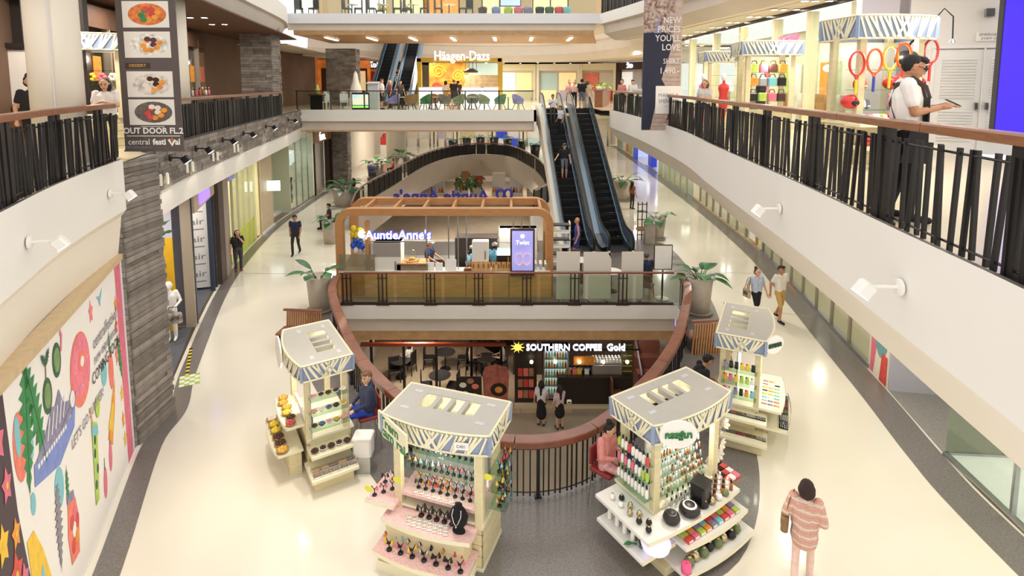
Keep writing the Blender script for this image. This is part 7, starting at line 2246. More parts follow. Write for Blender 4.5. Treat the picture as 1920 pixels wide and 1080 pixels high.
cols = {'lilac': '#9a92c4', 'tan': '#b58a5a', 'green': '#4f8a55', 'brown': '#a97c58', 'grey': '#84796b', 'sage': '#8c9672', 'olive': '#7d7a62', 'moss': '#8f9560'}
for (px, c, rz, lb) in ((738, 'lilac', -.8, 'lilac tub chair nearest the grey lectern'), (770, 'tan', -2.6, 'tan tub chair with its back to the railing'), (797, 'green', -.9, 'green tub chair beside the tan one'), (812, 'brown', .2, 'brown tub chair behind a table'), (834, 'grey', .9, 'grey-brown tub chair in the middle of the bridge'), (860, 'sage', -.8, 'sage tub chair left of the grey table'), (886, 'olive', 0, 'olive tub chair facing the railing'), (908, 'moss', .9, 'moss green tub chair by the bright counter'), (937, 'green', -.9, 'green tub chair nearest the escalators'), (972, 'lilac', .9, 'lilac tub chair beside the escalator top')):
 tub_chair(px, lb, mat('tub_' + c, cols[c], .8), rz, 60.3 + (1.6 if px in (812, 886) else 0))
for k, px in enumerate((755, 816, 884, 953)):
 q = at(px, 190, y=61.3)
 round_table(q.x, 61.3 * YS, Z1, .3, 'small cafe table on the bridge, %s from the lectern' % ORD[k], mat('table_white', '#ece8df', .3), None, .72)
for (px, lb) in ((612, 'white arched-back chair beside the black table on the bridge'), (645, 'white arched-back chair beside the lit game machine')):
 q = at(px, 190, y=60.2)
 t = thing('white_chair', lb, 'chair', (q.x, 60.2 * YS, Z1), .3)
 MB().cbox((0, 0, .45), (.42, .42, .04), .03).build('seat', p_white, t)
 MB().tube([(-.2, .18, .45), (-.22, .22, .85), (-.12, .24, 1.02), (.12, .24, 1.02), (.22, .22, .85), (.2, .18, .45)], .025, 6).build('back_hoop', p_white, t)
 MB().plate([(-.18, .22, .5), (.18, .22, .5), (.2, .24, .85), (0, .25, 1.0), (-.2, .24, .85)], .02).build('backrest', p_white, t)
 for a_ in (-.18, .18):
  for b_ in (-.18, .18):
   MB().box((a_, b_, .22), (.03, .03, .44)).build('leg', p_white, t)
def tq(px, yy):
 return at(px, 190, y=yy).x
t = thing('black_table', 'black draped table with a green trophy at the bridge end', 'table', (tq(596, 60.4), 60.4 * YS, Z1))
MB().box((0, 0, .4), (.7, .5, .8)).build('drape', black_s, t)
MB().box((0, 0, .84), (.85, .6, .05)).build('table_top', black_s, t)
MB().lathe([(.1, .87), (.13, 1.1), (.08, 1.3), (.03, 1.45), (0, 1.46)], n=12).build('trophy', mat('lime_trophy', '#c5cf6a', .4), t, smooth=True)
t = thing('game_machine', 'brightly lit game screen cabinet on the bridge', 'machine', (tq(678, 60.4), 60.4 * YS, Z1))
MB().cbox((0, 0, .5), (1.0, .5, .98), .04).build('cabinet', black_s, t)
MB().box((0, -.26, .58), (.9, .02, .6)).build('screen', mat('game_screen', '#e9c9a0', .4, emis=1.2, col2='#8ac0d8', scale=2.5), t)
MB().box((0, -.27, .18), (.9, .02, .12)).build('lit_strip', mat('game_strip', '#9ae06a', .4, emis=1), t)
t = thing('lectern', 'pale grey lectern standing on the bridge beside the lilac chair', 'lectern', (tq(701, 60.4), 60.4 * YS, Z1))
MB().cbox((0, 0, .75), (.62, .4, 1.5), .02).build('body', mat('lectern_grey', '#cfcfd2', .5), t)
MB().box((0, -.05, 1.53), (.68, .5, .06), rx=.15).build('top', mat('lectern_grey', '#cfcfd2', .5), t)
for k in range(6):
 MB().box((-.25 + .1 * k, -.21, .6), (.03, .02, 1.0)).build('rib', p_white, t)
t = thing('white_statue', 'white folded napkin-shaped statue beside the stone pier', 'statue', (tq(668, 66), 66 * YS, Z1))
MB().lathe([(.5, 0), (.5, .6), (.42, .62), (.35, 1.2), (.2, 1.6), (.12, 2.1), (0, 2.3)], n=12).build('figure', p_white, t, smooth=True)
MB().box((0, 0, .05), (1.2, 1.2, .1)).build('base', grey_white, t)
# ice cream counter
ic = thing('ice_cream_shop', 'ice cream shop with yellow frame, swirl mural and glowing white counter', 'shop', (-3.6, 40.5, Z1))
gold_f = mat('yellow_gold_frame', '#c9a52c', .4)
for (x, z, w_, h) in ((-3.1, 1.65, .3, 3.3), (2.75, 1.65, .35, 3.3)):
 MB().box((x, 0, z), (w_, .5, h)).build('frame_post', gold_f, ic)
MB().box((-.2, 0, 3.2), (6.1, .5, .28)).build('frame_beam', gold_f, ic)
sw = MB().box((-1.35, 3.0, 1.9), (3.0, .1, 2.4)).build('swirl_mural', mat('swirl_orange', '#d8702c', .5, col2='#edb23a', scale=1.6), ic)
for k, (x, z, r_) in enumerate(((-2.1, 2.4, .55), (-1.4, 1.4, .45), (-2.3, 1.2, .4), (-.6, 2.1, .5), (-.5, 1.2, .35))):
 MB().tube([(x + r_ * (1 - i / 30) * math.cos(i * .5), 2.93, z + r_ * (1 - i / 30) * math.sin(i * .5)) for i in range(26)], .06, 5).build('printed_swirl', (p_yellow, gold_f, p_red)[k % 3], sw)
MB().box((1.3, 3.2, 1.7), (2.6, .1, 2.8)).build('back_wall', mat('ice_mint', '#bcd2c8', .5, emis=.15), ic)
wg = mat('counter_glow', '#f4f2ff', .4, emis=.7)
for (x, w_) in ((-2.1, 1.9), (.75, 1.6), (2.0, 1.2)):
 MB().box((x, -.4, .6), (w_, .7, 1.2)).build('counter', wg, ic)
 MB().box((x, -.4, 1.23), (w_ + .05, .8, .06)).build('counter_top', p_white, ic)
text('Häagen-Dazs', .95, (.0, -.3, 3.45), neon, ic, (PI / 2, 0, 0), .06, bold=.012, sx=.8, name='sign_lettering')
t = thing('pendant_lamp', 'dark wide pendant lamp over the ice cream counter', 'lamp', (-3.0, 40.7, Z1 + 2.3))
MB().lathe([(.5, 0), (.55, .1), (.2, .3), (0, .3)], n=14).build('shade', choc, t, smooth=True)
for k in range(4):
 MB().tube([(-.4 + .27 * k, 0, .2), (-.4 + .27 * k, 0, 1.2)], .02, 5).build('cord', black_s, t)
t = thing('brick_display', 'tan brick-like display wall inside the ice cream shop', 'display', (-2.3, 42.2, Z1))
for r_ in range(7):
 for c_ in range(6):
  MB().box((-1.1 + c_ * .44 + .1 * (r_ % 2), 0, .2 + r_ * .3), (.42, .3, .28)).build('brick', mat('tan_brick', '#b99a70', .7, var=.15, scale=3), t)
lamp('AREA', (-3.9, 41.2, Z1 + 3.0), 120, SOFT, 1.2)
def far_shop(name, label, p0, p1, cols_, sign=None, signm=None, z0=Z1, h=3.3):
 d = V((p1[0] - p0[0], (p1[1] - p0[1]) * YS))
 L_ = d.length
 t = thing(name, label, 'shop', (p0[0], p0[1] * YS, z0), math.atan2(d.y, d.x))
 MB().box((L_ / 2, .3, h / 2), (L_, .2, h)).build('back_wall', cols_[0], t)
 for x in (.12, L_ - .12):
  MB().box((x, 0, h / 2), (.24, .5, h)).build('pier', cols_[1], t)
 MB().box((L_ / 2, 0, h - .3), (L_, .4, .6)).build('fascia', cols_[1], t)
 n = max(2, int(L_ / 1.6))
 for k in range(n):
  x = .3 + (L_ - .6) * (k + .5) / n
  MB().box((x, .15, 1.35), ((L_ - .6) / n - .15, .08, 2.3)).build('display_panel', cols_[2 + k % (len(cols_) - 2)], t)
  MB().box((x, -.1, .45), ((L_ - .6) / n - .3, .4, .9)).build('display_stand', cols_[2 + (k + 1) % (len(cols_) - 2)], t)
 if sign:
  text(sign, .55, (L_ / 2, -.25, h - .3), signm or neon, t, (PI / 2, 0, 0), .05, bold=.015, name='sign_lettering')
 return t
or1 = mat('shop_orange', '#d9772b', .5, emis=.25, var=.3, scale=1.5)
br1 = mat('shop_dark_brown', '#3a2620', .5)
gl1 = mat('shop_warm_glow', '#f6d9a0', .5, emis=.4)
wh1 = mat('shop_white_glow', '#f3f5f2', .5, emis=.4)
far_shop('noodle_shop', 'orange noodle shop with dark brown sign beside the stone pier', (-15.0, 82), (-11.2, 84), (br1, or1, br1, gl1), 'อิชิ อีท')
far_shop('restaurant', 'orange and dark brown restaurant with Thai lettering left of the far escalators', (-13.2, 87), (-9.0, 88.5), (or1, br1, p_red, br1, or1), 'โออิชิ')
text('โออิชิ', 1.0, (-8.6, 86.4, Z1 + 2.0), p_white, bpy.data.objects['restaurant'], (PI / 2, 0, 0), .03)
o_ = [o for o in bpy.data.objects['restaurant'].children if o.name.startswith('lettering')][-1]
o_.location = (3.0, -.4, 1.9)
fs_spec = [((-1.5, 98.8), (2.2, 98.6), (warmwhite, cream_pt, wh1, gl1, wood_pale), None, 'white lit shop right of the ice cream counter'), ((2.3, 98.6), (6.2, 97), (beige, warmwhite, mat('pale_aqua', '#c4dede', .6), gl1, mat('pale_lilac', '#cfc4dc', .6)), None, 'pale teal shop'), ((6.3, 97), (9.2, 93), (beige, cream_pt, p_coral, beige), None, 'beige shop with framed poster'), ((9.3, 93), (11, 87), (lav_w, br1, wh1, lav_w), 'ว้าว', 'grey shop with large white lettering'),
           ((11.0, 87), (11.3, 80), (or1, cream_pt, or1, p_coral), None, 'orange printed shop wall'), ((11.2, 80), (10.9, 74), (gl1, wood_oak, gl1, cream_pt), None, 'golden arched shop front'), ((10.9, 74), (10.2, 68), (cream_pt, wood_oak, gl1, p_white, br1), None, 'cream shop front with bright pendant'), ((10.2, 68), (9.6, 63.5), (br1, cream_pt, p_rose, gl1), 'SAMS', 'dark signed shop with pink display')]
for k, (a_, b_, c_, sg_, lb) in enumerate(fs_spec):
 far_shop('far_shop', lb + ' on the far upper floor', a_, b_, c_, sg_, red_p if sg_ == 'toys' else None)
t = thing('planter_counter', 'long timber counter topped with small plants past the escalator top', 'counter', (6.0, 37.0, Z1), R(75))
MB().box((0, 0, .5), (4.4, .5, 1.0)).build('body', wood_rail, t)
MB().box((0, 0, 1.03), (4.5, .6, .06)).build('top', wood_rail_red, t)
for k in range(4):
 q = t.matrix_basis @ V((-1.8 + 1.1 * k, 0, 1.06))
 plant(q.x, q.y, Z1 + 1.06, '%s small bright plant on the timber counter past the escalator' % ORD[k], .18, .25, 10, .5, .12, 60 + k, p_white, mat('bright_leaf', '#8fae3a', .5), None, False)
t = thing('grey_counter', 'long grey reception counter with flowers behind the escalators', 'counter', (7.0, 29.6, Z1), R(70))
MB().box((0, 0, .55), (3.2, .6, 1.1)).build('body', mat('counter_glass_green', '#a9bdb2', .4), t)
MB().box((0, 0, 1.14), (3.3, .8, .08)).build('top', mat('counter_grey', '#b5b5b8', .4), t)
# ================================================================ top floor on the bridge
rt_ = thing('glass_balustrade', 'glass balustrade along the top bridge', 'balustrade', (-12.3, 58.7 * YS, Z2))
for k in range(9):
 MB().box((.95 + k * 1.88, 0, .55), (1.82, .015, 1.0)).build('glass_pane', clear, rt_)
for (px, lb, a) in ((560, 'dark chair at the pier end of the top floor', .5), (588, 'black chair of the top floor beside the pier', -.4), (650, 'dark wooden chair of the top floor in front of the lit window', 1.4), (672, 'dark chair of the top floor left of the first table', -1.4), (697, 'dark chair of the top floor right of the first table', 1.5), (745, 'dark chair of the seated diner on the top floor', -1.5), (765, 'dark chair of the top floor beside the second table', 1.5), (795, 'dark chair of the top floor with tall back', -1.5), (822, 'dark chair of the top floor left of the third table', 1.5), (868, 'low dark chair of the top floor at the third table', -1.5), (880, 'black round stool of the top floor', 0)):
 q = at(px, 20, y=60.6)
 chair(q.x, 60.6 * YS, Z2, a, lb, blk_l, blk_w, 'chairs on the top floor', .95)
for k, px in enumerate((660, 718, 775, 842)):
 q = at(px, 20, y=61.6)
 round_table(q.x, 61.6 * YS, Z2, .35, '%s small table on the top floor' % ORD[k], None, None, .74)
for k, (px, c) in enumerate(((905, choc), (930, p_blue), (953, p_lime), (972, p_rose), (990, p_lav), (1012, black_s), (1030, leafd), (1048, p_red), (1062, p_teal))):
 q = at(px, 22, y=60.4)
 t = thing('stool', ('brown', 'blue', 'lime', 'pink', 'lilac', 'black', 'dark green', 'red', 'teal')[k] + ' tub stool in the colourful row on the top floor', 'stool', (q.x, 60.4 * YS, Z2), 0, 'colourful stools on the top floor')
 MB().lathe([(.22, .06), (.26, .4), (.25, .5), (.2, .52), (0, .5)], n=14).build('seat', c, t, smooth=True)
 MB().lathe([(.2, 0), (.2, .06)], n=12).build('base', black_s, t)
for k, (x, m_, lb) in enumerate(((-9.5, wh1, 'bright white window on the top floor'), (-6.6, mat('lime_window', '#e2e4a4', .5, emis=.4), 'lime lit window on the top floor'), (-4.6, p_orange, 'orange stand on the top floor'), (-.8, gl1, 'warm lit cabinet on the top floor'), (2.5, gl1, 'golden lit shelves on the top floor'))):
 t = thing('lit_cabinet', lb, 'cabinet', (x, 70.5 * YS, Z2))
 MB().box((0, 0, 1.2), (2.4, .4, 2.4)).build('body', m_, t)
 for s_ in (-1.15, 0, 1.15):
  MB().box((s_, -.22, 1.2), (.08, .06, 2.4)).build('mullion', dk_fr, t)
q = at(957, 10, y=66)
t = thing('blue_screen', 'blue lit screen hanging above the lime stool on the top floor', 'screen', (q.x, 66 * YS, Z2 + .9))
MB().box((0, 0, .5), (1.3, .1, .9)).build('casing', black_s, t)
MB().box((0, -.06, .5), (1.2, .02, .8)).build('display', mat('blue_lit', '#8f9df0', .4, emis=1.2), t)
MB().box((0, 0, -.4), (.08, .08, 1.0)).build('pole', black_s, t)
rt2 = [p for p in offs(RT, .15) if p.y > 44 * YS]
railing('balcony_railing', 'black slatted railing on the top floor beside the glass bridge', rt2, Z2, 1.1, .14, .08, bal=(.12,), bal_r=.04, lean=.0)
lamp('AREA', (-4, 63 * YS, Z2 + 3), 160, SOFT, 1.5)
lamp('AREA', (2, 63 * YS, Z2 + 3), 120, SOFT, 1.5)
# toy shop and others at the far end of the main floor
ts = [((-15 + 1, 122), (-9.2, 122.5), (p_white, warmwhite, warmwhite, cream_w, p_white), None, 'white toy shop with red and green toys'), ((-9, 122.6), (-6.5, 122.6), (cream_w, warmwhite, mat('pale_lilac', '#cfc4dc', .6), cream_w), None, 'lilac toy counter'), ((-6.3, 122.8), (-2.4, 122.8), (warmwhite, cream_pt, wood_pale, warmwhite), None, 'cream shop with wooden cabinet and parasol'), ((-2.2, 122.8), (1.2, 122.8), (warmwhite, p_white, bank, p_white), None, 'navy sign panel shop'), ((1.4, 122.8), (6.5, 122.8), (warmwhite, cream_pt, p_white, mat('pale_aqua', '#c4dede', .6), cream_w), None, 'bright clothing shop with blue racks'), ((6.7, 122.8), (11.5, 122.8), (warmwhite, cream_pt, p_white, mat('pale_coral', '#e8c3b4', .6), cream_w), None, 'shop with coral floral wall')]
for (a_, b_, c_, sg_, lb) in ts:
 far_shop('far_shop', lb + ' at the far end of the main floor', a_, b_, c_, sg_, red_p, 0, 3.8)
for k, (px, py, c, lb) in enumerate(((663, 285, p_orange, 'orange'), (673, 284, p_lime, 'first lime green'), (687, 284, mat('apple_green', '#8fd04a', .4), 'second lime green'))):
 q = at(px, py, z=0)
 t = thing('play_figure', lb + ' inflatable play figure at the toy shop', 'toy', (q.x, q.y, 0))
 MB().ball((0, 0, .6), (.5, .45, .6), 12, 9).build('body', c, t, smooth=True)
 MB().ball((0, 0, 1.4), .4, 12, 9).build('head', c, t, smooth=True)
q = at(706, 289, z=0)
t = thing('toy_stand', 'red and white toy stand with heaped toys', 'stand', (q.x + 1.7, q.y, 0))
MB().box((0, 0, .5), (2.4, .8, 1.0)).build('counter', p_white, t)
MB().box((0, 0, 1.4), (2.4, .6, .8)).build('red_bin', red_p, t)
for k in range(4):
 MB().ball((-.8 + .5 * k, 0, 1.9), .28, 10, 7).build('toy', (red_p, p_rose, red_p, p_coral)[k], t, smooth=True)
q = at(735, 312, z=0)
t = thing('stroller', 'dark stroller parked by the farther railing', 'stroller', (at(698, 340, z=0).x, at(698, 340, z=0).y, 0), .4)
MB().cbox((0, 0, .6), (.5, .7, .4), .1).build('seat', mat('stroller_dark', '#3a3a48', .8), t)
MB().ball((0, .25, 1.0), (.3, .35, .28), 10, 7).build('hood', mat('stroller_purple', '#6d6890', .8), t, smooth=True)
for a_ in (-.25, .25):
 for b_ in (-.35, .35):
  MB().lathe([(.0, -.03), (.13, -.03), (.13, .03), (0, .03)], n=12).xf(Matrix.Translation((a_, b_, .13)) @ Matrix.Rotation(PI / 2, 4, 'Y')).build('wheel', black_s, t)
 MB().tube([(a_, -.3, .15), (a_, .3, .9), (a_, .6, 1.1)], .02, 5).build('frame_bar', steel, t)
# ================================================================ people
skin_t = mat('skin_tan', '#b98462', .55, var=.04)
skin_l = mat('skin_light', '#d8a88a', .55, var=.04)
hair_b = mat('hair_black', '#17120f', .7, var=.2, scale=30)
hair_r = mat('hair_dark_red_brown', '#2c1614', .7, var=.25, scale=30)
hair_br = mat('hair_brown', '#6d4a2e', .5, var=.2, scale=30)
hair_bl = mat('hair_blond', '#c9a96a', .5, var=.2, scale=30)
def cloth(n, c, v=.08):
 return mat('cloth_' + n, c, .85, var=v, scale=14)
shoe_b = cloth('shoe_black', '#1b1a1c')
def capsule(m, a, b_, ra, rb, n=10):
 a, b_ = V(a), V(b_)
 m.ball(a, ra, n, max(5, n - 3))
 m.ball(b_, rb, n, max(5, n - 3))
 if (b_ - a).length > 1e-4:
  m.tube([a, b_], [ra, rb], n)
def person(label, loc, rz=0, h=1.7, pose=None, sex='m', shirt=None, pants=None, skin=None, hair=None, shoes=None, sleeve='short', legs='long', skirt=None,
           hairdo='short', voxel=.02, lean=0.0, head=(0, 0), fingers=False, face=True, bulk=1.0, group=None, name='person', cat='person', loose=0.0, extra=None):
 """one continuous figure; local front is -y. pose overrides joints (metres for a 1.7 m figure)"""
 skin = skin or skin_t
 J = dict(hipL=(-.09, 0, .92), hipR=(.09, 0, .92), knL=(-.1, -.01, .5), knR=(.1, -.01, .5), anL=(-.1, .03, .08), anR=(.1, .03, .08),
             shL=(-.185, 0, 1.4), shR=(.185, 0, 1.4), elL=(-.25, .03, 1.12), elR=(.25, .03, 1.12), wrL=(-.27, -.06, .87), wrR=(.27, -.06, .87),
             pel=(0, 0, .95), che=(0, 0, 1.28), nec=(0, .005, 1.44), hd=(0, -.02, 1.58))
 if sex == 'f':
  J['shL'], J['shR'] = (-.165, 0, 1.39), (.165, 0, 1.39)
 J.update(pose or {})
 J = {k: V(v) for k, v in J.items()}
 if lean:
  T = Matrix.Translation(J['pel']) @ Matrix.Rotation(lean, 4, 'X') @ Matrix.Translation(-J['pel'])
  for k in ('che', 'nec', 'hd', 'shL', 'shR'):
   J[k] = T @ J[k]
  for k in ('elL', 'elR', 'wrL', 'wrR'):
   if not pose or k not in pose:
    J[k] = T @ J[k]
 # head may nod (x) and turn (z)
 HR = Matrix.Rotation(head[1], 4, 'Z') @ Matrix.Rotation(head[0] + lean * .6, 4, 'X')
 hc = J['nec'] + HR @ (J['hd'] - J['nec'] if not lean else V((0, -.025, .14)))
 hp = lambda x, y, z: hc + HR @ V((x, y, z))
 segs = []
 S, P_, K, F = 'shirt', 'pants', 'skin', 'shoe'
 bw_ = .118 * bulk
 pel, che = J['pel'], J['che']
 for s_ in (-1, 1):
  sd = V((s_ * .055 * bulk, 0, 0))
  sh = J['shL'] if s_ < 0 else J['shR']
  hip = J['hipL'] if s_ < 0 else J['hipR']
  segs.append((pel + sd + V((0, 0, .05)), che + sd * 1.5, bw_ * (1.0 if sex == 'm' else .93) + loose, bw_ * 1.02 + loose * .4, S))
  segs.append((che + sd * 1.5, sh + V((-s_ * .035, 0, -.03)), bw_ * .95, .07 * bulk, S))
  segs.append((pel + sd * .6, hip + V((0, 0, -.05)), bw_ * 1.02, .098 * bulk, P_))
 segs.append((che + V((0, 0, .1)), J['nec'] + V((0, 0, -.02)), .085, .055, S))
 segs.append((J['nec'] + V((0, 0, -.03)), hp(0, .0, -.06), .052, .052, K))
 segs.append((hp(0, .012, .035), hp(0, .0, -.005), .096, .088, K))
 segs.append((hp(0, -.03, -.065), hp(0, -.02, -.02), .056, .075, K))
 segs.append((hp(0, -.098, -.02), hp(0, -.088, .02), .016, .01, K))
 for s_ in (-1, 1):
  segs.append((hp(s_ * .09, .01, -.01), hp(s_ * .092, .012, .02), .018, .02, K))
 for sdn in ('L', 'R'):
  sh, el, wr = J['sh' + sdn], J['el' + sdn], J['wr' + sdn]
  cut = {'short': .62, 'none': 0.0, 'long': 1.0, 'three': 1.0}[sleeve]
  if cut:
   mid = sh.lerp(el, cut)
   segs.append((sh, mid, .068 * bulk + loose * .3, .056 * bulk + loose * .4, S))
  if cut < 1:
   segs.append((sh.lerp(el, max(0, cut - .05)), el, .047 * bulk, .04, K))
  segs.append((el, wr, .043 * (1.12 if sleeve == 'long' else 1), .03, S if sleeve == 'long' else K))
  d = (wr - el).normalized()
  fw = J.get('hand' + sdn)
  hd_ = (fw.normalized() if fw is not None else d)
  kn = wr + hd_ * .085
  segs.append((wr, kn, .028, .036, K))
  side = hd_.cross(V((0, 0, 1)))
  if side.length < .1:
   side = V((0, 1, 0))
  side.normalize()
  curl = V((0, -.02, -.02)) if abs(hd_.z) < .7 else V((0, -.035, 0))
  fl = (.07, .078, .075, .06)
  for k in range(4):
   o = side * (-.03 + .02 * k)
   p0 = kn + o
   p1 = p0 + hd_ * fl[k] * .55 + curl * .3
   p2 = p1 + hd_ * fl[k] * .4 + curl
   segs.append((p0, p1, .0105, .0095, K))
   segs.append((p1, p2, .0095, .0085, K))
  tb0 = wr + hd_ * .03 + side * (.03 if sdn == 'L' else -.03)
  segs.append((tb0, tb0 + hd_ * .045 + side * (.02 if sdn == 'L' else -.02) + curl * .6, .013, .010, K))
  hip, kn_, an = J['hip' + sdn], J['kn' + sdn], J['an' + sdn]
  tm = P_ if legs != 'none' else K
  segs.append((hip, kn_, .093 * bulk, .062 * bulk, tm))
  segs.append((kn_, kn_.lerp(an, .35), .058 * bulk, .058, P_ if legs == 'long' else K))
  segs.append((kn_.lerp(an, .35), an, .058 if legs != 'long' else .06, .04 if legs != 'long' else .052, P_ if legs == 'long' else K))
  ft = J.get('ft' + sdn, V((0, -.17, -.045)))
  segs.append((an + V((0, .03, -.03)), an + ft, .045, .036, F))
 if skirt:
  kz = skirt
  kc = (J['knL'] + J['knR']) / 2
  seated = abs(kc.y) > .2
  if not seated:
   segs.append((pel + V((0, 0, .02)), V((pel.x, pel.y + .01, kz + .08)), .14, .2, P_))
 if extra:
  for (a, b_, ra, rb, reg) in extra:
   segs.append((V(a), V(b_), ra, rb, reg))
 m = MB()
 for (a, b_, ra, rb, reg) in segs:
  capsule(m, a, b_, ra, rb, 9)
 me0 = m.mesh('body', skin)
 tmp = bpy.data.objects.new('tmp', me0)
 md = tmp.modifiers.new('r', 'REMESH')
 md.mode = 'VOXEL'
 md.voxel_size = voxel
 md.use_smooth_shade = True
 sm = tmp.modifiers.new('s', 'SMOOTH')
 sm.factor = .5
 sm.iterations = 3 if voxel > .01 else 4
 me = bake(tmp)
 bpy.data.meshes.remove(me0)
 me.name = 'body'
 me.materials.clear()
 order = [K, S, P_, F]
 mm = {K: skin, S: shirt or cloth('white', '#e9e6e2'), P_: pants or cloth('black', '#1c1b20'), F: shoes or shoe_b}
 for k in order:
  me.materials.append(mm[k])
 nf = len(me.polygons)
 cen = np.zeros(nf * 3)
 me.polygons.foreach_get('center', cen)
 cen = cen.reshape(-1, 3)
 best = np.full(nf, 1e9)
 reg_i = np.zeros(nf, dtype=np.int32)
 for (a, b_, ra, rb, reg) in segs:
  a_, d_ = np.array(a), np.array(b_ - a)
  L2 = max(1e-9, float(d_ @ d_))
  t = np.clip(((cen - a_) @ d_) / L2, 0, 1)
  dist = np.linalg.norm(cen - (a_ + t[:, None] * d_), axis=1) - (ra + (rb - ra) * t)
  up = dist < best
  best[up] = dist[up]
  reg_i[up] = order.index(reg)
 if legs == 'short':
  pass
 me.polygons.foreach_set('material_index', reg_i)
 me.polygons.foreach_set('use_smooth', [True] * nf)
 k = h / 1.7
 root = thing(name, label, cat, loc, rz, group)
 root.scale = (k, k, k)
 bo = bpy.data.objects.new('body', me)
 COL.objects.link(bo)
 bo.parent = root
 # hair
 if hair is not None and hairdo != 'bald':
  hm = MB()
  hm.ball((0, .03, .034), (.099, .096, .1), 16, 12)
  if hairdo in ('long', 'bob'):
   L = .34 if hairdo == 'long' else .17
   hm.ball((0, .04, -.03), (.122, .1, .15), 14, 10)
   if hairdo == 'long':
    hm.tube([(0, .07, .05), (0, .085, -.1), (0, .09, -.05 - L)], [.1, .1, .06], 12, flat=.55)
  if hairdo == 'bun':
   hm.ball((0, .1, .12), .055, 10, 8)
   hm.ball((0, .05, -.01), (.1, .08, .09), 12, 9)
  if hairdo == 'short':
   hm.ball((0, -.035, .095), (.08, .06, .038), 12, 8)
  hr_ = random.Random(len(hm.v))
  hm.v = [(x * (1 + hr_.uniform(-.04, .04)), y * (1 + hr_.uniform(-.04, .04)), z + hr_.uniform(-.004, .004)) for x, y, z in hm.v]
  hm.xf(Matrix.Translation(hc) @ HR)
  hm.build('hair', hair, root, smooth=True)
 if hairdo == 'cap':
  hm = MB().ball((0, .012, .06), (.108, .115, .085), 14, 10)
  hm.box((0, -.12, .055), (.15, .13, .02))
  hm.xf(Matrix.Translation(hc) @ HR).build('cap', hair, root, smooth=True)
  MB().ball((0, .04, .0), (.1, .09, .08), 12, 9).xf(Matrix.Translation(hc) @ HR).build('hair', hair_b, root, smooth=True)
 if face:
  for s_ in (-1, 1):
   MB().ball((s_ * .034, -.083, .018), (.013, .008, .009), 8, 6).xf(Matrix.Translation(hc) @ HR).build('eye', hair_b, root, smooth=True)
   MB().ball((s_ * .035, -.087, .04), (.02, .008, .005), 8, 5).xf(Matrix.Translation(hc) @ HR).build('eyebrow', hair_b, root, smooth=True)
  MB().ball((0, -.086, -.055), (.024, .01, .008), 8, 5).xf(Matrix.Translation(hc) @ HR).build('mouth', mat('lips', '#9a5a50', .5), root, smooth=True)
 root_info[root.name] = (hc, HR, J, k)
 return root
root_info = {}
SIT = dict(pel=(0, 0, .93), knL=(-.11, -.42, .92), knR=(.11, -.42, .92), anL=(-.11, -.4, .5), anR=(.11, -.4, .5), elL=(-.24, -.06, 1.14), elR=(.24, -.06, 1.14), wrL=(-.12, -.28, 1.02), wrR=(.12, -.28, 1.02))
WALK = dict(knL=(-.1, -.14, .51), anL=(-.1, -.12, .09), knR=(.1, .02, .5), anR=(.1, .22, .14), elL=(-.25, .12, 1.14), wrL=(-.25, .12, .88), elR=(.25, -.05, 1.12), wrR=(.24, -.2, .92))
def sit_z(seat, h=1.7):
 """root height so that the thighs rest on a seat of that height"""
 return seat + .08 - .93 * h / 1.7 + .01
# ---- man with phone on the balcony
mp = person('man in white T-shirt and dark apron looking down at his phone by the railing', (4.17, 5.86, Z1), R(62), 1.76,
   dict(elL=(-.21, -.04, 1.12), wrL=(-.08, -.25, 1.17), elR=(.21, -.04, 1.12), wrR=(.08, -.25, 1.17), handL=(.35, -1, .25), handR=(-.35, -1, .25), knL=(-.1, -.06, .5), anL=(-.1, -.06, .08), anR=(.11, .1, .08)),
   shirt=cloth('white_tee', '#ece7e2', .03), pants=cloth('black_trousers', '#1d1a1c'), skin=skin_t, hair=hair_b, voxel=.0085, lean=-.06, head=(.38, 0), bulk=1.03, loose=.012)
hc, HR, J, kk = root_info[mp.name]
apr = cloth('dark_apron', '#2a272a')
m = MB()
ap_f = [(-.15, -.165, 1.27), (.15, -.165, 1.27), (.19, -.165, 1.0), (.2, -.17, .62), (-.2, -.17, .62), (-.19, -.165, 1.0)]
m.plate(ap_f[::-1], .012)
for s_ in (-1, 1):
 m.plate([(s_ * .19, -.165, 1.0), (s_ * .225, -.02, .98), (s_ * .235, .06, .62), (s_ * .2, -.17, .62)], .01)
m.build('apron', apr, mp)
for s_ in (-1, 1):
 MB().tube([(s_ * .12, -.165, 1.26), (s_ * .105, -.13, 1.38), (s_ * .09, -.02, 1.475), (s_ * .06, .1, 1.4), (-s_ * .05, .14, 1.2), (-s_ * .16, .1, 1.02)], .016, 6, flat=.5).build('apron_strap', cloth('strap', '#4a3a38'), mp)
g = MB()
for s_ in (-1, 1):
 g.tube([(s_ * .036 + .028 * math.cos(a), -.1, .018 + .022 * math.sin(a)) for a in [i * PI / 6 for i in range(13)]], .0035, 5)
 g.tube([(s_ * .064, -.098, .022), (s_ * .1, .02, .02)], .003, 5)
g.tube([(-.008, -.104, .022), (.008, -.104, .022)], .003, 5)
g.xf(Matrix.Translation(hc) @ HR).build('glasses', black_s, mp)
wp = mp.matrix_basis @ (((J['wrL'] + J['wrR']) / 2 + V((0, -.12, .05))) )
ph = thing('smartphone', 'dark smartphone held in both hands by the man on the balcony', 'phone', tuple(wp), R(62))
MB().cbox((0, 0, 0), (.078, .155, .011), .012).xf(Matrix.Rotation(R(28), 4, 'X')).build('body', black_s, ph)
MB().box((0, 0, .0065), (.068, .14, .002)).xf(Matrix.Rotation(R(28), 4, 'X')).build('display', mat('phone_screen', '#b9c4d2', .2, emis=.6), ph)
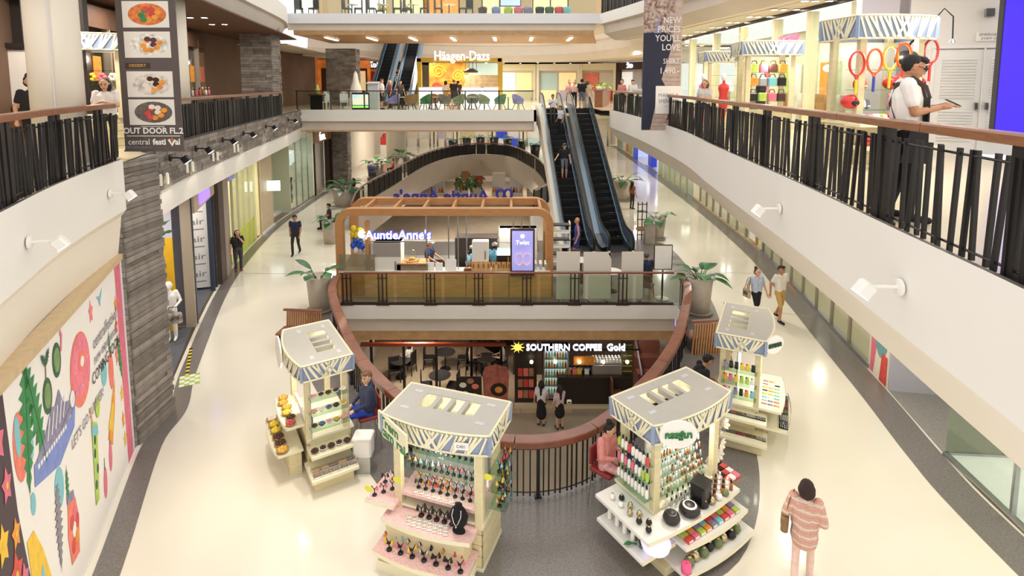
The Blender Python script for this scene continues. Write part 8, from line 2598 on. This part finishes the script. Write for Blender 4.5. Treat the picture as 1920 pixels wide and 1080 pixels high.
# ---- woman in the striped top, lower right
st_m = bpy.data.materials.new('striped_woven_top')
st_m.use_nodes = True
nt = st_m.node_tree
bs = nt.nodes['Principled BSDF']
bs.inputs['Roughness'].default_value = .9
tc = nt.nodes.new('ShaderNodeTexCoord')
wv = nt.nodes.new('ShaderNodeTexWave')
wv.wave_type = 'BANDS'
wv.bands_direction = 'Z'
wv.inputs['Scale'].default_value = 2.6
wv.inputs['Distortion'].default_value = 1.2
wv.inputs['Detail'].default_value = 2
wv.inputs['Detail Scale'].default_value = 6
cr = nt.nodes.new('ShaderNodeValToRGB')
el_ = cr.color_ramp.elements
el_[0].position, el_[0].color = 0, (*lin('#d9a08e'), 1)
el_[1].position, el_[1].color = 1, (*lin('#e9cdbd'), 1)
for ps, cc in ((.3, '#e7b9a4'), (.5, '#b9a2a3'), (.65, '#d98e74'), (.8, '#ead6c6')):
 e = el_.new(ps)
 e.color = (*lin(cc), 1)
wv2 = nt.nodes.new('ShaderNodeTexWave')
wv2.bands_direction = 'X'
wv2.inputs['Scale'].default_value = 14
mx = nt.nodes.new('ShaderNodeMix')
mx.data_type = 'RGBA'
mx.blend_type = 'MULTIPLY'
mx.inputs[0].default_value = .28
nt.links.new(tc.outputs['Object'], wv.inputs['Vector'])
nt.links.new(tc.outputs['Object'], wv2.inputs['Vector'])
nt.links.new(wv.outputs['Fac'], cr.inputs[0])
nt.links.new(cr.outputs[0], mx.inputs[6])
nt.links.new(wv2.outputs['Color'], mx.inputs[7])
nt.links.new(mx.outputs[2], bs.inputs['Base Color'])
wo = person('woman in coral striped woven top and pale trousers seen from behind', (4.2, 7.35, 0), R(150), 1.6,
   dict(WALK, elL=(-.25, .06, 1.13), wrL=(-.22, -.1, .98), elR=(.26, .05, 1.13), wrR=(.2, -.14, 1.05)), 'f', st_m, cloth('pale_pink_trousers', '#e6c6b8'), skin_l, hair_r, sleeve='three', hairdo='bob', voxel=.014, loose=.035,
   extra=[((0, .0, 1.2), (0, .02, .8), .16, .2, 'shirt')])
t = thing('shoulder_bag', 'brown leather bag hanging from the shoulder of the woman in striped top', 'bag', tuple(wo.matrix_basis @ V((.27, .0, .83))), R(150))
MB().cbox((0, 0, .12), (.1, .3, .22), .03).build('body', mat('bag_leather', '#8a6a48', .6, var=.1), t)
MB().tube([(0, -.1, .23), (-.04, -.08, .5), (-.1, 0, .62), (-.05, .08, .5), (0, .1, .23)], .01, 5).build('strap', mat('bag_leather', '#8a6a48', .6), t)
MB().box((.052, 0, .14), (.006, .2, .08)).build('flap', mat('bag_leather_dark', '#6d5338', .6), t)
# ---- seated person in navy jacket
q = at(690, 772, z=.72)
for o in bpy.data.objects:
 if o.name.startswith('bar_stool') and o.get('label', '').startswith('red seated'):
  o.location = (q.x, q.y, 0)
  o.rotation_euler.z = R(-62)
person('person in navy hooded jacket and blue trousers sitting on the red stool', (q.x, q.y, sit_z(.71)), R(-62), 1.7, dict(SIT), 'm', cloth('navy_jacket', '#2f3550'), cloth('royal_blue', '#2b45b0'), skin_l, hair_br, sleeve='long', voxel=.014, head=(.1, .5), loose=.03, lean=-.02,
       extra=[((-.07, .06, 1.44), (.07, .06, 1.44), .06, .06, 'shirt')])
# ---- woman in pink
q = at(1136, 872, z=.72)
for o in bpy.data.objects:
 if o.name.startswith('bar_stool') and o.get('label', '').startswith('dark red'):
  o.location = (q.x, q.y, 0)
  o.rotation_euler.z = R(48)
person('woman in salmon pink top sitting by the void railing with head bowed', (q.x, q.y, sit_z(.71, 1.6)), R(48), 1.6, dict(SIT, wrL=(-.06, -.3, 1.12), wrR=(.06, -.3, 1.12)), 'f', cloth('salmon', '#dd8f88'), cloth('pink_patterned', '#d9a3a0', .25), skin_l, hair_b, sleeve='long', hairdo='bun', voxel=.014, head=(.5, .0), loose=.02)
# ---- bent man at the phone kiosk
st3 = bar_stool('stool of the man in black at the phone accessory kiosk', (3.85, 11.2, 0), R(95), black_s)
person('man in black T-shirt bent over behind the phone accessory kiosk', (3.85, 11.2, sit_z(.71)), R(95), 1.7, dict(SIT, wrL=(-.1, -.42, 1.05), wrR=(.12, -.42, 1.05), elL=(-.24, -.2, 1.12), elR=(.24, -.2, 1.12)), 'm', cloth('black_tee', '#1a191b'), None, skin_t, hair_b, voxel=.015, lean=-.0 + .45, head=(.2, 0))
# ---- couple walking on the right
w1 = person('woman in pale blue shirt with a shoulder bag walking down the aisle', (7.5, 16.45, 0), R(15), 1.6, dict(WALK), 'f', cloth('pale_blue', '#b9c3da'), cloth('black_trousers', '#1d1a1c'), skin_l, hair_r, hairdo='bun', voxel=.016, loose=.015)
t = thing('shoulder_bag', 'cream and brown shoulder bag of the woman in pale blue', 'bag', (7.18, 16.4, .72), R(15))
MB().cbox((0, 0, .14), (.1, .32, .26), .04).build('body', mat('bag_cream', '#cdbf9f', .7, col2='#7d6a52', scale=8), t)
MB().tube([(0, -.1, .26), (.06, -.06, .55), (.13, 0, .62), (.06, .06, .55), (0, .1, .26)], .011, 5).build('strap', mat('strap_brown', '#7a5a3c', .6), t)
MB().box((-.053, 0, .14), (.006, .2, .1)).build('pocket', mat('bag_leather_dark', '#6d5338', .6), t)
person('man in white T-shirt and tan shorts walking beside the woman in pale blue', (8.15, 16.3, 0), R(20), 1.74, dict(WALK, elR=(.27, -.02, 1.14), wrR=(.34, -.14, .95)), 'm', cloth('cream_tee', '#eae2d8', .03), cloth('tan_shorts', '#c9a25e'), skin_t, hair_b, legs='short', voxel=.016, shoes=shoe_b)
# ---- left aisle
person('man in navy polo shirt walking along the polished aisle', (-9.15, 22.9, 0), R(5), 1.72, dict(WALK), 'm', cloth('navy_polo', '#262b45'), cloth('dark_olive_trousers', '#2e2d2c'), skin_t, hair_b, voxel=.02)
person('woman in black top and jeans standing outside the lime green shop', (-10.6, 20.9, 0), R(40), 1.6, dict(elR=(.22, -.08, 1.16), wrR=(.06, -.15, 1.38)), 'f', cloth('black_top', '#232022'), cloth('dark_jeans', '#3c3f4a'), skin_l, hair_r, sleeve='short', hairdo='bob', voxel=.018, bulk=1.15, shoes=cloth('pink_shoes', '#a8485c'))
def sit_on_block(label, px, py, rz, shirt, pants, hair, hd, sex='m', seat=.45, h=1.68, z=0, skin=None, sl='short', vx=.025, face=False):
 q = at(px, py, z=z)
 b_ = thing('seat_block', 'timber seat of the ' + label.split(' ', 1)[1][:60].rsplit(' ', 1)[0], 'bench', (q.x, q.y, z), rz)
 MB().cbox((0, .05, seat / 2), (.9, .5, seat), .03).build('block', wood_oak, b_)
 MB().box((0, .05, seat - .01), (.94, .54, .03)).build('top', wood_rail, b_)
 return person(label, (q.x, q.y, z + sit_z(seat + .005, h)), rz, h, dict(SIT), sex, shirt, pants, skin, hair, sleeve=sl, hairdo=hd, voxel=vx, face=face)
sit_on_block('person in dark striped jacket sitting beside the low bushy plant', 618, 430, R(-75), cloth('charcoal', '#33302e'), cloth('black_trousers', '#1d1a1c'), hair_b, 'short')
sit_on_block('woman with long dark hair sitting beside the wide dark green plant', 663, 372, R(-70), cloth('dark_brown', '#31231f'), cloth('black_trousers', '#1d1a1c'), hair_b, 'long', 'f')
sit_on_block('man in dark shirt sitting beside the stroller', 716, 333, R(-80), cloth('dark_green_shirt', '#2f3a30'), cloth('black_trousers', '#1d1a1c'), hair_b, 'short')
sit_on_block('woman in red top sitting by the farther railing', 737, 328, R(-80), cloth('coral_red', '#c8504e'), cloth('charcoal', '#33302e'), hair_b, 'bun', 'f')
q = at(1185, 392, z=0)
person('person in brown top with long hair standing at the rail beyond the escalators', (q.x, q.y, 0), R(120), 1.62, None, 'f', cloth('brown_top', '#8a5a44'), cloth('charcoal', '#33302e'), skin_t, hair_r, hairdo='long', voxel=.025, face=False)
# ---- platform
person('bald man in blue sleeveless top and blue shorts standing in front of the escalators', (2.68, 22.2, 0), R(-92), 1.78, dict(anL=(-.1, -.14, .08), knL=(-.1, -.1, .5)), 'm', cloth('blue_vest', '#3948a8'), cloth('blue_shorts', '#31408c'), mat('skin_sunburnt', '#cf8f70', .55), None, sleeve='none', legs='short', hairdo='bald', voxel=.018)
person('man in dark blue shirt sitting on the wooden chair near the notice frame', (4.72, 18.95, sit_z(.475)), R(160), 1.7, dict(SIT), 'm', cloth('dark_blue_shirt', '#2c3350'), cloth('charcoal', '#33302e'), skin_t, mat('hair_grey', '#5a5552', .5), voxel=.02)
cap_m = mat('cap_cream_navy', '#d9cfae', .7, col2='#2f3860', scale=5)
person('kiosk worker in navy T-shirt and cap reaching over the counter', (PX - .65, PY + .85, .03), R(75), 1.68, dict(elL=(-.25, -.12, 1.15), wrL=(-.22, -.38, 1.02), elR=(.25, -.12, 1.15), wrR=(.2, -.38, 1.02)), 'm', cloth('navy_tee', '#2b3358'), None, skin_t, cap_m, hairdo='cap', voxel=.018, bulk=1.1)
person('kiosk worker in light blue shirt and cap facing away behind the till', (PX + 1.66, PY + .8, .03), R(170), 1.62, None, 'f', cloth('light_blue', '#6fb0cf'), None, skin_t, cap_m, hairdo='cap', voxel=.02, face=False)
person('kiosk worker in light blue shirt with pale cap bending by the steel poles', (PX + .74, PY + .7, .03), R(100), 1.55, None, 'f', cloth('light_blue2', '#7fb6cc'), None, skin_t, cap_m, hairdo='cap', voxel=.02, lean=.25, face=False)
person('person in dark clothes standing behind the kiosk by the rounded frame', (PX + 3.0, PY + 2.6, 0), R(180), 1.68, None, 'm', cloth('slate_shirt', '#3f4656'), None, skin_t, hair_b, voxel=.022, face=False)
# ---- escalator riders
def esc_pt(row, dx=0.0):
 """the tread of the nearer-left escalator seen at that pixel row"""
 d = V((ET[0] - EB[0], ET[1] - EB[1]))
 L = d.length
 d.normalize()
 run = Z1 / math.tan(R(34))
 l0 = (L - run) / 2
 n = int(run / .4)
 best = None
 for k in range(n):
  y = l0 + k * run / n + .2
  z = (k + 1) * Z1 / n + .02
  x_, y_ = EB[0] + d.x * y - .84 * d.y + dx, EB[1] + d.y * y + .84 * d.x
  fw = y_ * _c - (z - HC) * _s
  py = CYP - FPX * (y_ * _s + (z - HC) * _c) / fw
  if best is None or abs(py - row) < best[0]:
   best = (abs(py - row), (x_, y_, z))
 return best[1]
person('man in black T-shirt, cap and grey shorts riding down the escalator', esc_pt(335), R(3), 1.76, dict(elL=(-.3, .03, 1.14), wrL=(-.42, -.1, 1.0), knL=(-.1, -.1, .52), anL=(-.1, -.06, .1)), 'm', cloth('black_tee', '#1a191b'), cloth('grey_shorts', '#6b6f7c'), skin_l, black_s, legs='short', hairdo='cap', voxel=.02, shoes=cloth('red_shoes', '#b0402c'))
person('person in white shirt and olive trousers near the top of the escalator', esc_pt(238, -.12), R(0), 1.68, dict(elL=(-.22, -.08, 1.15), wrL=(-.08, -.2, 1.25)), 'm', cloth('white_shirt', '#d9dbe6'), cloth('olive_trousers', '#45443a'), skin_t, hair_b, voxel=.022, face=False)
person('person in pale shirt and black trousers one step lower on the escalator', esc_pt(252, .2), R(-60), 1.62, None, 'm', cloth('pale_shirt', '#ced4e2'), cloth('black_trousers', '#1d1a1c'), skin_t, hair_b, voxel=.022, face=False)
# ---- lower floor
person('girl with long hair in white blouse and long black skirt at the coffee bar', (1.01, 18.05, ZL), R(165), 1.6, dict(elL=(-.22, -.06, 1.14), wrL=(-.2, -.14, .92)), 'f', cloth('white_blouse', '#e2dcda'), cloth('black_skirt', '#161417'), skin_l, hair_b, hairdo='long', legs='none', skirt=.35, voxel=.018, face=False)
person('girl with long hair in short black skirt holding a drink at the coffee bar', (1.62, 17.85, ZL), R(200), 1.55, dict(elL=(-.22, -.1, 1.14), wrL=(-.2, -.3, 1.05)), 'f', cloth('pale_pink_blouse', '#d9bfc0'), cloth('black_skirt', '#161417'), skin_l, hair_r, hairdo='long', legs='none', skirt=.55, voxel=.018, face=False)
t = thing('food_carton', 'small food carton carried by the girl in the short skirt', 'carton', (1.93, 17.75, ZL + .98))
MB().cbox((0, 0, .05), (.16, .12, .1), .02).build('carton', p_white, t)
MB().box((0, -.062, .05), (.1, .004, .05)).build('printed_label', choc, t)
def diner(label, px, py, rz, shirt, hair, hd, sex):
 q = at(px, py, z=ZL)
 return person(label, (q.x, q.y, ZL + .012 + sit_z(.478)), R(rz), 1.68, dict(SIT, wrL=(-.1, -.34, 1.1), wrR=(.1, -.34, 1.1)), sex, shirt, None, skin_l, hair, hairdo=hd, voxel=.02, face=True)
diner('diner in beige top sitting at the round table on the lower floor', 884, 700, 90, cloth('beige_top', '#d3b596'), hair_b, 'bun', 'f')
diner('diner in grey shirt sitting opposite on the lower floor', 942, 700, -90, cloth('grey_shirt', '#bdb3ab'), hair_b, 'short', 'm')
diner('diner in white top near the curved handrail on the lower floor', 768, 700, -110, cloth('white_top', '#e0d3c4'), hair_r, 'bob', 'f')
# ---- upper floor
person('woman in pale top standing behind the railing near the clothing banner', (5.55, 16.0, Z1), R(-40), 1.58, dict(elR=(.22, -.1, 1.14), wrR=(.06, -.24, 1.16)), 'f', cloth('pale_top', '#d7d0c8'), cloth('charcoal', '#33302e'), skin_l, hair_br, hairdo='bob', voxel=.018, head=(.3, 0))
person('woman in white blouse looking at a phone behind the railing by the banner', (-7.85, 10.75, Z1), R(25), 1.56, dict(elL=(-.22, -.1, 1.13), wrL=(-.07, -.26, 1.2), elR=(.22, -.1, 1.13), wrR=(.07, -.26, 1.2)), 'f', cloth('white_blouse2', '#efe9e6', .03), cloth('charcoal', '#33302e'), skin_l, hair_b, hairdo='bob', voxel=.016, head=(.25, 0), loose=.02)
person('person in black clothes standing at the cafe behind the thick column', (-8.55, 9.9, Z1), R(60), 1.6, None, 'f', cloth('black_top', '#232022'), None, skin_l, hair_b, hairdo='bun', voxel=.02)
def up(label, px, py, yy, rz, shirt, pants, hair, hd='short', sex='m', legs='long', h=1.68, bulk=1.0):
 q = at(px, py, y=yy)
 return person(label, (q.x, yy * YS, Z1), R(rz), h, None, sex, shirt, pants, skin_l, hair, hairdo=hd, legs=legs, voxel=.025, face=False, bulk=bulk)
up('man in white T-shirt and dark shorts standing beside the lectern', 716, 180, 61.2, 90, cloth('white_tee', '#ece7e2'), cloth('charcoal', '#33302e'), hair_br, 'short', 'm', 'short', 1.75, 1.15)
up('blond woman in patterned top at the foot of the far escalators', 731, 180, 63.5, -60, cloth('maroon_pattern', '#8c5560', .4), cloth('charcoal', '#33302e'), hair_bl, 'bob', 'f')
up('man in dark top at the foot of the far escalators', 751, 180, 65.0, 40, cloth('dark_top', '#3b3836'), cloth('charcoal', '#33302e'), hair_b)
up('woman in cream top at the ice cream counter', 836, 180, 71.5, 150, cloth('cream_top', '#dccbb6'), cloth('tan_shorts', '#c9a25e'), hair_b, 'bob', 'f')
up('broad man in black T-shirt at the ice cream counter', 851, 180, 70.0, 180, cloth('black_tee', '#1a191b'), cloth('charcoal', '#33302e'), hair_br, 'short', 'm', 'short', 1.75, 1.2)
up('man in dark shirt right of the broad man at the ice cream counter', 859, 180, 71.5, 180, cloth('dark_top', '#3b3836'), None, hair_b)
up('woman in pink top and black trousers past the escalator top', 1068, 180, 66.0, 10, cloth('pink_top', '#e3b3a8'), None, hair_b, 'bun', 'f')
up('second woman in pink top walking past the escalator top', 1077, 180, 65.5, -20, cloth('pink_top2', '#e6bdb2'), None, hair_b, 'bun', 'f')
up('man in black carrying a backpack past the escalators', 1091, 180, 61.5, 170, cloth('black_tee', '#1a191b'), cloth('grey_shorts', '#6b6f7c'), hair_b, 'short', 'm', 'short', 1.75, 1.1)
up('woman in cream dress beside the man with the backpack', 1101, 180, 62.0, 150, cloth('cream_top', '#dccbb6'), cloth('cream_top', '#dccbb6'), hair_br, 'bob', 'f')
up('receptionist with dark hair behind the grey counter', 1166, 170, 58.6, -30, cloth('salmon', '#dd8f88'), None, hair_b, 'bun', 'f')
up('receptionist in white behind the grey counter', 1186, 170, 57.2, -30, cloth('white_tee', '#ece7e2'), None, hair_b, 'short', 'm')
# ---- mannequin in the bag shop and its bag
mn = person('white mannequin posing with a handbag in front of the yellow wall', (-9.6, 15.0, .02), R(20), 1.7, dict(elL=(-.28, .05, 1.14), wrL=(-.2, -.08, .95), elR=(.28, -.02, 1.14), wrR=(.2, -.18, 1.05), knL=(-.08, -.12, .52), anL=(-.05, -.08, .09)), 'f', p_white, p_white, p_white, None, hairdo='bald', voxel=.018, shoes=p_white, face=False, name='mannequin', cat='mannequin')
t = thing('handbag', 'black and white patterned handbag on the mannequin arm', 'bag', (-9.35, 14.75, .62), R(20))
MB().cbox((0, 0, .16), (.42, .16, .3), .06).build('body', mat('bag_pattern', '#2a2422', .6, col2='#c9b9b0', scale=9), t)
MB().tube([(-.14, 0, .3), (-.1, 0, .46), (.1, 0, .46), (.14, 0, .3)], .014, 6).build('handle', black_s, t)
MB().box((0, -.085, .18), (.06, .01, .05)).build('clasp', brass, t)
person('person in dark clothes sitting on the salon sofa', tuple(s2.matrix_basis @ V((2.1, 1.4, sit_z(.46)))), R(40), 1.62, dict(SIT), 'f', cloth('dark_top', '#3b3836'), None, skin_l, hair_b, hairdo='bun', voxel=.025, face=False)
for (px, lb, c) in ((712, 'diner in yellow shorts at a table on the top floor', cloth('yellow_shorts', '#d8c83a')), (757, 'diner in dark trousers at a table on the top floor', cloth('charcoal', '#33302e'))):
 q = at(px, 20, y=62.5)
 t = thing('dining_chair', 'dark chair under the ' + lb.replace(' at a table', ''), 'chair', (q.x, 62.5 * YS, Z2), R(100), 'chairs on the top floor')
 MB().cbox((0, 0, .44), (.44, .44, .06), .03).build('seat', blk_l, t)
 for a_ in (-.18, .18):
  for b_ in (-.18, .18):
   MB().box((a_, b_, .2), (.035, .035, .42)).build('leg', blk_w, t)
 person(lb, (q.x, 62.5 * YS, Z2 + sit_z(.475)), R(100), 1.7, dict(SIT), 'm', cloth('white_tee', '#ece7e2'), c, skin_l, hair_b, voxel=.03, face=False)
bpy.data.scenes.remove(TMP)
